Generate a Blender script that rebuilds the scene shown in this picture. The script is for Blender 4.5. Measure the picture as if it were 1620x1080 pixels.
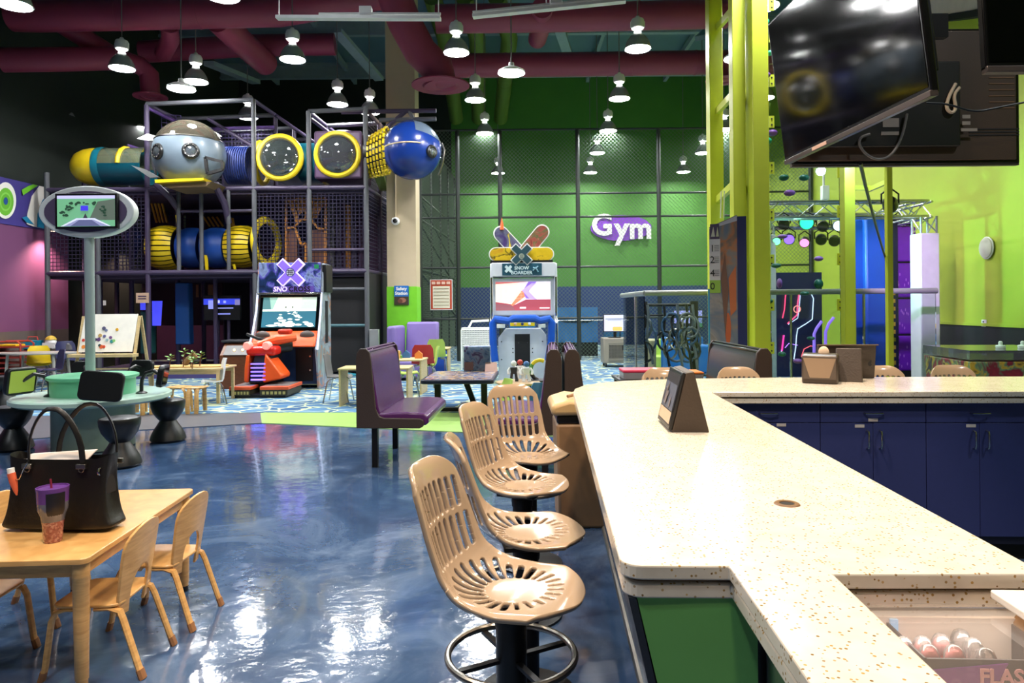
import bpy, math, random
import numpy as np
from mathutils import Vector, Matrix
R = math.radians
PI = math.pi
random.seed(7)
for o in list(bpy.data.objects):
    bpy.data.objects.remove(o)
scene = bpy.context.scene
COL = scene.collection

# ------------------------------------------------------------------ camera
FPX, HORIZ, CAMZ, ROLL = 1100.0, 482.6, 1.58, R(0.5)
cam_d = bpy.data.cameras.new('camera')
cam = bpy.data.objects.new('camera', cam_d)
COL.objects.link(cam)
cam_d.sensor_fit = 'HORIZONTAL'
cam_d.sensor_width = 36.0
cam_d.lens = FPX / 1620 * 36
cam_d.shift_y = -(540 - HORIZ) / 1620
cam_d.clip_start = 0.05
cam_d.clip_end = 200
RC = Vector((math.cos(ROLL), 0, -math.sin(ROLL)))
UC = Vector((math.sin(ROLL), 0, math.cos(ROLL)))
FC = Vector((0, 1, 0))
m = Matrix((RC, UC, -FC)).transposed().to_4x4()
m.translation = (0, 0, CAMZ)
cam.matrix_world = m
scene.camera = cam

# ------------------------------------------------------------------ world, exposure
w = bpy.data.worlds.new('world')
scene.world = w
w.use_nodes = True
w.node_tree.nodes['Background'].inputs[0].default_value = (0.55, 0.62, 0.75, 1)
w.node_tree.nodes['Background'].inputs[1].default_value = 0.02
scene.view_settings.view_transform = 'Standard'
scene.view_settings.look = 'None'
scene.view_settings.gamma = 1
scene.view_settings.exposure = 0.0
scene.view_settings.use_curve_mapping = False
LAMP_E = 250.0        # radiance of a high-bay lens


def area_light(name, loc, power, size, col, rot=(0, 0, 0), spread=180):
    d = bpy.data.lights.new(name, 'AREA')
    d.shape = 'DISK'
    d.size = size
    d.energy = power
    d.color = col
    d.spread = R(spread)
    o = bpy.data.objects.new(name, d)
    o.location = loc
    o.rotation_euler = rot
    COL.objects.link(o)
    return o


WARM = (1.0, 0.77, 0.56)
# warm downlights over the bar and the small tables (the ceiling above and behind the camera)
for k, (x, y, z, pw) in enumerate([(0.75, 2.0, 3.9, 46), (0.7, 3.6, 4.2, 56), (2.0, 4.9, 4.2, 56),
                                   (3.2, 5.0, 4.2, 34), (-1.9, 2.2, 3.8, 46), (0.2, 0.4, 3.8, 18),
                                   (-0.9, 4.6, 4.4, 22)]):
    area_light('bar_downlight', (x, y, z), pw, 0.22, WARM, spread=130)
# cool high-bay fixtures of the rows behind the camera
for k, (x, y) in enumerate([(-6.5, 9.2), (-3.2, 5.4), (3.4, 8.6), (-6.5, 3.0), (4.5, 1.5), (-1.2, 9.6), (-1.5, 0.2)]):
    area_light('high_bay_light', (x, y, 6.4), 95, 0.45, (0.90, 0.97, 1.0), spread=150)

# ------------------------------------------------------------------ pixel to world
def ray(x, y):
    u = (x - 810) / FPX
    v = (HORIZ - y) / FPX
    # the shifted lens keeps the axis level; roll turns about the image centre
    return FC + RC * u + UC * v


def D(x, y, d):                      # point at depth d
    r = ray(x, y)
    return Vector((0, 0, CAMZ)) + r * (d / r.y)


def F(x, y, h=0.0):                  # point on the level plane z = h
    r = ray(x, y)
    return Vector((0, 0, CAMZ)) + r * ((h - CAMZ) / r.z)


def S(px, d):                        # metres that px pixels span at depth d
    return px * d / FPX


TH = R(3.05)                          # the bar and the side walls run at this angle
AX = Vector((math.sin(TH), math.cos(TH), 0))
BX = Vector((math.cos(TH), -math.sin(TH), 0))


# ------------------------------------------------------------------ materials
def lin(c):
    return tuple((v / 255 / 12.92 if v / 255 <= 0.04045 else ((v / 255 + 0.055) / 1.055) ** 2.4) for v in c)


MATS = {}


def mat(name, rgb, rough=0.5, metal=0.0, var=0.12, scale=6.0, bump=0.0, bscale=60.0, emit=0.0, trans=0.0, coat=0.0, spec=0.5, rvar=0.0):
    if name in MATS:
        return MATS[name]
    m = bpy.data.materials.new(name)
    m.use_nodes = True
    nt = m.node_tree
    b = nt.nodes['Principled BSDF']
    c = lin(rgb)
    tc = nt.nodes.new('ShaderNodeTexCoord')
    nz = nt.nodes.new('ShaderNodeTexNoise')
    nz.inputs['Scale'].default_value = scale
    nz.inputs['Detail'].default_value = 3
    nt.links.new(tc.outputs['Object'], nz.inputs['Vector'])
    mx = nt.nodes.new('ShaderNodeMix')
    mx.data_type = 'RGBA'
    mx.inputs[6].default_value = (*[v * (1 - var) for v in c], 1)
    mx.inputs[7].default_value = (*[min(1, v * (1 + var)) for v in c], 1)
    nt.links.new(nz.outputs['Fac'], mx.inputs[0])
    nt.links.new(mx.outputs[2], b.inputs['Base Color'])
    b.inputs['Roughness'].default_value = rough
    b.inputs['Metallic'].default_value = metal
    b.inputs['Specular IOR Level'].default_value = spec
    b.inputs['Coat Weight'].default_value = coat
    b.inputs['Coat Roughness'].default_value = 0.05
    if emit:
        nt.links.new(mx.outputs[2], b.inputs['Emission Color'])
        b.inputs['Emission Strength'].default_value = emit
    if bump:
        n2 = nt.nodes.new('ShaderNodeTexNoise')
        n2.inputs['Scale'].default_value = bscale
        n2.inputs['Detail'].default_value = 4
        nt.links.new(tc.outputs['Object'], n2.inputs['Vector'])
        bp = nt.nodes.new('ShaderNodeBump')
        bp.inputs['Strength'].default_value = bump
        bp.inputs['Distance'].default_value = 0.02
        nt.links.new(n2.outputs['Fac'], bp.inputs['Height'])
        nt.links.new(bp.outputs['Normal'], b.inputs['Normal'])
    if rvar:
        mr = nt.nodes.new('ShaderNodeMapRange')
        mr.inputs['To Min'].default_value = max(0.01, rough - rvar)
        mr.inputs['To Max'].default_value = rough + rvar
        nt.links.new(nz.outputs['Fac'], mr.inputs['Value'])
        nt.links.new(mr.outputs[0], b.inputs['Roughness'])
    MATS[name] = m
    return m


def clear_mat(name, tint, gloss=0.08, rough=0.03, body=None, bodyw=0.0):
    """clear sheet plastic or glass: straight-through, tinted, with a gloss"""
    if name in MATS:
        return MATS[name]
    m = bpy.data.materials.new(name)
    m.use_nodes = True
    nt = m.node_tree
    out = nt.nodes['Material Output']
    nt.nodes.remove(nt.nodes['Principled BSDF'])
    t = nt.nodes.new('ShaderNodeBsdfTransparent')
    t.inputs[0].default_value = (*lin(tint), 1)
    g = nt.nodes.new('ShaderNodeBsdfGlossy')
    g.inputs['Roughness'].default_value = rough
    lw = nt.nodes.new('ShaderNodeFresnel')
    lw.inputs[0].default_value = 1.35
    ad = nt.nodes.new('ShaderNodeMath')
    ad.operation = 'ADD'
    ad.inputs[1].default_value = gloss
    nt.links.new(lw.outputs[0], ad.inputs[0])
    mx = nt.nodes.new('ShaderNodeMixShader')
    nt.links.new(ad.outputs[0], mx.inputs[0])
    src = t
    if body:
        df = nt.nodes.new('ShaderNodeBsdfDiffuse')
        df.inputs[0].default_value = (*lin(body), 1)
        m2 = nt.nodes.new('ShaderNodeMixShader')
        m2.inputs[0].default_value = bodyw
        nt.links.new(t.outputs[0], m2.inputs[1])
        nt.links.new(df.outputs[0], m2.inputs[2])
        src = m2
    nt.links.new(src.outputs[0], mx.inputs[1])
    nt.links.new(g.outputs[0], mx.inputs[2])
    nt.links.new(mx.outputs[0], out.inputs[0])
    MATS[name] = m
    return m


def nodes_mat(name):
    m = bpy.data.materials.new(name)
    m.use_nodes = True
    MATS[name] = m
    nt = m.node_tree
    return m, nt, nt.nodes['Principled BSDF']


def ramp(nt, stops):
    r = nt.nodes.new('ShaderNodeValToRGB')
    e = r.color_ramp.elements
    while len(e) < len(stops):
        e.new(0.5)
    for el, (p, c) in zip(e, stops):
        el.position = p
        el.color = (*lin(c), 1)
    return r


# glossy blue epoxy floor
def mk_epoxy():
    m, nt, b = nodes_mat('blue_epoxy')
    tc = nt.nodes.new('ShaderNodeTexCoord')
    n1 = nt.nodes.new('ShaderNodeTexNoise')
    n1.inputs['Scale'].default_value = 1.3
    n1.inputs['Detail'].default_value = 8
    n1.inputs['Roughness'].default_value = 0.65
    n1.inputs['Distortion'].default_value = 1.2
    nt.links.new(tc.outputs['Object'], n1.inputs['Vector'])
    r = ramp(nt, [(0.3, (46, 66, 98)), (0.5, (62, 88, 124)), (0.68, (102, 124, 156))])
    nt.links.new(n1.outputs['Fac'], r.inputs[0])
    nt.links.new(r.outputs[0], b.inputs['Base Color'])
    n2 = nt.nodes.new('ShaderNodeTexNoise')
    n2.inputs['Scale'].default_value = 5
    n2.inputs['Detail'].default_value = 5
    nt.links.new(tc.outputs['Object'], n2.inputs['Vector'])
    mr = nt.nodes.new('ShaderNodeMapRange')
    mr.inputs['To Min'].default_value = 0.05
    mr.inputs['To Max'].default_value = 0.17
    nt.links.new(n2.outputs['Fac'], mr.inputs['Value'])
    nt.links.new(mr.outputs[0], b.inputs['Roughness'])
    n3 = nt.nodes.new('ShaderNodeTexNoise')
    n3.inputs['Scale'].default_value = 9
    n3.inputs['Detail'].default_value = 3
    nt.links.new(tc.outputs['Object'], n3.inputs['Vector'])
    bp = nt.nodes.new('ShaderNodeBump')
    bp.inputs['Strength'].default_value = 0.10
    bp.inputs['Distance'].default_value = 0.03
    nt.links.new(n3.outputs['Fac'], bp.inputs['Height'])
    nt.links.new(bp.outputs['Normal'], b.inputs['Normal'])
    b.inputs['Specular IOR Level'].default_value = 0.75
    b.inputs['Coat Weight'].default_value = 0.35
    b.inputs['Coat Roughness'].default_value = 0.05
    return m


# blue carpet with pale wavy ripples
def mk_carpet():
    m, nt, b = nodes_mat('wave_carpet')
    tc = nt.nodes.new('ShaderNodeTexCoord')
    mp = nt.nodes.new('ShaderNodeMapping')
    mp.inputs['Scale'].default_value = (1.5, 2.0, 1)
    nt.links.new(tc.outputs['Object'], mp.inputs['Vector'])
    nz = nt.nodes.new('ShaderNodeTexNoise')
    nz.inputs['Scale'].default_value = 1.6
    nt.links.new(mp.outputs[0], nz.inputs['Vector'])
    vm = nt.nodes.new('ShaderNodeVectorMath')
    vm.operation = 'MULTIPLY_ADD'
    vm.inputs[1].default_value = (0.8, 0.8, 0)
    nt.links.new(nz.outputs['Color'], vm.inputs[0])
    nt.links.new(mp.outputs[0], vm.inputs[2])
    vo = nt.nodes.new('ShaderNodeTexVoronoi')
    vo.feature = 'DISTANCE_TO_EDGE'
    vo.inputs['Scale'].default_value = 1.7
    nt.links.new(vm.outputs[0], vo.inputs['Vector'])
    v2 = nt.nodes.new('ShaderNodeTexVoronoi')
    v2.inputs['Scale'].default_value = 1.7
    nt.links.new(vm.outputs[0], v2.inputs['Vector'])
    r1 = ramp(nt, [(0.0, (48, 80, 118)), (0.35, (70, 106, 144)), (0.7, (94, 132, 164)), (1.0, (116, 152, 178))])
    nt.links.new(v2.outputs['Color'], r1.inputs[0])
    r2 = ramp(nt, [(0.0, (255, 255, 255)), (0.03, (255, 255, 255)), (0.07, (0, 0, 0))])
    nt.links.new(vo.outputs['Distance'], r2.inputs[0])
    mx = nt.nodes.new('ShaderNodeMix')
    mx.data_type = 'RGBA'
    nt.links.new(r2.outputs[0], mx.inputs[0])
    nt.links.new(r1.outputs[0], mx.inputs[6])
    mx.inputs[7].default_value = (*lin((190, 200, 160)), 1)
    nt.links.new(mx.outputs[2], b.inputs['Base Color'])
    b.inputs['Roughness'].default_value = 0.95
    b.inputs['Specular IOR Level'].default_value = 0.1
    return m


# cream quartz with small brown and ochre chips
def mk_quartz():
    m, nt, b = nodes_mat('cream_quartz')
    tc = nt.nodes.new('ShaderNodeTexCoord')
    vo = nt.nodes.new('ShaderNodeTexVoronoi')
    vo.inputs['Scale'].default_value = 120
    nt.links.new(tc.outputs['Object'], vo.inputs['Vector'])
    sp = nt.nodes.new('ShaderNodeSeparateColor')
    nt.links.new(vo.outputs['Color'], sp.inputs[0])
    gt = nt.nodes.new('ShaderNodeMath')
    gt.operation = 'GREATER_THAN'
    gt.inputs[1].default_value = 0.72
    nt.links.new(sp.outputs[0], gt.inputs[0])
    lt = nt.nodes.new('ShaderNodeMath')
    lt.operation = 'LESS_THAN'
    lt.inputs[1].default_value = 0.34
    nt.links.new(vo.outputs['Distance'], lt.inputs[0])
    ml = nt.nodes.new('ShaderNodeMath')
    ml.operation = 'MULTIPLY'
    nt.links.new(gt.outputs[0], ml.inputs[0])
    nt.links.new(lt.outputs[0], ml.inputs[1])
    r = ramp(nt, [(0.0, (120, 92, 52)), (0.4, (188, 150, 84)), (0.75, (150, 128, 100)), (1.0, (206, 176, 120))])
    nt.links.new(sp.outputs[1], r.inputs[0])
    nz = nt.nodes.new('ShaderNodeTexNoise')
    nz.inputs['Scale'].default_value = 14
    nz.inputs['Detail'].default_value = 4
    nt.links.new(tc.outputs['Object'], nz.inputs['Vector'])
    r0 = ramp(nt, [(0.3, (212, 202, 186)), (0.7, (226, 217, 202))])
    nt.links.new(nz.outputs['Fac'], r0.inputs[0])
    mx = nt.nodes.new('ShaderNodeMix')
    mx.data_type = 'RGBA'
    nt.links.new(ml.outputs[0], mx.inputs[0])
    nt.links.new(r0.outputs[0], mx.inputs[6])
    nt.links.new(r.outputs[0], mx.inputs[7])
    nt.links.new(mx.outputs[2], b.inputs['Base Color'])
    b.inputs['Roughness'].default_value = 0.16
    return m


def mk_wood(name, c1, c2, rough=0.35, scale=(2, 2, 14)):
    m, nt, b = nodes_mat(name)
    tc = nt.nodes.new('ShaderNodeTexCoord')
    mp = nt.nodes.new('ShaderNodeMapping')
    mp.inputs['Scale'].default_value = scale
    nt.links.new(tc.outputs['Object'], mp.inputs['Vector'])
    nz = nt.nodes.new('ShaderNodeTexNoise')
    nz.inputs['Scale'].default_value = 5
    nz.inputs['Detail'].default_value = 6
    nz.inputs['Distortion'].default_value = 0.6
    nt.links.new(mp.outputs[0], nz.inputs['Vector'])
    r = ramp(nt, [(0.3, c1), (0.7, c2)])
    nt.links.new(nz.outputs['Fac'], r.inputs[0])
    nt.links.new(r.outputs[0], b.inputs['Base Color'])
    b.inputs['Roughness'].default_value = rough
    return m


def mk_art(name, stops, scale=4.0, rough=0.35, emit=0.0, dist=2.0, detail=4):
    """printed artwork: swirling bands of several colours"""
    m, nt, b = nodes_mat(name)
    tc = nt.nodes.new('ShaderNodeTexCoord')
    nz = nt.nodes.new('ShaderNodeTexNoise')
    nz.inputs['Scale'].default_value = scale
    nz.inputs['Detail'].default_value = detail
    nz.inputs['Distortion'].default_value = dist
    nt.links.new(tc.outputs['Object'], nz.inputs['Vector'])
    r = ramp(nt, stops)
    nt.links.new(nz.outputs['Fac'], r.inputs[0])
    nt.links.new(r.outputs[0], b.inputs['Base Color'])
    b.inputs['Roughness'].default_value = rough
    if emit:
        nt.links.new(r.outputs[0], b.inputs['Emission Color'])
        b.inputs['Emission Strength'].default_value = emit
    return m


mk_epoxy(); mk_carpet(); mk_quartz()
mk_wood('maple', (196, 148, 88), (222, 176, 112), 0.28)
mk_wood('pale_wood', (196, 170, 120), (216, 192, 142), 0.4)
mk_wood('dark_wood', (92, 50, 26), (120, 68, 36), 0.4)
mat('black_metal', (16, 15, 15), 0.4, 0.3)
mat('black_plastic', (18, 18, 19), 0.38)
mat('black_gloss', (8, 9, 10), 0.06, coat=0.5)
mat('chrome', (190, 190, 188), 0.18, 1.0, var=0.03)
mat('steel', (150, 146, 138), 0.3, 1.0, var=0.06)
mat('white_paint', (226, 226, 224), 0.4)
mat('white_plastic', (236, 236, 234), 0.35, var=0.03)
mat('lime_paint', (204, 212, 66), 0.35, var=0.06)
mat('lime_plastic', (176, 206, 92), 0.45)
mat('tan_plastic', (172, 149, 124), 0.16, var=0.04, coat=0.4)
mat('purple_vinyl', (84, 36, 96), 0.22, var=0.1, bump=0.05, bscale=14)
mat('brown_vinyl', (58, 46, 40), 0.5, bump=0.1, bscale=90)
mat('lavender_vinyl', (122, 104, 168), 0.42, var=0.08, bump=0.05, bscale=10)
mat('navy_laminate', (46, 54, 108), 0.55, var=0.08, scale=30)
mat('blue_vinyl', (24, 104, 176), 0.4)
mat('royal_pad', (20, 70, 168), 0.45)
mat('purple_pad', (126, 34, 196), 0.4)
mat('yellow_plastic', (226, 196, 30), 0.35)
mat('orange_plastic', (236, 88, 26), 0.35)
mat('red_plastic', (190, 44, 40), 0.35)
mat('teal_plastic', (22, 110, 128), 0.3)
mat('blue_plastic', (18, 50, 128), 0.25, var=0.2, scale=3)
mat('grey_plastic', (104, 118, 130), 0.3)
mat('dark_grey', (52, 52, 56), 0.5)
mat('mid_grey', (110, 108, 108), 0.5)
mat('purple_foam', (78, 60, 100), 0.6)
mat('grey_foam', (74, 74, 82), 0.6)
mat('mint_laminate', (186, 212, 196), 0.25, var=0.05)
mat('maroon_duct', (136, 50, 76), 0.5, 0.0, var=0.1, scale=2)
mat('beam_grey', (140, 160, 170), 0.6)
mat('cream_paint', (196, 178, 148), 0.6, var=0.05)
mat('lime_wall', (168, 186, 58), 0.6, var=0.06, scale=2)
mat('column_lime', (120, 204, 40), 0.5)
mat('gym_green', (76, 136, 52), 0.65, var=0.08, scale=1.5)
mat('gym_blue', (38, 60, 112), 0.7, var=0.1)
mat('black_wall', (34, 42, 36), 0.8)
mat('purple_wall', (112, 66, 104), 0.6, var=0.08, scale=1)
mat('silver_paint', (150, 152, 152), 0.35, 0.4)
mat('alu', (206, 208, 208), 0.25, 0.9, var=0.03)
mat('white_fabric', (214, 216, 218), 0.7, bump=0.2, bscale=9)
mat('lens_white', (255, 255, 255), 0.4, var=0, emit=LAMP_E)
mat('lens_dim', (255, 255, 255), 0.4, var=0, emit=9.0)
mat('reflector_grey', (168, 172, 168), 0.22, 0.35, var=0.05)
mat('clear_dome', (255, 255, 255), 0.4) if False else None
clear_mat('clear_sheet', (240, 246, 244), 0.0)
clear_mat('smoke_dome', (150, 146, 132), 0.12, body=(120, 112, 96), bodyw=0.25)
clear_mat('lamp_glass', (225, 228, 226), 0.2, body=(200, 204, 202), bodyw=0.25, rough=0.15)
clear_mat('freezer_glass', (232, 226, 222), 0.02, body=(240, 226, 216), bodyw=0.10)
clear_mat('cup_plastic', (236, 232, 232), 0.1, body=(240, 240, 240), bodyw=0.2)
M = MATS


# ------------------------------------------------------------------ mesh builder
class MB:
    def __init__(s):
        s.v, s.f, s.m = [], [], []

    def add(s, vs, fs, mi=0):
        n = len(s.v)
        s.v += [tuple(p) for p in vs]
        s.f += [tuple(i + n for i in f) for f in fs]
        s.m += [mi] * len(fs)
        return s

    def box(s, c, d, rz=0.0, rx=0.0, ry=0.0, taper=1.0, mi=0):
        hx, hy, hz = d[0] / 2, d[1] / 2, d[2] / 2
        vs = []
        mt = Matrix.Rotation(rz, 3, 'Z') @ Matrix.Rotation(ry, 3, 'Y') @ Matrix.Rotation(rx, 3, 'X') if (rz or rx or ry) else None
        for z in (-1, 1):
            t = taper if z > 0 else 1.0
            for x, y in ((-1, -1), (1, -1), (1, 1), (-1, 1)):
                p = Vector((x * hx * t, y * hy * t, z * hz))
                if mt:
                    p = mt @ p
                vs.append(p + Vector(c))
        return s.add(vs, [(3, 2, 1, 0), (4, 5, 6, 7), (0, 1, 5, 4), (1, 2, 6, 5), (2, 3, 7, 6), (3, 0, 4, 7)], mi)

    def bb(s, x0, x1, y0, y1, z0, z1, mi=0):
        return s.box(((x0 + x1) / 2, (y0 + y1) / 2, (z0 + z1) / 2), (abs(x1 - x0), abs(y1 - y0), abs(z1 - z0)), mi=mi)

    def tube(s, a, b, r, n=10, r2=None, caps=True, mi=0):
        a, b = Vector(a), Vector(b)
        r2 = r if r2 is None else r2
        d = (b - a).normalized()
        q = d.to_track_quat('Z', 'Y')
        vs = []
        for p, rr in ((a, r), (b, r2)):
            for i in range(n):
                t = 2 * PI * i / n
                vs.append(p + q @ Vector((math.cos(t) * rr, math.sin(t) * rr, 0)))
        fs = [(i, (i + 1) % n, n + (i + 1) % n, n + i) for i in range(n)]
        if caps:
            fs += [tuple(range(n - 1, -1, -1)), tuple(range(n, 2 * n))]
        return s.add(vs, fs, mi)

    def bar(s, a, b, w, h=None, up=(0, 0, 1), mi=0):
        """rectangular bar from a to b; w across, h along up"""
        a, b = Vector(a), Vector(b)
        h = w if h is None else h
        d = (b - a).normalized()
        u = Vector(up)
        if abs(d.dot(u)) > 0.98:
            u = Vector((0, 1, 0))
        sx = d.cross(u).normalized()
        u = sx.cross(d).normalized()
        vs = []
        for p in (a, b):
            for i, j in ((-1, -1), (1, -1), (1, 1), (-1, 1)):
                vs.append(p + sx * (i * w / 2) + u * (j * h / 2))
        return s.add(vs, [(3, 2, 1, 0), (4, 5, 6, 7), (0, 1, 5, 4), (1, 2, 6, 5), (2, 3, 7, 6), (3, 0, 4, 7)], mi)

    def path(s, pts, r, n=8, closed=False, mi=0, flat=None):
        pts = [Vector(p) for p in pts]
        k = len(pts)
        rs = r if isinstance(r, (list, tuple)) else [r] * k
        vs = []
        ref = Vector((0, 0, 1))
        prev = None
        for i, p in enumerate(pts):
            if closed:
                t = pts[(i + 1) % k] - pts[i - 1]
            else:
                t = pts[min(i + 1, k - 1)] - pts[max(i - 1, 0)]
            t.normalize()
            if prev is None:
                x = t.cross(ref)
                if x.length < 1e-3:
                    x = t.cross(Vector((0, 1, 0)))
                x.normalize()
            else:
                x = (prev - t * prev.dot(t)).normalized()
            prev = x
            y = t.cross(x).normalized()
            for j in range(n):
                a = 2 * PI * j / n
                if flat:
                    vs.append(p + x * math.cos(a) * flat[0] + y * math.sin(a) * flat[1])
                else:
                    vs.append(p + x * math.cos(a) * rs[i] + y * math.sin(a) * rs[i])
        fs = []
        for i in range(k if closed else k - 1):
            b0, b1 = i * n, ((i + 1) % k) * n
            for j in range(n):
                fs.append((b0 + j, b0 + (j + 1) % n, b1 + (j + 1) % n, b1 + j))
        if not closed:
            fs += [tuple(range(n - 1, -1, -1)), tuple(range((k - 1) * n, k * n))]
        return s.add(vs, fs, mi)

    def lathe(s, prof, n=24, c=(0, 0, 0), axis='Z', a0=0.0, a1=2 * PI, mi=0):
        vs = []
        full = abs(a1 - a0 - 2 * PI) < 1e-6
        k = n if full else n + 1
        for r, z in prof:
            for i in range(k):
                t = a0 + (a1 - a0) * i / n
                p = (r * math.cos(t), r * math.sin(t), z)
                if axis == 'Y':
                    p = (p[0], p[2], p[1])
                elif axis == 'X':
                    p = (p[2], p[0], p[1])
                vs.append((p[0] + c[0], p[1] + c[1], p[2] + c[2]))
        fs = []
        for j in range(len(prof) - 1):
            for i in range(k if full else k - 1):
                i2 = (i + 1) % k
                f = (j * k + i, j * k + i2, (j + 1) * k + i2, (j + 1) * k + i)
                fs.append(f if axis != 'Y' else f[::-1])
        return s.add(vs, fs, mi)

    def disc(s, c, r, n=20, axis='Z', mi=0, ry=None):
        vs = []
        ry = ry or r
        for i in range(n):
            t = 2 * PI * i / n
            a, b = r * math.cos(t), ry * math.sin(t)
            p = (a, b, 0) if axis == 'Z' else ((a, 0, b) if axis == 'Y' else (0, a, b))
            vs.append((p[0] + c[0], p[1] + c[1], p[2] + c[2]))
        return s.add(vs, [tuple(range(n))], mi)

    def prism(s, pts, vec, mi=0):
        """planar polygon (3d points) extruded by vec"""
        n = len(pts)
        vec = Vector(vec)
        vs = [Vector(p) for p in pts] + [Vector(p) + vec for p in pts]
        fs = [tuple(range(n - 1, -1, -1)), tuple(range(n, 2 * n))] + [(i, (i + 1) % n, n + (i + 1) % n, n + i) for i in range(n)]
        return s.add(vs, fs, mi)

    def poly_xz(s, pts, y0, y1, mi=0):
        return s.prism([(a, y0, b) for a, b in pts], (0, y1 - y0, 0), mi)

    def poly_yz(s, pts, x0, x1, mi=0):
        return s.prism([(x0, a, b) for a, b in pts], (x1 - x0, 0, 0), mi)

    def poly_xy(s, pts, z0, z1, mi=0):
        return s.prism([(a, b, z0) for a, b in pts], (0, 0, z1 - z0), mi)

    def sphere(s, c, r, nu=20, nv=12, sc=(1, 1, 1), v0=-PI / 2, v1=PI / 2, mi=0):
        prof = [(math.cos(v0 + (v1 - v0) * i / nv), math.sin(v0 + (v1 - v0) * i / nv)) for i in range(nv + 1)]
        vs = []
        for cr, sz in prof:
            for i in range(nu):
                t = 2 * PI * i / nu
                vs.append((c[0] + r * sc[0] * cr * math.cos(t), c[1] + r * sc[1] * cr * math.sin(t), c[2] + r * sc[2] * sz))
        fs = []
        for j in range(nv):
            for i in range(nu):
                i2 = (i + 1) % nu
                fs.append((j * nu + i, j * nu + i2, (j + 1) * nu + i2, (j + 1) * nu + i))
        return s.add(vs, fs, mi)

    def torus(s, c, Rr, r, axis='Z', n=24, k=8, mi=0):
        pts = []
        for i in range(n):
            t = 2 * PI * i / n
            a, b = Rr * math.cos(t), Rr * math.sin(t)
            p = (a, b, 0) if axis == 'Z' else ((a, 0, b) if axis == 'Y' else (0, a, b))
            pts.append((p[0] + c[0], p[1] + c[1], p[2] + c[2]))
        return s.path(pts, r, k, closed=True, mi=mi)

    def quad(s, a, b, c, d, mi=0):
        return s.add([a, b, c, d], [(0, 1, 2, 3)], mi)

    def mesh(s, name, mats):
        me = bpy.data.meshes.new(name)
        me.from_pydata([tuple(v) for v in s.v], [], s.f)
        for mm in mats:
            me.materials.append(mm)
        if len(mats) > 1:
            me.polygons.foreach_set('material_index', s.m)
        return me


def finish(me, smooth=True, ang=35):
    if smooth and len(me.polygons):
        me.polygons.foreach_set('use_smooth', [True] * len(me.polygons))
        me.set_sharp_from_angle(angle=R(ang))
    me.update()


def part(name, mb, mt, parent=None, bevel=0.0, smooth=True, label=None, seg=2, kind=None):
    mts = mt if isinstance(mt, (list, tuple)) else [mt]
    mts = [M[x] if isinstance(x, str) else x for x in mts]
    me = mb.mesh(name, mts)
    finish(me, smooth)
    o = bpy.data.objects.new(name, me)
    COL.objects.link(o)
    if parent is not None:
        o.parent = parent
    if bevel:
        bv = o.modifiers.new('bevel', 'BEVEL')
        bv.width = bevel
        bv.segments = seg
        bv.limit_method = 'ANGLE'
        bv.angle_limit = R(40)
    if label:
        o['label'] = label
    if kind:
        o['kind'] = kind
    return o


def thing(name, label, cat, loc=(0, 0, 0), rz=0.0, group=None):
    o = bpy.data.objects.new(name, None)
    o.empty_display_size = 0.1
    COL.objects.link(o)
    o.location = loc
    o.rotation_euler = (0, 0, rz)
    o['label'] = label
    o['category'] = cat
    if group:
        o['group'] = group
    return o


def tag(o, label, cat, group=None):
    o['label'] = label
    o['category'] = cat
    if group:
        o['group'] = group
    return o


def struct(name, mb, mt, parent=None, label=None, bevel=0.0):
    o = part(name, mb, mt, parent, bevel=bevel, smooth=False)
    if parent is None:
        o['kind'] = 'structure'
    if label:
        o['label'] = label
    return o


def dup(root, loc=None, rz=None, label=None, group=None, parent=None):
    c = root.copy()
    COL.objects.link(c)
    if parent is not None:
        c.parent = parent
    if loc is not None:
        c.location = loc
    if rz is not None:
        c.rotation_euler = (0, 0, rz)
    if label:
        c['label'] = label
    if group:
        c['group'] = group
    for ch in [o for o in KIDS(root)]:
        dup(ch, parent=c)
    return c


def KIDS(root):
    return [o for o in COL.objects if o.parent == root]


def ell(cx, cy, rx, ry, n=24, a0=0.0, a1=2 * PI):
    full = abs(a1 - a0 - 2 * PI) < 1e-6
    k = n if full else n + 1
    return [(cx + rx * math.cos(a0 + (a1 - a0) * i / n), cy + ry * math.sin(a0 + (a1 - a0) * i / n)) for i in range(k)]


def rr(x0, y0, x1, y1, r=0.0, n=4):
    if r <= 0:
        return [(x0, y0), (x1, y0), (x1, y1), (x0, y1)]
    out = []
    for cx, cy, a in ((x1 - r, y0 + r, -PI / 2), (x1 - r, y1 - r, 0), (x0 + r, y1 - r, PI / 2), (x0 + r, y0 + r, PI)):
        for i in range(n + 1):
            t = a + PI / 2 * i / n
            out.append((cx + r * math.cos(t), cy + r * math.sin(t)))
    return out


def smat(rgb, emit=0.0, rough=0.5):
    nm = 'ink_%d_%d_%d' % tuple(rgb) + ('_lit%g' % emit if emit else '')
    return mat(nm, rgb, rough, var=0.03, emit=emit)


def decal(name, parent, O, U, V, layers, eps=0.0015, label=None, emit=0.0, th=0.001):
    """flat print: layered polygons (2d in metres along U and V from O), each a hair above the last; layers = [(pts, rgb or material)]"""
    O, U, V = Vector(O), Vector(U).normalized(), Vector(V).normalized()
    N = U.cross(V)
    mb, mts, idx = MB(), [], {}
    for k, (pts, c) in enumerate(layers):
        mm = c if isinstance(c, bpy.types.Material) else smat(c, emit)
        if mm.name not in idx:
            idx[mm.name] = len(mts)
            mts.append(mm)
        ps = [O + U * a + V * b + N * (eps * (k + 1)) for a, b in pts]
        mb.add(ps, [tuple(range(len(ps)))], idx[mm.name])
    return part(name, mb, mts, parent, smooth=False, label=label)


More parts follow.
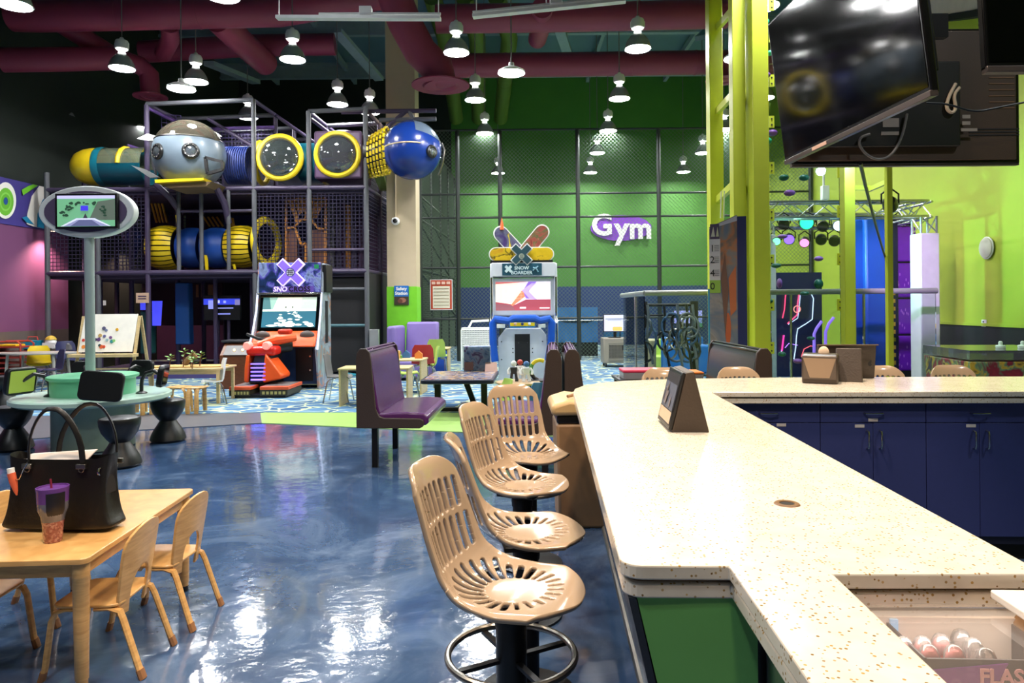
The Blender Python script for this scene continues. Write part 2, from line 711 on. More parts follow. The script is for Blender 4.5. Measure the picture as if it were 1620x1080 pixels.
def text(name, body, parent, O, U, V, size, mt, th=0.004, align='CENTER', shear=0.0, spacing=1.0, bold=0.0, label=None):
    cu = bpy.data.curves.new(name, 'FONT')
    cu.body = body
    cu.size = size
    cu.align_x = align
    cu.align_y = 'CENTER'
    cu.extrude = th / 2
    cu.shear = shear
    cu.space_character = spacing
    cu.offset = bold
    cu.resolution_u = 3
    t = bpy.data.objects.new(name, cu)
    COL.objects.link(t)
    dg = bpy.context.evaluated_depsgraph_get()
    me = bpy.data.meshes.new_from_object(t.evaluated_get(dg))
    bpy.data.objects.remove(t)
    me.materials.clear()
    me.materials.append(M[mt] if isinstance(mt, str) else mt)
    U, V = Vector(U).normalized(), Vector(V).normalized()
    N = U.cross(V)
    mm = Matrix((U, V, N)).transposed().to_4x4()
    mm.translation = Vector(O)
    me.transform(mm)
    o = bpy.data.objects.new(name, me)
    COL.objects.link(o)
    if parent is not None:
        o.parent = parent
    if label:
        o['label'] = label
    return o

# ================================================================== the setting
LAT_R, LAT_L = 7.5, -11.7
BACK = 27.0
CEIL = 10.5


def W(lat, t, z=0.0):
    p = BX * lat + AX * t
    return Vector((p.x, p.y, z))


b = MB()
b.bb(-16, 14, -6, 31, -0.12, 0)
struct('floor', b, 'blue_epoxy')
# carpet beyond the bands
cp = [F(-300, 664), F(412, 653.5), F(905, 653), F(1400, 650)]
b = MB()
b.poly_xy([(p.x, p.y) for p in cp] + [(12, 28), (-14, 28), (-14, cp[0].y)], 0.0, 0.012)
struct('carpet', b, 'wave_carpet')
b = MB()
pts = [F(-300, 664), F(412, 653.5), F(414, 669.5), F(215, 681), F(60, 694), F(-300, 720)]
b.poly_xy([(p.x, p.y) for p in pts][::-1], 0.0, 0.008)
mat('grey_band', (92, 92, 98), 0.4)
struct('trim_1', b, 'grey_band')
b = MB()
pts = [F(412, 653.5), F(905, 653), F(1400, 650), F(1400, 706), F(905, 692), F(731, 684), F(414, 669.5)]
b.poly_xy([(p.x, p.y) for p in pts][::-1], 0.0, 0.008)
mat('lime_band', (158, 196, 104), 0.35)
struct('trim_2', b, 'lime_band')


def wallrun(name, lat, t0, t1, z0, z1, th, mt, parent=None):
    b = MB()
    s = 1 if lat > 0 else -1
    pts = [W(lat, t0), W(lat, t1), W(lat + s * th, t1), W(lat + s * th, t0)]
    if s > 0:
        pts = pts[::-1]
    b.poly_xy([(p.x, p.y) for p in pts], z0, z1)
    return struct(name, b, mt, parent)


wr = wallrun('wall_right', LAT_R, -6, 29, 0, CEIL, 0.25, 'lime_wall')
mat('wainscot_black', (24, 26, 30), 0.7, bump=0.15, bscale=120)
wallrun('trim_3', LAT_R - 0.03, -6, 17, 0, 1.15, 0.03, 'wainscot_black')
wallrun('trim_4', LAT_R - 0.045, -6, 17, 1.15, 1.2, 0.045, 'lime_wall')
wl = wallrun('wall_left', LAT_L - 0.25, -6, 29, 0, CEIL, 0.2, 'black_wall')
wallrun('trim_5', LAT_L, -6, 16.35, 1.1, 3.42, 0.2, 'purple_wall')
mat('wainscot_grey', (92, 84, 80), 0.7)
wallrun('trim_6', LAT_L, -6, 16.35, 0, 1.1, 0.2, 'wainscot_grey')
# mural band high on the side wall: rings on violet
mural = wallrun('trim_7', LAT_L + 0.02, -6, 16.35, 3.42, 4.42, 0.25, mat('mural_violet', (66, 58, 130), 0.5))


def on_wall(px, py):               # px on the left mural plane -> (t, z)
    r = ray(px, py)
    n = BX
    k = (LAT_L + 0.02) / r.dot(n)
    p = r * k
    return p.dot(AX), CAMZ + p.z


Lw = []


def pw(pts):
    return [(min(16.33, t), min(4.41, max(3.43, z))) for t, z in [on_wall(x, y) for x, y in pts]]


tc_, zc_ = on_wall(7, 316)
for k in (-4.4, -2.2, 0):
    for (rx, ry, c, dz) in ((17, 29, (232, 230, 222), 0), (13, 22, (104, 176, 52), 2), (9, 15, (128, 196, 84), 2), (7.5, 12, (96, 168, 48), 2), (3.5, 6, (30, 72, 130), 1)):
        Lw.append(([(t + k, z) for t, z in pw(ell(7, 317 + dz, rx, ry))], c))
Lw += [(pw([(40, 354), (41, 338), (48, 310), (60, 288), (78, 292), (78, 366), (50, 358)]), (232, 228, 220)),
       (pw([(56, 359), (57, 338), (64, 318), (78, 300), (78, 366)]), (28, 126, 168)),
       (pw([(32, 300), (34, 309), (46, 301), (58, 288), (50, 285), (43, 294)]), (112, 190, 48)),
       (pw([(32, 344), (40, 342), (52, 356), (40, 352)]), (28, 126, 168))]
decal('mural_print', mural, BX * (LAT_L + 0.021), AX, (0, 0, 1), Lw, eps=0.002)
# partition behind the play structure and the dark rear wall
b = MB()
b.bb(-13, -3.6, 21.2, 21.4, 0, 3.7)
struct('wall_play', b, mat('partition', (86, 46, 84), 0.6))
b = MB()
b.bb(-15, -2.3, BACK, BACK + .2, 0, CEIL)
struct('wall_rear', b, 'black_wall')
b = MB()
b.bb(-2.3, 12, BACK, BACK + .2, 2.28, CEIL)
wb = struct('wall_back', b, 'gym_green')
b = MB()
b.bb(-2.3, 12, BACK - .02, BACK + .2, 0, 2.28)
struct('trim_8', b, 'gym_blue')
b = MB()
b.bb(-16, 14, -6.2, -6, 0, CEIL)
struct('wall_front', b, mat('front_wall', (120, 116, 108), 0.7))
b = MB()
b.bb(-16, 14, -6.2, 31, CEIL, CEIL + .2)
mat('deck', (96, 126, 140), 0.7, var=0.15, scale=0.8)
ceil = struct('ceiling', b, 'deck')
for k, y in enumerate((8, 12.5, 17, 21.5, 25.5)):
    b = MB()
    b.bb(-15, 13, y - .09, y + .09, 10.42, 10.5)
    b.bb(-15, 13, y - .02, y + .02, 10.0, 10.45)
    b.bb(-15, 13, y - .09, y + .09, 9.94, 10.02)
    part('joist', b, 'beam_grey', ceil, smooth=False)
for k, x in enumerate((-12, -9, -6, -3, 0, 3, 6, 9)):
    b = MB()
    b.bb(x - .06, x + .06, 6, 27, 10.2, 10.4)
    part('purlin', b, 'beam_grey', ceil, smooth=False)
for (x0, y0, x1, y1) in ((532, 48, 600, 125), (884, 42, 898, 84), (1108, 60, 1150, 20), (150, 100, 226, 148), (330, 100, 405, 130)):
    b = MB()
    p0, p1 = D(x0, y0, 18.5), D(x1, y1, 21.5)
    b.bar(p0, p1, .28, .12)
    part('brace', b, 'beam_grey', ceil, smooth=False)

# concrete column with a lime base
cd = 16.4
cx = D(636, 480, cd).x
cw = S(46, cd)
b = MB()
b.bb(cx - cw / 2, cx + cw / 2, cd, cd + cw, 2.04, CEIL)
colm = struct('column', b, 'cream_paint')
b = MB()
b.bb(cx - cw / 2 - .012, cx + cw / 2 + .012, cd - .012, cd + cw + .01, 0, 2.04)
part('base_band', b, 'column_lime', colm, smooth=False, label='lime green painted foot of the column')
b = MB()
zc = D(628, 350, cd).z
b.tube((cx - .13, cd - .03, zc + .05), (cx - .13, cd - .03, 5.2), .022, 8)
part('conduit', b, 'cream_paint', colm)
o = thing('security_camera', 'small white dome security camera on the cream column', 'camera', (cx - .13, cd - .02, zc))
b = MB()
b.lathe([(0.0, -.09), (.07, -.085), (.095, -.05), (.095, 0.02), (0, .02)], 16, axis='Y')
part('housing', b, 'white_plastic', o)
b = MB()
b.sphere((0, -.085, 0), .055, 14, 8)
part('dome', b, 'black_gloss', o)

# ------------------------------------------------------------------ ducts
def duct(label, pts, r, flange=None, mt='maroon_duct'):
    o = thing('duct', label, 'duct', pts[0])
    b = MB()
    q = [Vector(p) - Vector(pts[0]) for p in pts]
    b.path(q, r, 20)
    part('pipe', b, mt, o)
    b = MB()
    for i in range(len(q) - 1):
        L = (q[i + 1] - q[i]).length
        k = max(1, int(L / 1.6))
        for j in range(1, k):
            p = q[i].lerp(q[i + 1], j / k)
            dv = (q[i + 1] - q[i]).normalized() * .025
            b.tube(p - dv, p + dv, r * 1.035, 20)
    if b.v:
        part('seam_rings', b, mt, o, kind='stuff')
    if flange:
        b = MB()
        p = q[-1]
        b.lathe([(r * .6, .02), (r * 1.1, .05), (r * 1.75, .0), (r * 1.75, -.03), (r * 1.1, -.03), (r * .9, .03), (r * .5, -.02), (0, -.02)], 24, c=tuple(p))
        part('diffuser', b, mt, o)
    return o


duct('wide maroon duct crossing above the grey bubble pod', [D(20, 25, 14.6), D(60, 26, 14.6), D(440, 18, 14.9), D(620, -12, 15)], .32)
duct('low maroon duct running along the dark wall above the yellow tube', [D(3, 95, 14.6), D(100, 94, 14.9), D(185, 92, 15.3)], .25)
duct('maroon duct stub behind the hanging lamps over the play structure', [D(225, 82, 17.6), D(400, 72, 17.6), D(530, 70, 17.8)], .27)
duct('slanting maroon duct that bends down to a round diffuser', [D(85, 30, 14.9), D(120, 52, 15.2), D(185, 92, 15.6), D(222, 104, 15.8), D(236, 118, 15.9), D(238, 152, 15.9)], .21, True)
duct('short curved maroon duct joining two runs near the hall corner', [D(268, 42, 15.3), D(270, 62, 15.6), D(258, 85, 16.2)], .19)
duct('slanting maroon duct beside the hanging lamp pair', [D(345, 30, 15), D(380, 65, 16), D(420, 100, 17.5)], .3)
duct('fat maroon duct dropping beside the cream column to a diffuser', [D(618, -20, 14.6), D(640, 35, 14.8), D(665, 82, 15), D(692, 108, 15.1), D(697, 134, 15.1)], .36, True)
duct('upper maroon duct behind the white cable tray', [D(690, 30, 15), D(870, 28, 15), D(1150, 22, 15)], .3)
duct('lower maroon duct above the chain link fence', [D(700, 104, 17.8), D(900, 102, 17.8), D(1300, 96, 17.8)], .3)
duct('maroon drop with a round diffuser near the climbing tower', [D(1143, 96, 17.5), D(1143, 126, 17.5)], .24, True)
duct('maroon cross duct under the upper run near the lamp row', [D(858, 12, 14.5), D(856, 40, 15.5), D(850, 62, 16.8)], .22)
mat('green_duct', (90, 112, 40), .5)
for k, (x0, x1) in enumerate(((684, 722), (735, 757), (786, 792))):
    duct('olive green duct slanting over the gym, number %s from the column' % ('one', 'two', 'three')[k],
         [D(x0, -5, 19), D(x0 + 20, 60, 21), D(x1, 188, 25.5)], .25, mt='green_duct')

# ------------------------------------------------------------------ high-bay lamps
ref_prof = [(.25, 0), (.245, .03), (.225, .1), (.19, .17), (.14, .235), (.095, .27), (.075, .29)]


def make_lamp(name='pendant_lamp'):
    o = thing(name, 'x', 'lamp')
    b = MB()
    b.lathe(ref_prof, 28)
    b.torus((0, 0, 0), .25, .012, n=28, k=6)
    part('reflector', b, 'reflector_grey', o)
    b = MB()
    b.lathe([(0, .018), (.22, .018), (.237, .03)], 24)
    part('lens', b, 'lens_white', o)
    b = MB()
    b.lathe([(.06, .27), (.07, .3), (.055, .34), (.07, .38)], 16)
    part('neck', b, 'lens_dim', o)
    b = MB()
    b.lathe([(0, .37), (.1, .37), (.125, .39), (.125, .53), (.11, .56), (.06, .57), (.03, .62), (0, .62)], 16)
    b.box((0, 0, .46), (.27, .06, .1))
    part('ballast_housing', b, 'white_paint', o)
    b = MB()
    b.tube((0, 0, .6), (0, 0, 4.06), .012, 6)
    part('rod', b, 'mid_grey', o)
    return o


lamps = [  # x, y of the lens, label, reflector seen
    (193, 108, 'high-bay lamp between the two maroon ducts over the play structure'),
    (463, 94, 'high-bay lamp hanging before the play structure, beside the bubble windows'),
    (722, 83, 'high-bay lamp hanging before the cream column and the fat duct'),
    (1009, 77, 'high-bay lamp hanging just beside the lime climbing tower'),
    (100, 183, 'high-bay lamp above the violet mural, before the dark wall'),
    (310, 129, 'high-bay lamp right above the grey bubble pod'),
    (534, 165, 'high-bay lamp above the purple bubble window box'),
    (752, 158, 'high-bay lamp under the olive ducts beside the diffuser'),
    (980, 156, 'high-bay lamp under the lower maroon duct, before the fence top'),
    (1208, 155, 'high-bay lamp seen through the clear climbing panel'),
    (585, 178, 'high-bay lamp beside the cream column over the play structure'),
    (767, 211, 'high-bay lamp level with the top rail of the gym fence'),
    (962, 207, 'high-bay lamp in the gym row, third in line toward the Gym sign'),
    (1146, 205, 'high-bay lamp half hidden behind the lime tower posts'),
    (392, 186, 'high-bay lamp inside the top frame of the play structure'),
    (945, 242, 'high-bay lamp in the gym row, second last before the Gym sign'),
    (1112, 242, 'high-bay lamp in the gym beside the lime tower, larger of two'),
    (788, 274, 'high-bay lamp lighting the gym wall behind the snowboard game'),
    (934, 273, 'high-bay lamp closest to the gym wall above the Gym sign'),
    (1081, 272, 'high-bay lamp closest to the gym wall near the tower'),
    (22, 8, 'high-bay lamp at the top corner above the lime pole'),
    (352, -6, 'high-bay lamp over the wide maroon duct at the picture top'),
    (1207, 10, 'high-bay lamp high up behind the clear climbing panel'),
]
lp0 = None
for (x, y, lb) in lamps:
    p = F(x, y, 6.45)
    if y < 20:
        p = F(x, y, 6.2)
    if lp0 is None:
        lp0 = make_lamp()
        o = lp0
        o.location = p
    else:
        o = dup(lp0, p)
    o['label'] = lb
    o['group'] = 'high-bay lamps'


def make_saucer():
    o = thing('saucer_lamp', 'x', 'lamp')
    b = MB()
    b.lathe([(0, .02), (.22, .02), (.24, .035)], 24)
    part('lens', b, 'lens_white', o)
    b = MB()
    b.lathe([(.255, 0), (.255, .04), (.17, .09), (.06, .13), (.05, .2), (0, .2)], 24)
    part('shade', b, 'white_paint', o)
    b = MB()
    b.tube((0, 0, .2), (0, 0, 4.4), .012, 6)
    part('rod', b, 'mid_grey', o)
    return o


sc0 = None
for (x, y, d, lb) in [(287, 141, 13.4, 'bright shallow saucer lamp above the round diffuser by the bubble pod'),
                      (809, 116, 13.2, 'bright shallow saucer lamp under the lower maroon duct'),
                      (216, 202, 20.5, 'small bright saucer lamp over the yellow tube end'),
                      (1167, 93, 13.4, 'bright saucer lamp glowing between the lime tower posts')]:
    p = D(x, y, d)
    if sc0 is None:
        sc0 = make_saucer()
        o = sc0
        o.location = p
    else:
        o = dup(sc0, p)
    o['label'] = lb
    o['group'] = 'saucer lamps'

# white cable tray hung in two lengths
for (x0, y0, x1, y1, lb, hang) in ((438, 28, 697, 29, 'white cable tray hung level near the cream column', (442, 694)),
                                   (748, 26, 990, 1, 'white cable tray rising toward the climbing tower', (754, 866))):
    p0, p1 = D(x0, y0, 8.2), D(x1, y1, 8.0)
    o = thing('cable_tray', lb, 'cable tray', p0)
    b = MB()
    v = p1 - p0
    b.bar((0, 0, 0), v, .09, .035)
    part('channel', b, 'white_paint', o, smooth=False)
    b = MB()
    b.path([v * .0 + Vector((.5, 0, .04)) if x0 < 500 else Vector((0, 0, .05)), v * .5 + Vector((0, 0, .05)), v + Vector((0, 0, .05))], .018, 8)
    part('conduit', b, 'white_paint', o)
    b = MB()
    b.box(tuple(v * .55 + Vector((0, 0, .08))), (.14, .1, .09))
    part('junction_box', b, 'white_paint', o, bevel=.006)
    for hx in hang:
        f = (hx - x0) / (x1 - x0)
        b = MB()
        b.tube(v * f, v * f + Vector((0, 0, 10.45 - p0.z - v.z * f)), .006, 6)
        part('hanger', b, 'white_paint', o)

# poles in the dark corner above the mural
for (x, y1, mt, lb, r) in ((61, 300, 'lime_paint', 'slim lime pole standing behind the violet mural', .035),
                           (73, 305, 'mid_grey', 'slim grey pole beside the lime pole, thicker of two', .03),
                           (84, 310, 'dark_grey', 'thin dark grey pole second from the lime pole', .022),
                           (148, 330, 'dark_grey', 'thin dark pole behind the end of the yellow tube', .02),
                           (159, 330, 'lime_paint', 'thin lime grey pole above the yellow tube', .022)):
    p = D(x, y1, 19.5)
    b = MB()
    b.tube((0, 0, 0), (0, 0, 10.4), r, 8)
    o = part('pole', b, mt)
    o.location = (p.x, p.y, 0.01)
    tag(o, lb, 'pole')

# washers that light the violet wall
for (x, y, d, lb, e) in ((66, 368, 15.3, 'small downlight tucked under the end of the violet mural', 40),
                         (147, 372, 18.3, 'small downlight behind the kiosk pole', 26),
                         (215, 385, 19.5, 'small downlight over the plum partition', 20)):
    p = W(LAT_L + .3, 15.45, 3.38) if x == 66 else D(x, y, d)
    o = thing('downlight', lb, 'lamp', p)
    b = MB()
    b.lathe([(0, .0), (.07, 0), (.08, .03), (.08, .12), (0, .12)], 14)
    part('housing', b, 'dark_grey', o)
    b = MB()
    b.lathe([(0, -.004), (.055, -.004)], 14)
    part('lens', b, mat('warm_lens', (255, 214, 180), .4, var=0, emit=8), o)
    ld = bpy.data.lights.new('spot', 'SPOT')
    ld.energy = e * 9
    ld.color = (1, .62, .5)
    ld.spot_size = R(120)
    ld.spot_blend = .9
    ld.shadow_soft_size = .05
    lo = bpy.data.objects.new('downlight_beam', ld)
    COL.objects.link(lo)
    lo.location = p + Vector((0, 0, -.03))

# ================================================================== gym fence and wall
FD = 19.7
fx = {p: D(p, 400, FD).x for p in (665, 725, 792, 915, 1043, 1168)}
fr = W(LAT_R, FD).x - .05
ftop = D(900, 206, FD).z
fence = thing('chain_link_fence', 'tall dark chain link fence across the front of the gym', 'fence', (fx[665], FD, 0.012))
X0 = fx[665]
mat('fence_steel', (54, 60, 58), .45, .4)
mat('wire', (112, 130, 112), .5, .3)
for p in list(fx.values()) + [fr]:
    b = MB()
    b.tube((p - X0, 0, 0), (p - X0, 0, ftop), .06, 10)
    part('post', b, 'fence_steel', fence)
for py in (206.5, 308, 345, 424, 505):
    z = D(740, py, FD).z
    b = MB()
    b.tube((0, 0, z), (fr - X0, 0, z), .03, 8)
    part('rail', b, 'fence_steel', fence)


def wire_mesh(name, parent, O, U, L, H, step, r, mt):
    b = MB()
    O, U = Vector(O), Vector(U).normalized()
    Z = Vector((0, 0, 1))
    N = U.cross(Z)
    k = -int(H / step)
    while k * step < L:
        for sgn in (0, 1):
            a0, a1 = k * step, k * step + H
            t0, t1 = max(0, a0), min(L, a1)
            if t1 - t0 > .01:
                z0, z1 = t0 - a0, t1 - a0
                if sgn:
                    t0, t1 = L - t0, L - t1
                p0, p1 = O + U * t0 + Z * z0, O + U * t1 + Z * z1
                dv = (p1 - p0).normalized()
                sd = dv.cross(N).normalized() * r
                b.add([p0 - sd, p0 + sd, p1 + sd, p1 - sd], [(0, 1, 2, 3)])
                nn = N * r
                b.add([p0 - nn, p0 + nn, p1 + nn, p1 - nn], [(0, 1, 2, 3)])
        k += 1
    return part(name, b, mt, parent, smooth=False, kind='stuff')


wire_mesh('wire_mesh', fence, (0, 0, .05), (1, 0, 0), fr - X0, ftop - .05, .11, .0045, 'wire')
sf = thing('chain_link_fence', 'side run of chain link fence going back from beside the column', 'fence', (X0, FD, 0.012))
Ld = BACK - FD - .1
for k in range(1, 5):
    b = MB()
    q = AX * (Ld * k / 4)
    b.tube(q, q + Vector((0, 0, ftop)), .05, 8)
    part('post', b, 'fence_steel', sf)
for z in (1.17, 2.6, 4.03, 4.68, ftop):
    b = MB()
    b.tube((0, 0, z), tuple(AX * Ld + Vector((0, 0, z))), .03, 8)
    part('rail', b, 'fence_steel', sf)
for z0, z1 in ((4.6, 3.0), (3.9, 2.3), (2.5, 1.2)):
    b = MB()
    b.tube((0, 0, z0), tuple(AX * Ld + Vector((0, 0, z1))), .035, 8)
    part('diagonal_brace', b, 'fence_steel', sf)
wire_mesh('wire_mesh', sf, (0, 0, .05), AX, Ld, ftop - .05, .11, .0045, 'wire')

# Gym sign
g = D(982, 360, BACK)
o = thing('gym_sign', 'purple oval Gym sign with raised white letters on the green wall', 'sign', (g.x, BACK - .03, g.z))
b = MB()
b.poly_xz(ell(0, -.02, 1.18, .5, 40), -.06, 0.03)
part('oval_board', b, mat('gym_purple', (124, 56, 186), .4), o, label='purple oval board')
for ch, x, z, s in (('G', -.74, .06, 1.12), ('y', .02, -.06, 1.15), ('m', .74, -.08, 1.15)):
    text('letter', ch, o, (x, -.09, z), (1, 0, 0), (0, 0, 1), s, 'white_plastic', th=.06, bold=.035)

# score poster on the fence, safety sign on the column
p0, p1 = D(680, 442, FD - .1), D(716, 490, FD - .1)
w_, h_ = p1.x - p0.x, p0.z - p1.z
o = thing('poster_board', 'orange framed poster with blank ruled lines wired to the fence', 'poster', ((p0.x + p1.x) / 2, FD - .05, p1.z))
b = MB()
b.bb(-w_ / 2, w_ / 2, -.02, .02, 0, h_)
part('board', b, 'white_paint', o, smooth=False)
L = [(rr(-w_ / 2 + .02, .02, w_ / 2 - .02, h_ - .02), (196, 70, 40)), (rr(-w_ * .38, h_ * .06, w_ * .38, h_ * .78), (236, 228, 206))]
for k in range(6):
    z = h_ * (.14 + .11 * k)
    L.append((rr(-w_ * .34, z, w_ * .34, z + .02), (170, 150, 120)))
for k in range(4):
    L.append((rr(-w_ * .42 + k * w_ * .22, h_ * .84, -w_ * .42 + k * w_ * .22 + w_ * .16, h_ * .93), (240, 200, 180)))
decal('print', o, (0, -.021, 0), (1, 0, 0), (0, 0, 1), L, .002)
p0, p1 = D(624, 452, cd), D(647, 482, cd)
w_, h_ = p1.x - p0.x, p0.z - p1.z
o = thing('safety_sign', 'blue Safety Station sign with a picture on the lime column foot', 'sign', ((p0.x + p1.x) / 2, cd - .03, p1.z))
b = MB()
b.bb(-w_ / 2, w_ / 2, -.012, .012, 0, h_)
part('plate', b, mat('sign_blue', (26, 104, 186), .4), o, smooth=False)
decal('picture', o, (0, -.013, 0), (1, 0, 0), (0, 0, 1), [(rr(-w_ / 2, 0, w_ / 2, h_ * .44), (58, 46, 34)), (ell(.02, h_ * .24, .09, .06, 12), (160, 106, 84)), (ell(-.03, h_ * .2, .06, .05, 10), (110, 60, 48))], .002)
text('lettering', 'Safety\nStation', o, (0, -.016, h_ * .72), (1, 0, 0), (0, 0, 1), .105, 'white_plastic', th=.004, bold=.004)

# ------------------------------------------------------------------ things in the gym area
# draped blue mats
d = 21.5
p0, p1 = D(880, 487, d), D(944, 541, d)
w_, h_ = p1.x - p0.x, p0.z - p1.z
o = thing('folded_mat_stack', 'stack of blue gym mats strapped upright against the gym wall', 'gym mat', ((p0.x + p1.x) / 2, d, 0.012))
mat('mat_blue', (52, 116, 176), .5, var=.15, bump=.3, bscale=5)
for k, (f0, f1) in enumerate(((.0, .62), (.64, 1.0))):
    b = MB()
    n = 14
    vs = []
    for j in range(5):
        for i in range(n + 1):
            u = i / n
            z = p1.z + h_ * (f0 + (f1 - f0) * j / 4)
            sag = (.10 * math.sin(u * PI) * (j / 4) if k == 0 else 0)
            vs.append((-w_ / 2 + w_ * u, -.3 + .05 * math.sin(u * 23 + j) * (1 - j / 4), z - sag))
    for i in range(n + 1):
        vs.append((-w_ / 2 + w_ * i / n, .1, p1.z + h_ * f1))
    fs = [(r_ * (n + 1) + i, r_ * (n + 1) + i + 1, (r_ + 1) * (n + 1) + i + 1, (r_ + 1) * (n + 1) + i) for r_ in range(5) for i in range(n)]
    b.add(vs, fs)
    b.bb(-w_ / 2, w_ / 2, -.24, .1, p1.z + h_ * f0, p1.z + h_ * f1 - .06)
    part('mat_cover', b, 'mat_blue', o)
b = MB()
b.bb(-w_ / 2, w_ / 2, -.25, .15, 0, p1.z)
part('base', b, 'black_plastic', o, smooth=False)
b = MB()
b.tube((-w_ / 2 - .2, -.33, p1.z + h_ * .63), (w_ / 2 + .25, -.33, p1.z + h_ * .63), .02, 8)
part('strap_bar', b, 'alu', o)

# perforated media cart with a screen
d = 17.6
p = F(974, 581)
o = thing('media_cart', 'grey perforated steel media cart standing before the fence', 'cart', (D(973, 500, d).x, d, 0.012))
w_, h_ = S(42, d), S(39, d)
mat('perforated', (150, 142, 130), .5, .2)
b = MB()
b.bb(-w_ / 2, w_ / 2, -.3, .3, .1, .1 + h_)
part('cabinet', b, 'perforated', o, bevel=.02)
b = MB()
b.bb(-w_ * .32, w_ * .32, -.315, -.3, .16, h_)
part('door', b, mat('perf_door', (128, 122, 112), .5), o, bevel=.004)
b = MB()
for i in range(14):
    for j in range(11):
        b.box((-w_ * .28 + i * w_ * .56 / 13, -.317, .24 + j * (h_ - .32) / 10), (.018, .004, .018))
part('perforations', b, 'black_plastic', o, smooth=False, kind='stuff')
b = MB()
b.box((w_ * .2, -.325, .1 + h_ * .62), (.02, .02, .12))
part('latch', b, 'black_plastic', o)
for x in (-1, 1):
    for y in (-1, 1):
        b = MB()
        b.lathe([(0, -.02), (.05, -.02), (.05, .02), (0, .02)], 12, c=(x * w_ * .4, y * .22, .05), axis='X')
        part('caster', b, 'black_plastic', o)
zt = .11 + h_
o2 = thing('monitor', 'flat monitor showing a pale screen on the perforated media cart', 'monitor', (o.location.x - .03, d - .02, zt))
sw, sh = S(35, d), S(28, d)
b = MB()
b.bb(-.15, .15, -.12, .12, 0, .02)
b.tube((.02, 0, .02), (.02, 0, .45), .04, 10)
part('stand', b, 'black_plastic', o2)
z0 = D(972, 524, d).z - zt - .012
b = MB()
b.bb(-sw / 2, sw / 2, -.06, 0, z0, z0 + sh)
part('panel', b, 'black_plastic', o2, bevel=.008)
L = [(rr(-sw / 2 + .02, .02, sw / 2 - .02, sh - .02), (206, 204, 236)), (rr(-sw * .08, .03, sw * .35, sh * .3, .03), (222, 184, 96)), (rr(-sw * .4, sh * .72, sw * .4, sh * .76), (120, 130, 140)), (rr(-sw * .3, sh * .66, sw * .3, sh * .69), (140, 150, 160))]
decal('screen', o2, (0, -.062, z0), (1, 0, 0), (0, 0, 1), L, .002, emit=.5)
# blue lockers behind the monitor
d = 21
for k, (x0, x1, y0, lb) in enumerate(((955, 978, 500, 'blue steel locker behind the media cart, beside the strapped mats'), (980, 1000, 497, 'blue steel locker behind the media cart, beside the harness rack'))):
    a = D(x0, y0, d)
    c = D(x1, y0, d)
    o = thing('locker', lb, 'locker', ((a.x + c.x) / 2, d, 0.012), group='gym lockers')
    w_ = c.x - a.x
    b = MB()
    b.bb(-w_ / 2, w_ / 2, -.2, .2, 0, a.z)
    part('body', b, mat('locker_blue', (30, 100, 150), .5), o, smooth=False)
    b = MB()
    b.bb(-w_ / 2 + .03, w_ / 2 - .03, -.215, -.2, .1, a.z - .05)
    part('door', b, 'locker_blue', o, bevel=.006)
    b = MB()
    b.box((w_ * .3, -.225, a.z * .6), (.03, .02, .1))
    part('handle', b, 'chrome', o)

# ------------------------------------------------------------------ harness rack
d = 13.6
xl, xr = D(1018, 500, d).x, D(1098, 500, d).x
zt = D(1018, 482, d).z
o = thing('harness_rack', 'black freestanding rack of climbing harnesses behind the glass rail', 'rack', ((xl + xr) / 2, d, 0.012))
hw = (xr - xl) / 2
for s in (-1, 1):
    b = MB()
    b.bb(s * hw - .07, s * hw + .07, -.05, .05, 0, zt + .05)
    b.bb(s * hw - .06, s * hw + .06, -.4, .4, 0, .06)
    part('upright', b, 'panel_black' if 'panel_black' in M else mat('panel_black', (20, 19, 22), .75), o, smooth=False)
b = MB()
b.tube((-hw, 0, zt - .02), (hw, 0, zt - .02), .03, 8)
b.tube((-hw, 0, zt - .22), (hw, 0, zt - .22), .02, 8)
part('crossbar', b, 'black_metal', o)
rs = random.Random(3)
mat('harness_blue', (44, 78, 110), .6)
mat('harness_grey', (92, 98, 104), .6)
hc = [(-.44, 'pale grey'), (-.12, 'navy'), (.14, 'mid blue'), (.32, 'pale webbing'), (.44, 'dark webbing')]
for k, (fxx, nm) in enumerate(hc):
    hobj = thing('climbing_harness', ['pale grey looped climbing harness at the tan bin end of the rack', 'navy climbing harness with a padded waist on the rack middle', 'blue climbing harness hanging low on the rack', 'slim grey webbing harness hanging second from the rack end', 'dark webbing harness hanging at the poster end of the rack'][k], 'harness', (o.location.x + fxx * 2 * hw, d - .12, zt - .25))
    for j in range(3):
        b = MB()
        cx_, cz_ = rs.uniform(-.12, .12), -.18 - j * .23 + rs.uniform(-.05, .05)
        ra, rb = rs.uniform(.09, .19), rs.uniform(.16, .26)
        tl = rs.uniform(-.5, .5)
        pts = []
        for i in range(14):
            t = 2 * PI * i / 14
            x, z = ra * math.cos(t), rb * math.sin(t)
            pts.append((cx_ + x * math.cos(tl) - z * math.sin(tl), rs.uniform(-.04, .04), cz_ + x * math.sin(tl) + z * math.cos(tl)))
        b.path(pts, .024, 6, closed=True)
        part('webbing_loop', b, ['harness_grey', 'harness_blue', 'black_plastic', 'steel'][(j + k) % 4], hobj)
    b = MB()
    b.path([(0, 0, .25), (.02, 0, 0), (-.02, .02, -.4), (.05, -.02, -.7), (.09, -.03, -.9 - .05 * k)], .028, 6)
    part('strap', b, ['harness_grey', 'black_plastic'][k % 2], hobj)

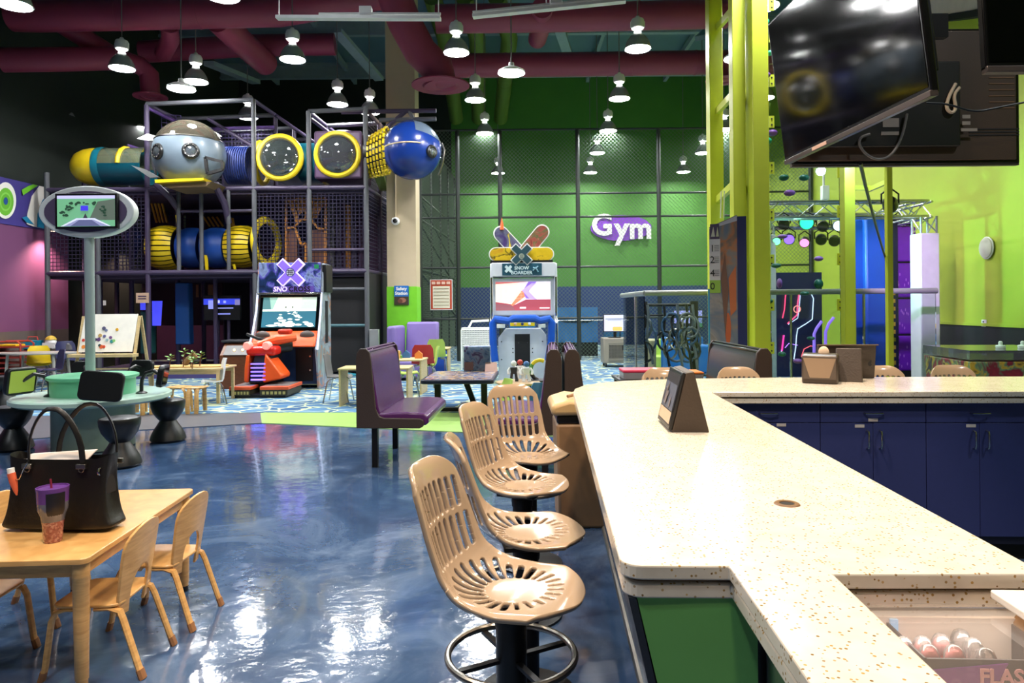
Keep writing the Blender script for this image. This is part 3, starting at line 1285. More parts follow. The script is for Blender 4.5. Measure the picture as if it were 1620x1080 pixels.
# green chair, tan bin and blue bench beyond the glass
p = D(1042, 537, 16.6)
o = thing('cube_chair', 'lime green moulded armchair behind the harness rack', 'chair', (p.x, 16.6, 0.012))
w_ = S(32, 16.6)
b = MB()
b.bb(-w_ / 2, w_ / 2, .12, .25, .1, p.z)
part('backrest', b, 'lime_plastic', o, bevel=.03)
b = MB()
b.bb(-w_ / 2, w_ / 2, -.35, .15, .03, p.z * .48)
part('seat', b, 'lime_plastic', o, bevel=.03)
p = D(1030, 544, 15.6)
o = thing('waste_bin', 'slim tan waste bin beside the lime armchair', 'bin', (p.x, 15.6, 0.012))
b = MB()
b.lathe([(0, 0), (.1, 0), (.12, .7), (.125, .72), (.105, .72), (0, .7)], 18)
part('body', b, mat('bin_tan', (150, 142, 108), .5), o)
b = MB()
b.lathe([(.128, .71), (.128, .75), (.06, .79), (0, .79)], 18)
part('lid', b, 'bin_tan', o)
a, c = D(1055, 547, 15.0), D(1124, 547, 15.0)
o = thing('bench_seat', 'bright blue vinyl bench beyond the harness rack', 'bench', ((a.x + c.x) / 2, 15.0, 0.012))
w_ = c.x - a.x
b = MB()
b.bb(-w_ / 2, w_ / 2, 0, .5, .05, a.z)
part('upholstered_body', b, 'blue_vinyl', o, bevel=.05)
b = MB()
b.bb(-w_ / 2, w_ / 2, .52, .66, .05, a.z + .16)
part('backrest', b, 'blue_vinyl', o, bevel=.05)
# wall screens seen through the rack
for (x0, y0, x1, y1, lb, c) in ((1065, 490, 1112, 512, 'violet lit wall screen behind the harness rack', (150, 150, 226)), (1090, 503, 1112, 518, 'small green lit wall panel behind the harness rack', (64, 122, 96))):
    a, c2 = D(x0, y0, BACK - .1), D(x1, y1, BACK - .1)
    o = thing('wall_screen', lb, 'screen', (a.x, BACK - .12, c2.z))
    w_, h_ = c2.x - a.x, a.z - c2.z
    b = MB()
    b.bb(0, w_, 0, .08, 0, h_)
    part('frame', b, 'black_plastic', o, smooth=False)
    decal('display', o, (0, -.002, 0), (1, 0, 0), (0, 0, 1), [(rr(.03, .03, w_ - .03, h_ - .03), c), (rr(w_ * .2, h_ * .3, w_ * .5, h_ * .6), (230, 230, 240))], .003, emit=.7)

# ================================================================== furniture of the play floor
def plastic_chair(label, loc, rz, mt, sh=.36, w=.36, group='small plastic school chairs', legs='chrome'):
    """school chair: curved one-piece shell on four bent steel legs"""
    o = thing('school_chair', label, 'chair', loc, rz, group)
    b = MB()
    prof = [(-w * .5, sh - .02), (-w * .42, sh + .01), (0, sh - .01), (w * .35, sh), (w * .47, sh + .05), (w * .52, sh + .16), (w * .56, sh + .3), (w * .62, sh + .38)]
    n = 8
    vs = []
    for th in (0, .014):
        for j, (y, z) in enumerate(prof):
            k = j / (len(prof) - 1)
            hw_ = w / 2 * (1 - .25 * max(0, k - .45)) * (.8 if j in (0, len(prof) - 1) else 1)
            for i in range(n + 1):
                u = -1 + 2 * i / n
                cv = .035 * u * u
                vs.append((u * hw_, y - (cv if k > .55 else 0) - (th if k > .55 else 0), z + (cv * .5 if k <= .55 else 0) + (th if k <= .55 else 0)))
    m_ = len(prof) * (n + 1)
    fs = []
    for s in (0, 1):
        for j in range(len(prof) - 1):
            for i in range(n):
                q = (s * m_ + j * (n + 1) + i, s * m_ + j * (n + 1) + i + 1, s * m_ + (j + 1) * (n + 1) + i + 1, s * m_ + (j + 1) * (n + 1) + i)
                fs.append(q if s else q[::-1])
    ring = [i for i in range(n + 1)] + [j * (n + 1) + n for j in range(1, len(prof))] + [(len(prof) - 1) * (n + 1) + i for i in range(n - 1, -1, -1)] + [j * (n + 1) for j in range(len(prof) - 2, 0, -1)]
    for a, c in zip(ring, ring[1:] + ring[:1]):
        fs.append((a, c, c + m_, a + m_))
    b.add(vs, fs)
    part('shell', b, mt, o)
    for sx in (-1, 1):
        for sy in (-1, 1):
            b = MB()
            b.path([(sx * w * .2, sy * w * .2, sh - .025), (sx * w * .36, sy * w * .3, sh - .03), (sx * w * .42, sy * w * .36, sh - .07), (sx * w * .47, sy * w * .52, .0)], .011, 8)
            part('leg', b, legs, o)
    return o


def slab_table(label, loc, L, Wd, H, mt='pale_wood', rz=0, panel=False, leg=.05, name='activity_table', group=None, top=.03):
    o = thing(name, label, 'table', loc, rz, group)
    b = MB()
    b.bb(-L / 2, L / 2, -Wd / 2, Wd / 2, H - top, H)
    part('tabletop', b, mt, o, bevel=.008)
    if panel:
        for s in (-1, 1):
            b = MB()
            b.bb(s * (L / 2 - .03) - .015, s * (L / 2 - .03) + .015, -Wd / 2 + .02, Wd / 2 - .02, 0, H - top)
            part('side_panel', b, mt, o, bevel=.004)
    else:
        for sx in (-1, 1):
            for sy in (-1, 1):
                b = MB()
                b.bb(sx * (L / 2 - leg) - leg / 2, sx * (L / 2 - leg) + leg / 2, sy * (Wd / 2 - leg) - leg / 2, sy * (Wd / 2 - leg) + leg / 2, 0, H - top)
                part('leg', b, mt, o, bevel=.006)
        b = MB()
        b.bb(-L / 2 + leg, L / 2 - leg, -Wd / 2 + leg * .8, -Wd / 2 + leg * 1.2, H - top - .07, H - top)
        b.bb(-L / 2 + leg, L / 2 - leg, Wd / 2 - leg * 1.2, Wd / 2 - leg * .8, H - top - .07, H - top)
        part('apron', b, mt, o, smooth=False)
    return o


CZ = 0.012


def at(x, y, z=0.0, dz=CZ):
    p = F(x, y, z)
    return (p.x, p.y, z + dz)


# lavender armchair by the column
d = 14.2
o = thing('armchair', 'lavender vinyl corner armchair at the foot of the lime column', 'armchair', (D(648, 520, d).x, d + .75, CZ), R(-8))
w_ = S(68, d)
zt = D(650, 512, d).z
b = MB()
b.prism([(-w_ / 2 + .14, .22, .35), (w_ / 2, .22, .35), (w_ / 2 - .02, .38, zt), (-w_ / 2 + .14, .38, zt)], (0, .16, 0))
part('backrest', b, 'lavender_vinyl', o, bevel=.05, seg=3)
b = MB()
b.bb(-w_ / 2 + .1, w_ / 2, -.4, .3, .06, .42)
part('seat', b, 'lavender_vinyl', o, bevel=.05, seg=3)
b = MB()
b.prism([(-w_ / 2 - .06, -.42, .05), (-w_ / 2 + .12, -.42, .05), (-w_ / 2 + .12, .4, .05), (-w_ / 2 - .06, .4, .05)], (0, 0, zt - .12))
part('arm', b, 'lavender_vinyl', o, bevel=.06, seg=3)

# pale wood tables with toys behind the purple bench
tb1 = slab_table('pale wooden panel table with wooden toys behind the purple bench', at(632, 622), .95, .6, .62, panel=True, rz=R(-4))
tb2 = slab_table('pale wooden table with a blue drawer beside the red chair', at(690, 598), .62, .55, .66, panel=True)
b = MB()
b.bb(-.26, .26, -.27, .2, .08, .42)
part('drawer_bin', b, 'royal_pad', tb2, bevel=.01, label='blue bin under the top')
b = MB()
b.bb(-.26, .26, -.275, .2, .43, .6)
part('drawer_bin', b, 'royal_pad', tb2, bevel=.01, label='blue bin under the top')
tb3 = slab_table('low pale wooden table half hidden behind the purple bench', at(596, 640), 1.12, .55, .6, panel=True)
rs = random.Random(11)
toyc = [('toy_oak', (206, 160, 96)), ('toy_orange', (224, 132, 60)), ('toy_green', (92, 150, 70)), ('toy_red', (200, 70, 60)), ('toy_blue', (60, 110, 170)), ('toy_yellow', (226, 190, 70))]
for nm, c in toyc:
    mat(nm, c, .5)
tn = ['oak', 'orange', 'green', 'red', 'blue', 'yellow']
places = ['at the near edge', 'at the far corner', 'in the middle', 'by the red chair', 'near the table end', 'behind the others', 'beside the bench top', 'at the front corner']
for k in range(8):
    for tbl, zz, nm, sp in ((tb1, .62, 'panel table', (.42, .25)),) if k < 6 else ((tb2, .66, 'blue drawer table', (.25, .22)),):
        px_, py_ = rs.uniform(-sp[0], sp[0]), rs.uniform(-sp[1], sp[1])
        q = Vector(tbl.location) + Vector((px_, py_, zz))
        b = MB()
        kd = k % 3
        if kd == 0:
            b.box((0, 0, .04), (.12, .07, .08))
            b.lathe([(0, .08), (.03, .08), (.03, .12), (.02, .14), (0, .15)], 10, c=(.03, 0, 0))
            nme = 'toy_train'
        elif kd == 1:
            b.poly_xz([(-.07, 0), (.07, 0), (.07, .08), (0, .14), (-.07, .08)], -.03, .03)
            nme = 'toy_house'
        else:
            b.lathe([(0, 0), (.045, 0), (.045, .05), (.02, .07), (.03, .1), (.02, .13), (0, .14)], 12)
            nme = 'toy_figure'
        t = part(nme, b, toyc[k % 6][0])
        t.location = q
        tag(t, 'small %s wooden %s on the %s %s' % (tn[k % 6], nme.replace('_', ' '), nm, places[k]), 'toy', 'wooden toys')
plastic_chair('red plastic school chair between the two pale wooden tables', at(670, 613), R(185), 'red_plastic', .45, .44)
plastic_chair('lime plastic school chair turned sideways beside the dark game table', at(676, 612), R(-80), 'lime_plastic', .40, .4)
plastic_chair('lime plastic school chair behind the red chair', at(692, 603), R(180), 'lime_plastic', .5, .4)
plastic_chair('grey plastic school chair before the snowmobile game', at(536, 636), R(90), 'mid_grey', .40, .4)
plastic_chair('small teal plastic school chair tucked under the low wooden table', at(560, 628), R(-90), 'teal_plastic', .36, .34)
plastic_chair('chrome legged school chair half hidden by the purple bench seat', at(646, 632), R(100), 'lime_plastic', .42, .36)

# dark game table with an acrylic display
tt = F(728, 655)
o = thing('game_table', 'dark edged game table with a colourful printed top', 'table', (tt.x, tt.y + .35, CZ), R(-2))
Lt, Wt, Ht = S(113, 10.2), 1.35, .52
mk_art('game_print', [(.3, (84, 78, 110)), (.45, (134, 142, 168)), (.52, (206, 170, 110)), (.58, (104, 76, 116)), (.7, (60, 68, 96))], 3.0, .2)
b = MB()
b.poly_xy(rr(-Lt / 2, -Wt / 2, Lt / 2, Wt / 2, .08), Ht - .06, Ht)
part('rim', b, mat('navy_edge', (22, 26, 50), .3), o, bevel=.012)
b = MB()
b.poly_xy(rr(-Lt / 2 + .04, -Wt / 2 + .04, Lt / 2 - .04, Wt / 2 - .04, .06), Ht, Ht + .003)
part('printed_top', b, 'game_print', o, smooth=False)
for s in (-1, 0, 1):
    b = MB()
    if s:
        b.bar((s * Lt * .33, -.1 if s < 0 else -.05, 0.03), (s * Lt * .33, -.1, Ht - .06), .09, .09)
    else:
        b.bar((.16, .35, 0.03), (.0, .35, Ht - .06), .08, .08)
    part('leg', b, 'black_metal', o, smooth=False)
b = MB()
b.bb(-Lt * .5, Lt * .5, -.15, -.05, 0, .05)
b.bb(-.05, .05, -.1, .5, 0, .05)
part('foot', b, 'black_metal', o, smooth=False)
q = F(755, 588, Ht)
o = thing('display_case', 'square acrylic display case with a printed scene on the game table', 'display case', (q.x, q.y + .1, CZ + Ht + .003))
mk_art('case_print', [(.3, (84, 88, 124)), (.42, (136, 154, 196)), (.52, (180, 180, 206)), (.6, (124, 96, 140)), (.75, (86, 80, 110))], 5.0, .25)
w_, h_ = S(45, 10.2), S(42, 10.2)
b = MB()
b.bb(-w_ / 2, w_ / 2, -.16, .16, 0, h_)
part('printed_block', b, 'case_print', o, bevel=.004)
b = MB()
b.bb(-w_ / 2 - .01, w_ / 2 + .01, -.175, -.165, 0, h_ + .01)
part('front_pane', b, 'clear_sheet', o, smooth=False)
b = MB()
b.bb(-w_ * .48, -w_ * .14, -.18, -.176, .02, h_ * .38)
part('inset_photo', b, mat('photo_brown', (92, 66, 60), .3), o, smooth=False)
q = F(777, 589, Ht)
b = MB()
b.prism([(-.1, 0, 0), (.1, 0, 0), (.09, .06, .14), (-.09, .06, .14)], (0, .012, 0))
o = part('card_stand', b, mat('card_peach', (228, 184, 168), .5))
o.location = (q.x, q.y, CZ + Ht + .003)
tag(o, 'small peach card standing at the corner of the game table', 'card')

# ------------------------------------------------------------------ round toy table
q = F(820, 604, .5)
o = thing('round_table', 'small round tan table carrying toy robots beside the booths', 'table', (q.x, q.y, CZ))
b = MB()
b.lathe([(0, .46), (.29, .46), (.31, .475), (.31, .49), (.29, .5), (0, .5)], 32)
part('tabletop', b, mat('tan_laminate', (196, 164, 124), .35), o)
b = MB()
b.lathe([(0, 0), (.2, 0), (.2, .02), (.04, .05), (.035, .46), (0, .46)], 18)
part('pedestal', b, 'black_metal', o)


def robot(label, loc, body, head, s=1.0):
    o = thing('toy_robot', label, 'toy', loc, group='toy robots')
    b = MB()
    b.box((0, 0, .13 * s), (.07 * s, .05 * s, .08 * s), taper=1.25)
    part('torso', b, body, o, bevel=.008 * s)
    b = MB()
    b.sphere((0, 0, .215 * s), .036 * s, 12, 8)
    part('head', b, head, o)
    for sx in (-1, 1):
        b = MB()
        b.path([(sx * .045 * s, 0, .165 * s), (sx * .07 * s, -.01 * s, .13 * s), (sx * .065 * s, -.03 * s, .09 * s)], .016 * s, 8)
        part('arm', b, 'white_plastic', o)
        b = MB()
        b.path([(sx * .022 * s, 0, .1 * s), (sx * .03 * s, 0, .05 * s), (sx * .035 * s, -.012 * s, .012 * s)], [.018 * s, .016 * s, .022 * s], 8)
        b.box((sx * .035 * s, -.015 * s, .01 * s), (.04 * s, .06 * s, .02 * s))
        part('leg', b, body, o)
    return o


for (x, y, bm, hm, lb) in ((813, 604, 'dark_grey', 'white_plastic', 'black and white toy robot on the round table'), (823, 601.5, 'white_plastic', 'toy_red', 'white toy robot with a red head on the round table'), (833, 605, 'white_plastic', 'toy_blue', 'white toy robot with a blue head on the round table')):
    q = F(x, y, .5)
    robot(lb, (q.x, q.y, .5 + CZ), bm, hm, 1.15)
q = F(852, 602, .5)
o = thing('toy_arch', 'yellow and black toy arch standing beside the robots', 'toy', (q.x, q.y, CZ))
b = MB()
b.lathe([(0, 0), (.13, 0), (.13, .48), (.17, .49), (.17, .505), (0, .505)], 18)
part('stand', b, 'dark_grey', o)
for k, (a0, a1, mt) in enumerate(((.35, .8, 'yellow_plastic'), (.8, 1.1, 'toy_green'), (1.1, 1.45, 'black_plastic'))):
    b = MB()
    pts = [(.02 + .13 * math.cos(PI * (a0 + (a1 - a0) * i / 8)) * -1 * -1, 0, .5 + .14 + .14 * math.sin(PI * (a0 + (a1 - a0) * i / 8))) for i in range(9)]
    b.path(pts, .028, 8)
    part('arch_segment', b, mt, o)
plastic_chair('pale blue plastic school chair back showing above the stools', at(852, 694), R(200), mat('sky_plastic', (92, 158, 186), .45), .3, .4)
plastic_chair('lime plastic school chair tucked beside the round table', at(781, 692), R(-70), 'lime_plastic', .3, .38)

# ------------------------------------------------------------------ far play corner
d = 14.2
q = D(60, 557, d)
o = thing('flower_table', 'long pale grey play table in the far corner by the purple wall', 'table', (q.x, d, CZ))
zt = q.z
mat('grey_laminate', (172, 170, 164), .4)
b = MB()
pts = []
for i in range(40):
    t = 2 * PI * i / 40
    pts.append(((.8 + .08 * math.cos(4 * t)) * math.cos(t), .42 * math.sin(t)))
b.poly_xy(pts, zt - .03 - CZ, zt - CZ)
part('tabletop', b, 'grey_laminate', o, bevel=.008)
for sx in (-1, 1):
    for sy in (-1, 1):
        b = MB()
        b.tube((sx * .5, sy * .25, 0), (sx * .46, sy * .22, zt - .04), .028, 10)
        part('leg', b, 'grey_laminate', o)
q = D(36, 545, d)
for (x, y, mt, lb, s) in ((52, 551, mat('cyan_plastic', (36, 150, 186), .4), 'cyan toy tub on the pale play table', 0), (82, 551, 'white_plastic', 'white toy vehicle with a domed cab on the pale play table', 1), (108, 553, 'mid_grey', 'small grey toy block at the end of the pale play table', 2)):
    q = F(x, y, zt)
    b = MB()
    mts = [mt]
    if s == 0:
        b.box((0, 0, .09), (.3, .2, .18), taper=1.12)
        b.path([(-.12, 0, .18), (-.1, 0, .26), (.1, 0, .26), (.12, 0, .18)], .012, 6, mi=1)
        mts.append('toy_red')
    elif s == 1:
        b.box((0, 0, .07), (.3, .2, .12))
        b.sphere((-.02, 0, .13), .12, 14, 8, sc=(1, .8, 1), v0=0)
        b.sphere((-.02, 0, .16), .128, 14, 8, sc=(1, .8, 1), v0=.3, mi=1)
        for sx in (-.1, .1):
            b.lathe([(0, -.12), (.04, -.12), (.04, .12), (0, .12)], 12, c=(sx, 0, .04), axis='Y')
        mts.append('toy_yellow')
    else:
        b.box((0, 0, .05), (.12, .1, .1), taper=.7)
        b.sphere((0, 0, .11), .035, 10, 6)
    o = part(['toy_tub', 'toy_vehicle', 'toy_block'][s], b, mts)
    o.location = (q.x, q.y, zt)
    tag(o, lb, 'toy')
plastic_chair('yellow plastic school chair at the pale play table', at(62, 609), R(35), 'yellow_plastic', .42, .44)
plastic_chair('dark navy plastic school chair at the end of the pale play table', at(112, 606), R(60), mat('navy_plastic', (44, 46, 84), .45), .5, .44)
plastic_chair('dark navy plastic school chair beside the yellow chair', at(80, 622), R(-40), 'navy_plastic', .42, .4)
# red wire toy trolley
d = 15
q = D(28, 540, d)
o = thing('toy_trolley', 'red tubular toy trolley with shelves beside the pale play table', 'trolley', (q.x, d - .2, CZ))
w_ = S(50, d)
mat('red_tube', (170, 62, 52), .4)
for sy in (-.2, .2):
    b = MB()
    b.path([(-w_ / 2, sy, 0), (-w_ / 2, sy, q.z - .05), (-w_ / 2 + .06, sy, q.z), (w_ / 2 - .06, sy, q.z), (w_ / 2, sy, q.z - .05), (w_ / 2, sy, 0)], .02, 8)
    part('frame', b, 'red_tube', o)
for k in range(7):
    b = MB()
    z = .1 + k * (q.z - .12) / 7
    b.bb(-w_ / 2, w_ / 2, -.2, .2, z, z + .03)
    part('shelf', b, 'red_tube', o, smooth=False)
b = MB()
b.bb(-w_ * .3, w_ * .3, -.15, .15, q.z - .1, q.z - .06)
part('top_tray', b, 'yellow_plastic', o, bevel=.01)
# small grey sign plate on the wainscot
pn = W(LAT_L + .02, 14.8, 1.0)

# easel whiteboard
d = 13.4
a, c = D(131, 498, d), D(215, 556, d)
o = thing('easel_whiteboard', 'wooden easel whiteboard with coloured magnet shapes', 'easel', ((a.x + c.x) / 2 + .06, d, CZ))
w_ = c.x - a.x
z0, z1 = c.z, a.z
b = MB()
b.prism([(-w_ / 2, -.25, z0), (w_ / 2, -.25, z0), (w_ / 2, -.02, z1), (-w_ / 2, -.02, z1)], (0, .02, 0))
part('whiteboard', b, mat('whiteboard', (236, 232, 220), .25), o, smooth=False)
for s in (-1, 1):
    for sy in (-1, 1):
        b = MB()
        b.bar((s * (w_ / 2 + .03), sy * .38, 0), (s * (w_ / 2 + .03), sy * .02, z1 - .04), .05, .03)
        part('leg', b, 'pale_wood', o, smooth=False)
b = MB()
b.bb(-w_ / 2 - .1, w_ / 2 + .1, -.42, -.2, z0 - .09, z0 - .03)
part('tray', b, 'pale_wood', o, bevel=.006)
for zz in (.28, .42):
    b = MB()
    b.bb(-w_ / 2, w_ / 2, -.3, -.27, zz, zz + .03)
    part('crossbar', b, 'pale_wood', o, smooth=False)
U = Vector((1, 0, 0))
V = Vector((0, .23, z1 - z0)).normalized()
hh = (Vector((0, .23, z1 - z0))).length
mg = [(165, 520, (80, 80, 110)), (169, 523, (110, 120, 150)), (186, 522, (214, 160, 30)), (161, 531, (180, 150, 90)), (168, 532, (90, 90, 140)), (178, 534, (110, 70, 120)), (160, 537, (90, 60, 110)), (155, 537, (70, 60, 90)), (173, 538, (140, 170, 170)), (181, 540, (40, 130, 130)), (184, 539, (130, 190, 110)), (163, 546, (60, 80, 80)), (166, 548, (220, 100, 50)), (170, 548, (200, 70, 40)), (136, 538, (190, 60, 50)), (138, 548, (220, 130, 50))]
for k, (x, y, cc) in enumerate(mg):
    u = (x - 131) / 84 * w_ - w_ / 2
    v = (556 - y) / 58 * hh
    b = MB()
    P0 = Vector((0, -.25, z0)) + U * u + V * v
    N = U.cross(V)
    b.tube(P0, P0 + N * .012, .028 if k % 3 else .036, 10)
    part('magnet', b, smat(cc), o)

# ------------------------------------------------------------------ kiosk
kd = 7.98
kc = D(148, 600, kd)
K = thing('game_kiosk', 'round mint game kiosk with screens on bent arms and an oval sign', 'kiosk', (kc.x, kd, .008))
b = MB()
b.lathe([(0, 0), (.42, 0), (.42, .53), (0, .53)], 40)
part('pedestal', b, mat('kiosk_grey', (142, 164, 150), .4), K)
b = MB()
b.lathe([(0, .52), (.76, .52), (.81, .545), (.81, .585), (.79, .6), (0, .6)], 56)
part('tabletop', b, 'mint_laminate', K)
b = MB()
b.lathe([(.43, .6), (.43, .77), (.465, .79), (.465, .815), (.45, .82), (0, .82)], 48)
part('drum', b, mat('mint_drum', (110, 190, 146), .3), K)
zs = D(143, 337, kd).z
b = MB()
b.tube((-.035, 0, .82), (-.035, 0, zs - .2), .052, 18)
part('pole', b, mat('kiosk_pole', (166, 176, 174), .35), K)
sg = part('sign_oval', MB().poly_xz(ell(-.035, zs, .545, .295, 48), -.06, .06), 'white_paint', K, bevel=.012)
b = MB()
b.poly_xz(ell(-.035, zs, .47, .235, 40), -.072, -.058)
part('sign_face', b, mat('sign_plum', (92, 76, 104), .5), sg)
tw, thh = S(97, kd), S(55, kd)
b = MB()
b.bb(-tw / 2 + .005, tw / 2 + .005, -.12, -.07, zs - thh / 2, zs + thh / 2)
tv = part('screen_frame', b, 'black_plastic', sg, bevel=.006)
L = [(rr(-.5, -.5, .5, .5), (112, 176, 132))]
L.append((rr(-.5, .4, .5, .5), (206, 200, 244)))
L.append(([(.05, -.3), (.5, -.3), (.5, .38), (.2, .3)], (92, 104, 92)))
rs = random.Random(5)
for k in range(34):
    t = rs.uniform(0, PI)
    L.append((ell(-.02 + .36 * math.cos(t) + rs.uniform(-.06, .06), -.15 + .42 * math.sin(t) + rs.uniform(-.05, .05), rs.uniform(.015, .04), rs.uniform(.02, .05), 8), (38, 66, 50)))
L += [([(-.42, -.5), (-.15, -.24), (.17, -.24), (.45, -.5)], (150, 152, 190)), ([(-.25, -.5), (-.1, -.3), (.12, -.3), (.27, -.5)], (96, 100, 140)), ([(-.42, -.5), (-.15, -.25), (.17, -.25), (.45, -.5), (.41, -.5), (.15, -.29), (-.13, -.29), (-.37, -.5)], (226, 230, 246)), ([(-.03, -.24), (.05, -.24), (.01, -.08)], (60, 56, 70)), (rr(-.07, .0, .06, .16), (72, 60, 226))]
decal('screen_picture', K, (.005, -.122, zs), (1, 0, 0), (0, 0, 1), [([(a * (tw - .05), b_ * (thh - .05)) for a, b_ in p], c) for p, c in L], .0006, emit=.75)


def arm_screen(ang, face, lit, tilt=0.0, size=(.42, .3), zc=.86, rr_=.62, lift=0.0):
    bx, by = rr_ * math.cos(ang), rr_ * math.sin(ang)
    b = MB()
    b.lathe([(0, .6), (.06, .6), (.06, .612), (.03, .63), (0, .63)], 14, c=(bx, by, 0))
    ox, oy = (rr_ + .26) * math.cos(ang), (rr_ + .26) * math.sin(ang)
    b.path([(bx, by, .61), (bx, by, .7), (bx * .97 + ox * .03, by * .97 + oy * .03, .76), (bx * .8 + ox * .2, by * .8 + oy * .2, .83 + lift), (bx * .45 + ox * .55, by * .45 + oy * .55, .86 + lift), (bx * .05 + ox * .95, by * .05 + oy * .95, zc)], .021, 10)
    a_ = part('arm', b, 'black_plastic', K)
    b = MB()
    mt_ = Matrix.Translation((ox, oy, zc)) @ Matrix.Rotation(face, 4, 'Z') @ Matrix.Rotation(tilt, 4, 'Y') @ Matrix.Rotation(R(-10), 4, 'X')
    pts = rr(-size[0] / 2, -size[1] / 2, size[0] / 2, size[1] / 2, .06)
    b.poly_xz(pts, -.04, .02)
    s = part('tablet', b, 'black_plastic', K, bevel=.012)
    s.matrix_local = mt_
    b = MB()
    b.poly_xz(rr(-size[0] / 2 + .03, -size[1] / 2 + .03, size[0] / 2 - .03, size[1] / 2 - .03, .01), .02, .024)
    part('tablet_display', b, smat((140, 160, 62), .5) if lit else 'black_gloss', s)


# tablets on their arms around the disc; each faces outward
arm_screen(R(-54), R(12), False, tilt=R(6), size=(.42, .31), zc=.76, rr_=.6)
arm_screen(R(214), R(252), True, size=(.34, .3), zc=.79, rr_=.42)
arm_screen(R(-2), R(-76), False, size=(.3, .25), zc=.8, rr_=.56)
arm_screen(R(77), R(-8), False, size=(.3, .21), zc=.82, rr_=.5)
arm_screen(R(128), R(10), False, size=(.26, .2), zc=.82, rr_=.6)


# hourglass stools
def hourglass(label, loc, s=1.0, ref=[None]):
    if ref[0] is None:
        o = thing('hourglass_stool', label, 'stool', loc, group='black hourglass stools')
        b = MB()
        b.lathe([(0, 0), (.19, 0), (.2, .015), (.185, .07), (.155, .13), (.115, .19), (.09, .235)], 36)
        part('base', b, 'black_plastic', o)
        b = MB()
        b.lathe([(.088, .23), (.12, .265), (.165, .33), (.188, .4), (.193, .455), (.185, .475), (.17, .48)], 36)
        part('bowl', b, 'black_plastic', o)
        b = MB()
        b.lathe([(.175, .474), (.15, .482), (0, .485)], 36)
        part('seat_disc', b, 'dark_grey', o)
        ref[0] = o
        return o
    return dup(ref[0], loc, 0, label)


for (x, y, lb) in ((190, 737, 'black hourglass stool just behind the black handbag, before the kiosk'), (266, 697, 'black hourglass stool beside the kiosk on the blue floor'), (22, 711, 'black hourglass stool behind the handbag handles at the kiosk edge'), (8, 642, 'black hourglass stool beyond the kiosk half out of the picture')):
    q = F(x, y)
    hourglass(lb, (q.x, q.y, .012))

# plant table, small stools, podium
q = F(300, 640)
o = slab_table('pale wooden table with potted greenery beside the kiosk', (q.x - .25, q.y + .35, CZ), 1.5, .7, .58, name='nature_table')
nt_ = o
rs = random.Random(21)
for k, (x, y, lb) in enumerate(((290, 583, 'sprig of toy greenery on the sandy tray, tallest'), (302, 584, 'sprig of toy greenery beside the tallest one'), (316, 582, 'sprig of toy greenery at the podium end of the tray'), (268, 584, 'sprig of toy greenery at the kiosk end of the tray'), (304, 586, 'low sprig of toy greenery at the tray front'))):
    q = F(x, y, .58)
    pl = thing('toy_plant', lb, 'plant', (q.x, q.y, .58 + CZ + .02), group='toy plants')
    h = .28 - .03 * k
    b = MB()
    b.path([(0, 0, 0), (.01, 0, h * .5), (.03, .01, h)], .008, 6)
    part('stem', b, 'dark_wood', pl)
    for j in range(7):
        a = j * 2.4
        z = h * (.5 + .5 * j / 6)
        b = MB()
        dx, dy = math.cos(a), math.sin(a) * .6
        p0 = Vector((.02, 0, z))
        p1 = p0 + Vector((dx * .1, dy * .1, .03))
        sd = Vector((-dy, dx, 0)) * .03
        b.add([p0, p0.lerp(p1, .5) + sd, p1, p0.lerp(p1, .5) - sd + Vector((0, 0, .01))], [(0, 1, 2), (0, 2, 3)])
        part('leaf', b, mat('leaf_green', (104, 150, 66), .5), pl)
b = MB()
b.poly_xy(rr(-.55, -.22, .6, .22, .1), 0, .02)
o = part('sand_tray', b, mat('sand', (196, 162, 100), .8, bump=.4, bscale=30))
o.location = Vector(nt_.location) + Vector((.1, 0, .58))
tag(o, 'sandy tray with toy plants on the wooden table', 'tray')
b = MB()
b.path([(-.1, 0, .01), (-.02, .02, .12), (.06, 0, .2), (.1, .03, .12)], [.05, .045, .04, .03], 8)
o = part('toy_log', b, mat('log_brown', (120, 92, 60), .7))
o.location = Vector(nt_.location) + Vector((.08, .05, .6))
tag(o, 'crooked brown toy log on the sandy tray', 'toy')


def bent_stool(label, loc, rz):
    o = thing('bentwood_stool', label, 'stool', loc, rz, 'small bentwood stools')
    for s in (-1, 1):
        b = MB()
        b.path([(s * .06, -.19, 0), (s * .06, -.165, .3), (s * .06, -.12, .36), (s * .06, .12, .36), (s * .06, .165, .3), (s * .06, .19, 0)], .02, 6, flat=(.032, .014))
        part('bent_leg', b, 'maple', o)
    b = MB()
    b.bb(-.14, .14, -.13, .13, .365, .385)
    part('seat', b, 'maple', o, bevel=.01)
    return o


for (x, y, rz, lb) in ((283, 652, R(75), 'small bentwood stool under the plant table, beside the hourglass stool'), (311, 653, R(5), 'small bentwood stool under the plant table, seen end on'), (228, 655, R(40), 'small bentwood stool between the kiosk and the plant table')):
    bent_stool(lb, at(x, y), rz)
plastic_chair('white plastic school chair at the podium end of the plant table', at(338, 640), R(-60), 'white_plastic', .36, .34)
d = 13.4
a, c = D(347, 545, d), D(400, 545, d)
o = thing('podium', 'brown wooden token podium with a slanted lit top', 'podium', ((a.x + c.x) / 2, d + .3, CZ))
w_ = c.x - a.x
b = MB()
b.poly_yz([(-.3, 0), (.3, 0), (.3, a.z + .02), (-.05, a.z), (-.3, a.z - .22)], -w_ / 2, w_ / 2)
part('cabinet', b, 'dark_wood', o, bevel=.008)
b = MB()
b.prism([(-w_ * .38, -.315, a.z - .22), (w_ * .44, -.315, a.z - .22), (w_ * .44, -.12, a.z - .05), (-w_ * .38, -.12, a.z - .05)], (0, -.01, .01))
part('panel', b, 'mid_grey', o, smooth=False)
b = MB()
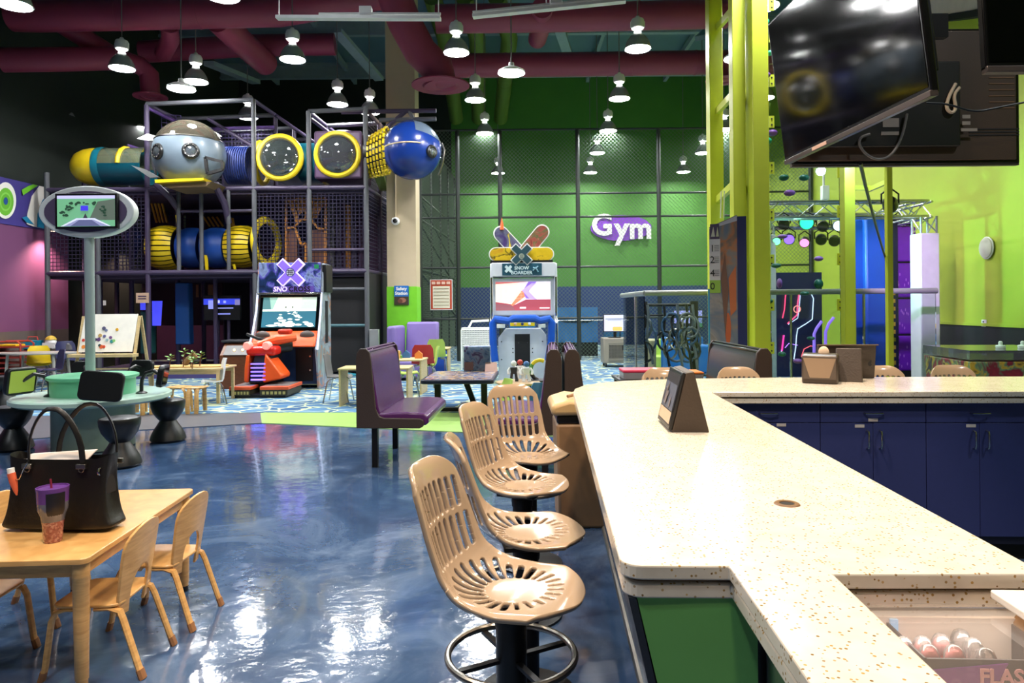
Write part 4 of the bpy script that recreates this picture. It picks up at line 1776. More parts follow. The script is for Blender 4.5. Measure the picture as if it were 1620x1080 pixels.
b.bb(-w_ / 2 - .05, w_ / 2, -.1, .32, a.z + .02, a.z + .06)
part('top_shelf', b, 'dark_grey', o, bevel=.006)
for s in (-.06, .1):
    b = MB()
    b.sphere((s, -.24, a.z - .12), .025, 10, 6)
    part('indicator_bulb', b, smat((255, 214, 150), 3.0), o)

# ================================================================== play structure
PD = 15.6
o0 = D(400, 500, PD)
ORG = Vector((o0.x, PD, CZ))
PS = thing('play_structure', 'tall dark climbing play structure with tubes, pods and barrels', 'play structure', ORG)


def PL(x, y, dd=0.0, ref=True):
    """pixel on the front plane, pushed back dd along the side direction"""
    return D(x, y, PD + dd) - ORG


def zat(y):
    return D(400, y, PD).z - CZ


def xat(x):
    return D(x, 400, PD).x - ORG.x


mat('post_grey', (84, 86, 92), .5)
mat('post_purple', (60, 50, 76), .5)
mat('net_dark', (34, 28, 58), .8)
mat('deck_purple', (52, 42, 66), .7)
mat('panel_black', (20, 19, 22), .75)
mat('panel_plum', (64, 34, 66), .7)


def post(x, y0, y1, dd, mt, r=.055):
    b = MB()
    z0 = 0 if y1 is None else zat(y1)
    q = AX * dd
    b.tube((xat(x) + q.x, q.y, z0), (xat(x) + q.x, q.y, zat(y0)), r, 10)
    b2 = MB()
    part('post', b, mt, PS)


def rail(x0, y0, x1, y1, dd0, dd1, mt, r=.05):
    b = MB()
    b.tube((xat(x0) + AX.x * dd0, AX.y * dd0, zat(y0)), (xat(x1) + AX.x * dd1, AX.y * dd1, zat(y1)), r, 10)
    part('rail', b, mt, PS)


for dd, mt in ((0, 'post_grey'), (1.25, 'post_purple'), (2.5, 'post_purple'), (3.7, 'post_purple')):
    for (x, y) in ((75, 270), (155, 298), (234, 165), (403, 157), (490, 177), (580, 170)):
        if dd and x == 155 and dd > 2:
            continue
        post(x, y, None, dd, 'post_purple' if (x in (234,) and dd == 0) else mt)
for x in (283, 319, 362):
    post(x, 298, 430, 0, 'post_grey', .045)
for x in (131, 320, 380):
    post(x, 430, None, .6, 'post_purple', .05)
for dd in (0, 1.25, 2.5, 3.7):
    rail(75, 430, 580, 430, dd, dd, 'post_purple', .06)
    rail(75, 298, 580, 298, dd, dd, 'post_grey' if dd else 'post_purple', .055)
    rail(234, 163, 403, 158, dd, dd, 'post_grey')
    rail(490, 177, 580, 174, dd, dd, 'post_grey')
for x, y in ((75, 298), (234, 298), (403, 298), (490, 298), (580, 298), (75, 430), (234, 430), (403, 430), (580, 430), (234, 163), (403, 158), (490, 177), (580, 174)):
    rail(x, y, x, y, 0, 3.7, 'post_purple', .045)
for (x0, x1, y, mt) in ((490, 580, 396, 'post_purple'), (403, 580, 458, 'post_grey'), (403, 580, 516, mat('rail_teal', (62, 100, 108), .5)), (283, 403, 333, 'post_purple')):
    rail(x0, y, x1, y, .02, .02, mt, .035)
rail(300, 170, 403, 235, .9, .9, 'post_purple', .045)
rail(403, 158, 490, 220, 1.2, 1.2, 'post_purple', .045)
rail(490, 186, 515, 205, .1, 1.2, 'post_purple', .045)
rail(234, 168, 262, 182, 0, 1.2, mat('violet_rail', (104, 76, 146), .5), .045)
rail(262, 182, 403, 180, 1.2, 1.2, 'violet_rail', .045)
rail(160, 212, 200, 224, 1.0, 1.6, 'violet_rail', .045)
rail(200, 224, 234, 226, 1.6, 1.6, 'violet_rail', .045)
post(161, 212, 298, 1.0, 'post_grey', .04)
# decks
for y, x0, x1 in ((298, 75, 580), (430, 75, 580)):
    for k, (xa, xb) in enumerate(((75, 234), (234, 403), (403, 580))):
        b = MB()
        b.prism([(xat(xa), .05, zat(y) - .12), (xat(xb), .05, zat(y) - .12), (xat(xb) + AX.x * 3.6, 3.6, zat(y) - .12), (xat(xa) + AX.x * 3.6, 3.6, zat(y) - .12)], (0, 0, .07))
        part('deck', b, 'deck_purple', PS, smooth=False)
b = MB()
b.prism([(xat(75), -.1, .0), (xat(403), -.1, .0), (xat(403) + .3, 3.7, .0), (xat(75) + .3, 3.7, .0)], (0, 0, .1))
part('floor_mat', b, mat('mat_violet', (74, 66, 118), .6), PS, smooth=False)


def net(x0, x1, y0, y1, dd, step=.085, mt='net_dark', dd1=None):
    b = MB()
    z0, z1 = zat(y1), zat(y0)
    A = Vector((xat(x0), 0, 0)) + AX * dd
    Bq = Vector((xat(x1), 0, 0)) + AX * (dd if dd1 is None else dd1)
    L_ = (Bq - A).length
    U = (Bq - A).normalized()
    n = int(L_ / step)
    for i in range(n + 1):
        p = A + U * (i * L_ / n)
        b.add([p + U * -.007 + Vector((0, 0, z0)), p + U * .007 + Vector((0, 0, z0)), p + U * .007 + Vector((0, 0, z1)), p + U * -.007 + Vector((0, 0, z1))], [(0, 1, 2, 3)])
    k = int((z1 - z0) / step)
    for j in range(k + 1):
        z = z0 + (z1 - z0) * j / k
        b.add([A + Vector((0, 0, z - .007)), Bq + Vector((0, 0, z - .007)), Bq + Vector((0, 0, z + .007)), A + Vector((0, 0, z + .007))], [(0, 1, 2, 3)])
    part('net', b, mt, PS, smooth=False, kind='stuff')


net(403, 490, 298, 430, .05)
net(490, 580, 298, 430, .05)
net(580, 580, 298, 430, 0, dd1=3.7)
net(580, 580, 177, 298, 0, dd1=3.7)
net(75, 234, 298, 430, .05)
net(75, 234, 298, 430, 2.5, mt=mat('net_violet', (60, 44, 100), .8))
net(234, 403, 163, 298, 2.5)
net(403, 490, 200, 298, 1.3)
net(234, 262, 168, 208, .6, mt='net_violet', dd1=.7)
net(262, 403, 182, 215, 1.25, mt='net_violet')
net(161, 234, 212, 240, 1.2, mt='net_dark')
# dark inner panels
for (x0, x1, y0, y1, dd, mt) in ((75, 160, 298, 430, 3.6, 'panel_plum'), (160, 234, 298, 430, 3.6, 'panel_plum'), (403, 490, 298, 430, 3.6, 'deck_purple'), (490, 580, 298, 430, 3.6, 'panel_plum'), (403, 490, 432, None, .12, 'panel_black'), (490, 580, 432, None, .12, 'panel_black'),
                                 (234, 403, 432, None, 3.6, 'panel_black'), (234, 403, 298, 360, 3.6, mat('panel_navy', (40, 54, 120), .6)), (75, 234, 432, 520, 3.6, mat('panel_brown', (66, 40, 46), .7)), (234, 403, 200, 298, 3.65, 'panel_black'), (403, 580, 225, 298, 3.65, 'panel_black')):
    b = MB()
    z0 = 0.1 if y1 is None else zat(y1)
    q = AX * dd
    b.bb(xat(x0) + q.x + .03, xat(x1) + q.x - .03, q.y, q.y + .04, z0, zat(y0) - .03)
    part('panel', b, mt, PS, smooth=False)
b = MB()
q0, q1 = Vector((xat(580), .05, 0)), Vector((xat(580), 0, 0)) + AX * 3.7
b.prism([q0 + Vector((0, 0, .1)), q1 + Vector((0, 0, .1)), q1 + Vector((0, 0, zat(432))), q0 + Vector((0, 0, zat(432)))], (.03, 0, 0))
part('panel', b, 'panel_black', PS, smooth=False)

# ---- grey pod
s = PD / FPX
pc = PL(300, 245, -.35)
b = MB()
rp = 53 * s
b.sphere(tuple(pc), rp, 40, 14, v0=-PI / 2, v1=R(22))
part('pod_shell', b, 'grey_plastic', PS, label='pale grey lower shell of the bubble pod')
b = MB()
b.sphere(tuple(pc), rp, 40, 10, v0=R(22), v1=PI / 2)
part('pod_dome', b, 'smoke_dome', PS, label='smoky clear dome of the pod')
b = MB()
b.torus((pc.x, pc.y, pc.z + rp * math.sin(R(22))), rp * math.cos(R(22)) + .004, .015, n=40, k=6)
part('pod_rim', b, 'steel', PS)


def porthole(c, r_, ang, n_, parent):
    """ring, glass and bolts facing direction ang (about z, 0 = toward the camera)"""
    b = MB()
    b.torus((0, 0, 0), r_, .045, axis='Y', n=28, k=8)
    ring = part('porthole', b, 'black_plastic', parent)
    ring.location = c
    ring.rotation_euler = (0, 0, ang)
    b = MB()
    b.lathe([(0, -.05), (r_ * .5, -.045), (r_, -.02)], 24, axis='Y')
    part('porthole_glass', b, 'clear_bubble', ring)
    b = MB()
    for i in range(n_):
        t = 2 * PI * i / n_
        b.sphere((math.cos(t) * r_, -.045, math.sin(t) * r_), .014, 6, 4)
    part('bolts', b, 'steel', ring, kind='stuff')


clear_mat('clear_bubble', (170, 176, 178), .16, body=(120, 128, 134), bodyw=.3)
for (x, y, an) in ((303, 249, 0.46), (256, 248, -.52)):
    dx = math.sin(an)
    porthole((pc.x + dx * rp * 1.0, pc.y - math.cos(an) * rp * 1.0, pc.z - .06), .13, an, 10, PS)
for (pts, mt, lb) in (([(216, 219), (233, 211), (247, 215), (241, 224)], 'white_paint', 'pale upper fin of the pod'), ([(207, 261), (228, 267), (252, 280), (237, 281)], 'silver_paint', 'pale lower fin of the pod'),
                      ([(236, 222), (244, 222), (246, 278), (240, 262)], 'dark_grey', 'dark frame beside the pod'),
                      ([(325, 198), (350, 215), (346, 216), (322, 200)], 'white_paint', 'pale fin over the pod')):
    b = MB()
    b.prism([PL(x, y, -.3) for x, y in pts], (0, .06, 0))
    part('pod_fin', b, mt, PS, smooth=False, label=lb)
b = MB()
b.prism([PL(x, y, -.95) for x, y in ((245, 284), (322, 281), (322, 285), (245, 289))], (0, .4, 0))
part('pod_bumper', b, 'yellow_plastic', PS, smooth=False)
b = MB()
b.prism([PL(x, y, -.8) for x, y in ((250, 289), (335, 287), (325, 295), (265, 297))], (0, .9, 0))
part('pod_tray', b, mat('tray_tan', (126, 104, 74), .6), PS, smooth=False)
fr_ = [(325, 249), (352, 256), (352, 268), (328, 275)]
for i in range(4):
    b = MB()
    b.bar(PL(*fr_[i], -.95), PL(*fr_[(i + 1) % 4], -.95), .06, .06)
    part('arrow_frame', b, 'black_plastic', PS, smooth=False)
for (x0, y0, x1, y1) in ((322, 285, 355, 300), (340, 292, 362, 352), (245, 290, 285, 335)):
    b = MB()
    b.path([PL(x0, y0, -.3), PL((x0 + x1) / 2 + 4, (y0 + y1) / 2, -.15), PL(x1, y1, .1)], .07, 10)
    part('bent_support', b, 'post_purple', PS)

# ---- yellow / teal tube slide
r_ = 30 * s
c0 = PL(150, 264, .35)
b = MB()
prof = [(0.001, -.5), (.18 * r_, -.495), (.5 * r_, -.45), (.78 * r_, -.34), (.94 * r_, -.18), (r_, 0), (r_, .16)]
b.lathe(prof, 32, c=tuple(c0), axis='X')
part('tube_end', b, 'yellow_plastic', PS, label='yellow rounded tube end')
b = MB()
b.lathe([(r_ * 1.03, .14), (r_ * 1.05, .2), (r_ * 1.03, .3)], 32, c=tuple(c0), axis='X')
part('tube_collar', b, 'teal_plastic', PS)
b = MB()
b.lathe([(r_, .28), (r_, 1.25)], 16, c=tuple(c0), axis='X', a0=PI, a1=2 * PI)
part('tube_lower', b, mat('dark_teal', (8, 74, 90), .3), PS)
b = MB()
b.lathe([(r_ * .99, .28), (r_ * .99, 1.25)], 16, c=tuple(c0), axis='X', a0=0, a1=PI)
part('tube_upper', b, clear_mat('amber_clear', (196, 196, 168), .1, body=(130, 140, 116), bodyw=.5), PS)
b = MB()
b.path([Vector(c0) + Vector((.75, math.cos(t) * r_ * .95 * -1, math.sin(t) * r_ * .95)) for t in [i * PI / 10 for i in range(11)]], .06, 8)
part('tube_hoop', b, 'yellow_plastic', PS)
b = MB()
b.path([PL(232, 235, 1.4), PL(236, 262, 1.5), PL(234, 290, 1.4)], .1, 8)
part('tube_bracket', b, 'dark_grey', PS)

# ---- bubble windows
rw = 33 * s
for (x, y, kind) in ((443, 249, 0), (534, 244, 1)):
    c = PL(x, y, -.02)
    if kind == 0:
        b = MB()
        b.lathe([(rw * 1.05, 0), (rw * 1.05, 1.0)], 12, c=tuple(c), axis='Y')
        part('bubble_body', b, 'dark_teal', PS)
        b = MB()
        b.lathe([(rw * 1.0, .2), (rw * 1.0, .95)], 12, c=(c.x + .1, c.y + .65, c.z), axis='X')
        part('crawl_tube', b, 'teal_plastic', PS)
        b = MB()
        b.torus((c.x - .62, c.y + .6, c.z), rw, .06, axis='X', n=32, k=8)
        part('tube_flange', b, 'yellow_plastic', PS)
        b = MB()
        b.torus((c.x + .85, c.y + .65, c.z), rw, .06, axis='X', n=32, k=8)
        part('tube_flange', b, 'yellow_plastic', PS)
    else:
        b = MB()
        h = 38 * s
        b.bb(c.x - h, c.x + h, c.y + .02, c.y + .12, c.z - h, c.z + h)
        part('bubble_panel', b, mat('plum_panel', (98, 74, 104), .3), PS, bevel=.05)
        b = MB()
        b.bb(c.x - h, c.x + h, c.y + .12, c.y + 1.1, c.z - h, c.z + h * .95)
        part('bubble_body', b, 'panel_plum', PS, bevel=.05)
        b = MB()
        b.sphere((c.x, c.y + .6, c.z + h * .8), h * .85, 24, 8, sc=(1, .8, .55), v0=0)
        part('roof_dome', b, mat('violet_dome', (92, 40, 110), .25), PS)
    b = MB()
    b.torus(tuple(c), rw, .068, axis='Y', n=40, k=10)
    part('bubble_ring', b, 'yellow_plastic', PS)
    b = MB()
    b.sphere(tuple(c), rw * .97, 28, 8, sc=(1, .45, 1))
    part('bubble_dome', b, clear_mat('bubble_clear', (200, 204, 204), .14, body=(90, 98, 96), bodyw=.35), PS)
# blue slatted tunnel
b = MB()
for i in range(11):
    b.torus((PL(380, 262, .4).x - .25 + i * .05, PL(380, 262, .4).y, PL(380, 262, .4).z), .42, .022, axis='X', n=20, k=5)
part('blue_ribs', b, mat('rib_blue', (24, 44, 110), .5), PS, kind='stuff')

# ---- blue sphere and its ribbed yellow throat
d2 = PD - .35
bc = D(652, 238, d2) - ORG
rb = 46 * d2 / FPX
b = MB()
b.sphere(tuple(bc), rb, 44, 22)
part('sphere_pod', b, 'blue_plastic', PS, label='glossy blue sphere pod')
b = MB()
for i in range(2):
    pass
vs, fs = [], []
nn = 14
for i in range(nn + 1):
    for j in range(nn + 1):
        az = R(16) + R(90) * i / nn          # about z from the camera side toward +x
        el = R(8 + 22 * (1 - i / nn)) + (R(78) - R(8 + 22 * (1 - i / nn))) * j / nn
        r2 = rb * 1.012
        vs.append((bc.x + r2 * math.cos(el) * math.sin(az), bc.y - r2 * math.cos(el) * math.cos(az), bc.z + r2 * math.sin(el)))
for i in range(nn):
    for j in range(nn):
        fs.append((i * (nn + 1) + j, (i + 1) * (nn + 1) + j, (i + 1) * (nn + 1) + j + 1, i * (nn + 1) + j + 1))
b.add(vs, fs)
part('sphere_canopy', b, mat('canopy_grey', (96, 112, 130), .15), PS, label='grey canopy on the sphere')
porthole((bc.x + rb * math.sin(.85), bc.y - rb * math.cos(.85), bc.z - .12), .1, .85, 10, PS)
b = MB()
b.path([(bc.x + rb * 1.005 * math.sin(a), bc.y - rb * 1.005 * math.cos(a), bc.z + .02 + .02 * math.cos(a * 2)) for a in [R(-75 + i * 9) for i in range(12)]], .014, 6)
part('sphere_fin', b, mat('fin_cream', (216, 196, 160), .4), PS)
b = MB()
b.path([(bc.x + rb * 1.02, bc.y, bc.z + .15), (bc.x + rb * 1.12, bc.y - .05, bc.z), (bc.x + rb * 1.05, bc.y - .05, bc.z - .3), (bc.x + rb * .9, bc.y, bc.z - .55)], .02, 6)
part('sphere_antenna', b, 'steel', PS)
for k in range(7):
    a, c = PL(583, 250, .5), bc
    f = k / 6
    p = a.lerp(Vector((c.x - rb * .85, c.y, c.z)), f)
    b = MB()
    n = 22
    rr2 = .46 + .05 * f
    for i in range(n):
        t = 2 * PI * i / n
        if i % 1 == 0:
            b.bar((p.x, p.y + math.cos(t) * rr2, p.z + math.sin(t) * rr2), (p.x, p.y + math.cos(t + .2) * rr2, p.z + math.sin(t + .2) * rr2), .045, .03)
    part('throat_hoop', b, 'yellow_plastic', PS, smooth=False)
b = MB()
p = PL(594, 246, .35)
b.lathe([(.42, -.2), (.44, .2)], 20, c=tuple(p), axis='X')
part('throat_liner', b, 'black_plastic', PS)
for (x0, y0, x1, y1, mt) in ((540, 177, 690, 175, 'post_purple'), (583, 226, 642, 176, 'post_purple'), (648, 176, 655, 192, 'post_grey'), (600, 190, 690, 188, 'post_grey')):
    b = MB()
    b.tube(D(x0, y0, PD + .2) - ORG, D(x1, y1, PD + .2) - ORG, .05, 10)
    part('support_beam', b, mt, PS)
b = MB()
b.prism([PL(592, 280, .4), PL(606, 272, .3), PL(612, 300, 1.0), PL(600, 300, 1.0)], (0, .2, 0))
part('sphere_bracket', b, mat('bracket_olive', (96, 110, 50), .5), PS, smooth=False)

# ---- barrels of the lower crawl
def barrel(x0, x1, yc, rpx, slats, dd, rot=0):
    c = PL((x0 + x1) / 2, yc, dd)
    L_, r2 = (x1 - x0) * s, rpx * s
    b = MB()
    prof = [(r2 * .9, -L_ / 2), (r2, -L_ / 4), (r2 * 1.02, 0), (r2, L_ / 4), (r2 * .9, L_ / 2)]
    if slats:
        b.lathe([(r_2 * .93, z) for r_2, z in prof], 28, c=tuple(c), axis='X')
        core = part('barrel', b, 'black_plastic', PS)
        n = 26
        for i in range(n):
            t0, t1 = 2 * PI * i / n, 2 * PI * (i + .78) / n
            q = MB()
            vs = []
            for rr3, z in prof:
                for t in (t0, t1):
                    vs.append((c.x + z, c.y + rr3 * math.cos(t), c.z + rr3 * math.sin(t)))
            q.add(vs, [(2 * j, 2 * j + 1, 2 * j + 3, 2 * j + 2) for j in range(4)])
            part('slat', q, 'yellow_plastic', core)
    else:
        b.lathe([(r_2 * .96, z) for r_2, z in prof], 32, c=tuple(c), axis='X')
        part('barrel', b, mat('barrel_blue', (22, 66, 146), .4), PS)


barrel(243, 285, 392, 36, True, .65)
barrel(288, 322, 392, 34, False, .65)
barrel(326, 362, 392, 34, False, .6)
barrel(363, 404, 390, 34, True, .6)
b = MB()
cc = PL(421, 382, .5)
b.lathe([(.42, -.04), (.56, -.04), (.58, .0), (.56, .05), (.42, .05), (.42, -.04)], 36, c=(0, 0, 0), axis='X')
o = part('barrel_rim', b, 'yellow_plastic', PS)
o.location = cc
o.rotation_euler = (0, 0, R(-14))
for (x, y0, y1) in ((325, 395, 430), (370, 418, 430), (280, 340, 362)):
    b = MB()
    b.bar(PL(x, y0, .2), PL(x + 3, y1, .2), .06, .04)
    part('yellow_batten', b, 'yellow_plastic', PS, smooth=False)
# hazard striped boards behind the barrels
for (x0, y0, x1, y1) in ((240, 322, 262, 352), (322, 343, 350, 358), (362, 345, 370, 358)):
    k = 0
    for i in range(4):
        b = MB()
        xa = x0 + (x1 - x0) * i / 4
        b.bar(PL(xa, y0, 1.3), PL(xa + (x1 - x0) * .35, y1, 1.3), .06, .03)
        part('hazard_stripe', b, mat('hazard_amber', (206, 150, 50), .5), PS, smooth=False)
# amber gate panel with slanted bars
mat('gate_amber', (196, 128, 44), .45)
mat('gate_dusk', (112, 70, 46), .5)
gd = .7


def gbar(x0, y0, x1, y1, mt='gate_amber', w=.05):
    b = MB()
    b.bar(PL(x0, y0, gd), PL(x1, y1, gd), w, .05)
    part('gate_bar', b, mt, PS, smooth=False)


for a in ((453, 312, 453, 418), (515, 314, 515, 418), (453, 312, 515, 314), (453, 361, 466, 359), (466, 359, 477, 347), (477, 347, 492, 347), (492, 347, 503, 361), (503, 361, 515, 363), (467, 361, 477, 388), (477, 388, 484, 385), (484, 385, 484, 418), (484, 312, 484, 347)):
    gbar(*a)
for k in range(6):
    gbar(457 + k * 4.6, 316 + (0 if k < 3 else -2), 470 + k * 2.6, 340 - k * 1.2 + 12 * (k < 2), 'gate_amber', .035)
    gbar(512 - k * 4.4, 318, 499 - k * 2.0, 345, 'gate_amber', .035)
for (xa, xb) in ((455, 470), (487, 514)):
    b = MB()
    b.prism([PL(xa, 364, gd + .05), PL(xb, 364, gd + .05), PL(xb, 418, gd + .05), PL(xa, 418, gd + .05)], (0, .02, 0))
    part('gate_panel', b, 'gate_dusk', PS, smooth=False)
# hanging foam rollers
for k, (x, c) in enumerate(((535, 'post_purple'), (545, 'panel_plum'), (551, 'gate_amber'), (560, 'post_purple'), (572, 'panel_plum'), (526, 'mid_grey'))):
    b = MB()
    top = 318 if k % 2 else 325
    q = PL(x, top, 1.6)
    b.tube(q, PL(x, 425, 1.6), .09, 12)
    part('foam_roller', b, c, PS)
# lower level: blue pads, screens, signs
b = MB()
b.prism([PL(276, 447, .9), PL(298, 447, .9), PL(300, 545, .9), PL(277, 545, .9)], (0, .25, 0))
part('foam_pad', b, mat('pad_blue', (24, 76, 140), .5), PS, bevel=.03, label='tall blue foam pad')
b = MB()
b.prism([PL(221, 492, .6), PL(239, 492, .6), PL(239, 560, .6), PL(221, 560, .6)], (0, .25, 0))
part('foam_pad', b, mat('pad_green', (24, 72, 70), .5), PS, bevel=.03, label='dark green foam pad')
decal('lit_panel', PS, PL(241, 515, .5), (1, 0, 0), (0, 0, 1), [([(0, 0), (.2, 0), (.24, .57), (0, .57)], (70, 74, 236))], .003, emit=.8, label='glowing blue panel')
decal('lit_panel', PS, PL(222, 490, .45), (1, 0, 0), (0, 0, 1), [(rr(0, 0, .25, .17), (64, 70, 230))], .003, emit=.8, label='glowing blue panel')
for (x0, y0, x1, y1, c, nm) in ((215, 463, 235, 479, (186, 156, 132), 'notice_plate'), (163, 475, 167, 483, (190, 184, 178), 'switch_plate')):
    a, c2 = PL(x0, y0, -.08), PL(x1, y1, -.08)
    b = MB()
    b.bb(a.x, c2.x, a.y, a.y + .02, c2.z, a.z)
    pl_ = part(nm, b, smat(c), PS, smooth=False)
    if nm == 'notice_plate':
        for zz in (.35, .58):
            q = MB()
            q.bb(a.x + .05, c2.x - .05, a.y - .003, a.y, a.z - (a.z - c2.z) * zz - .012, a.z - (a.z - c2.z) * zz + .012)
            part('printed_line', q, smat((70, 56, 80)), pl_, smooth=False)
for sx in (345, 362):
    b = MB()
    b.tube(PL(sx, 500, .8), PL(sx, 548, .8), .04, 8)
    part('screen_post', b, 'post_purple', PS)
b = MB()
a, c2 = PL(322, 467, .7), PL(380, 506, .7)
b.bb(a.x, c2.x, a.y, a.y + .08, c2.z, a.z)
part('game_screen', b, 'black_plastic', PS, bevel=.01)
w_, h_ = c2.x - a.x, a.z - c2.z
L = [(rr(.0, h_ * .62, w_, h_ * .86), (52, 66, 210)), (rr(w_ * .13, h_ * .45, w_ * .33, h_ * .8), (140, 146, 226)), (rr(w_ * .86, h_ * .6, w_, h_ * .82), (124, 118, 170)), (rr(w_ * .3, h_ * .46, w_ * .82, h_ * .5), (150, 156, 226)), (rr(w_ * .3, h_ * .22, w_ * .74, h_ * .28), (120, 126, 200)), (rr(w_ * .4, h_ * .68, w_ * .45, h_ * .8), (214, 220, 250)), (rr(w_ * .55, h_ * .68, w_ * .62, h_ * .78), (160, 170, 240))]
decal('screen_picture', PS, (a.x, a.y - .002, c2.z), (1, 0, 0), (0, 0, 1), L, .002, emit=.9)
for k, (x0, x1) in enumerate(((310, 314), (318, 324), (329, 337))):
    b = MB()
    b.prism([PL(x0, 450, 3.0), PL(x1, 450, 3.0), PL(x1, 470, 3.0), PL(x0, 470, 3.0)], (0, .03, 0))
    part('amber_slat', b, mat('slat_amber', (150, 104, 50), .5), PS, smooth=False)
b = MB()
a, c2 = PL(584, 521, -.1), PL(599, 549, -.1)
b.bb(a.x, c2.x, a.y, a.y + .12, c2.z, a.z)
part('control_box', b, 'silver_paint', PS, bevel=.01)
# purple foam shapes hung in the plum bay
for k, (x, y, h, mt) in enumerate(((197, 345, 45, 'post_purple'), (178, 350, 30, 'panel_plum'), (213, 370, 45, 'panel_navy'))):
    b = MB()
    q = PL(x, y, 1.5)
    b.lathe([(0, -h * s), (.05, -h * s * .8), (.16, -h * s * .3), (.17, 0), (.05, .2), (0, .2)], 14, c=tuple(q))
    part('hanging_bag', b, mt, PS)

# ================================================================== snowmobile arcade game
AD = 13.3
s = AD / FPX
A0 = D(452, 500, AD)
SN = thing('snowmobile_arcade_game', 'snowmobile racing arcade cabinet with a purple X marquee and orange ride-on sled', 'arcade game', (A0.x, AD, CZ))


def LX(x):
    return (x - 452) * s


def LZ(y):
    return D(452, y, AD).z - CZ


mk_art('sno_art', [(.25, (14, 20, 44)), (.42, (34, 60, 110)), (.5, (96, 86, 196)), (.58, (150, 170, 220)), (.68, (24, 40, 84))], 2.6, .3)
mk_art('sno_side', [(.25, (110, 122, 136)), (.42, (160, 170, 180)), (.5, (130, 140, 156)), (.56, (190, 130, 100)), (.6, (120, 130, 146)), (.75, (70, 84, 106))], 1.1, .25)
W2 = S(103, AD) / 2
zb = LZ(612)
# body: side profile with a sloped screen bay
for sx in (-1, 1):
    b = MB()
    prof = [(-.05, .0), (.85, .0), (.85, LZ(415)), (.35, LZ(415)), (.25, LZ(463)), (.18, LZ(490)), (-.02, LZ(530)), (-.2, LZ(552)), (-.12, LZ(575))]
    b.poly_yz(prof, sx * W2 - .02, sx * W2 + .02)
    part('side_panel', b, 'sno_side', SN, bevel=.008)
b = MB()
b.bb(W2 + .022, W2 + .03, .42, .6, LZ(545), LZ(476))
part('side_slot', b, 'panel_black', SN, smooth=False)
b = MB()
b.bb(-W2, W2, .1, .8, .08, LZ(545))
part('lower_body', b, mat('sno_blue', (30, 48, 84), .35), SN, smooth=False)
b = MB()
b.bb(W2 * .25, W2 * .78, .085, .1, .15, LZ(552))
part('coin_door', b, mat('door_dark', (22, 16, 20), .4), SN, bevel=.006)
for k, zz in enumerate((.35, .62)):
    b = MB()
    b.box((W2 * .7, .08, zz), (.03, .01, .03))
    part('lock', b, 'chrome', SN)
b = MB()
b.bb(-W2, W2, .36, .8, LZ(545), LZ(464))
part('screen_housing', b, 'black_plastic', SN, smooth=False)
# screen, leaning back
sb0, sb1 = Vector((0, .12, LZ(521))), Vector((0, .3, LZ(468)))
U, V = Vector((1, 0, 0)), (sb1 - sb0).normalized()
hh = (sb1 - sb0).length
ww = W2 * 2 - .06
b = MB()
b.prism([(-ww / 2, sb0.y, sb0.z), (ww / 2, sb0.y, sb0.z), (ww / 2, sb1.y, sb1.z), (-ww / 2, sb1.y, sb1.z)], (0, .05, 0))
part('screen_glass', b, 'black_gloss', SN, smooth=False)
rs = random.Random(2)
L = [(rr(-.44, .06, .44, .96), (24, 92, 112)), (rr(-.44, .58, .44, .96), (150, 190, 176)), ([(-.28, .56), (-.2, .96), (.2, .96), (.26, .56)], (232, 240, 220)), (rr(-.44, .54, .44, .6), (214, 230, 214)), ([(-.44, .6), (-.3, .6), (-.34, .96), (-.44, .96)], (70, 120, 124)), ([(.18, .6), (.44, .6), (.44, .96), (.2, .96)], (186, 206, 190))]
for k in range(30):
    y = .1 + .45 * (k / 30)
    sp = .12 + .3 * (1 - k / 30) * rs.random()
    L.append((ell(rs.uniform(-sp, sp), y, .06 * (1 - k / 42), .034 * (1 - k / 42), 9), (226, 240, 226)))
L += [(ell(.02, .12, .1, .06, 12), (240, 248, 238)), (ell(-.26, .1, .1, .03, 10), (230, 240, 230)), (ell(.34, .14, .07, .04, 10), (230, 240, 230)), (rr(-.06, .62, -.04, .68), (70, 80, 80)), (rr(.05, .62, .07, .68), (70, 80, 80))]
decal('screen_picture', SN, sb0 - Vector((0, .002, 0)), U, V, [([(a * ww, b_ * hh) for a, b_ in p], c) for p, c in L], .0009, emit=.9)
# light piping along both edges
for sx in (-1, 1):
    b = MB()
    b.path([(sx * W2, .24, LZ(463)), (sx * W2, .17, LZ(490)), (sx * W2 * 1.02, -.03, LZ(530)), (sx * W2 * 1.06, -.21, LZ(552))], .018, 8)
    part('light_piping', b, smat((206, 214, 240), 1.2), SN)
# marquee
mz0, mz1 = LZ(462), LZ(414)
b = MB()
b.bb(-W2 * .96, W2 * .96, .25, .32, mz0, mz1)
part('marquee', b, 'sno_art', SN, bevel=.006)
b = MB()
b.bb(-W2, W2, .2, .4, mz0 - .04, mz0 - .01)
part('marquee_trim', b, 'chrome', SN, bevel=.004)
b = MB()
b.bb(W2 * .98, W2 * 1.12, .32, .8, mz0, mz1 - .04)
part('speaker_column', b, 'black_plastic', SN, bevel=.01)


def x_shape(cx, cz, a, w):
    """an X with blunt arms"""
    pts = []
    k = w / math.sqrt(2)
    raw = [(0, k), (a, a + k), (a + k, a), (k, 0), (a + k, -a), (a, -a - k), (0, -k), (-a, -a - k), (-a - k, -a), (-k, 0), (-a - k, a), (-a, a + k)]
    return [(cx + x, cz + z) for x, z in raw]


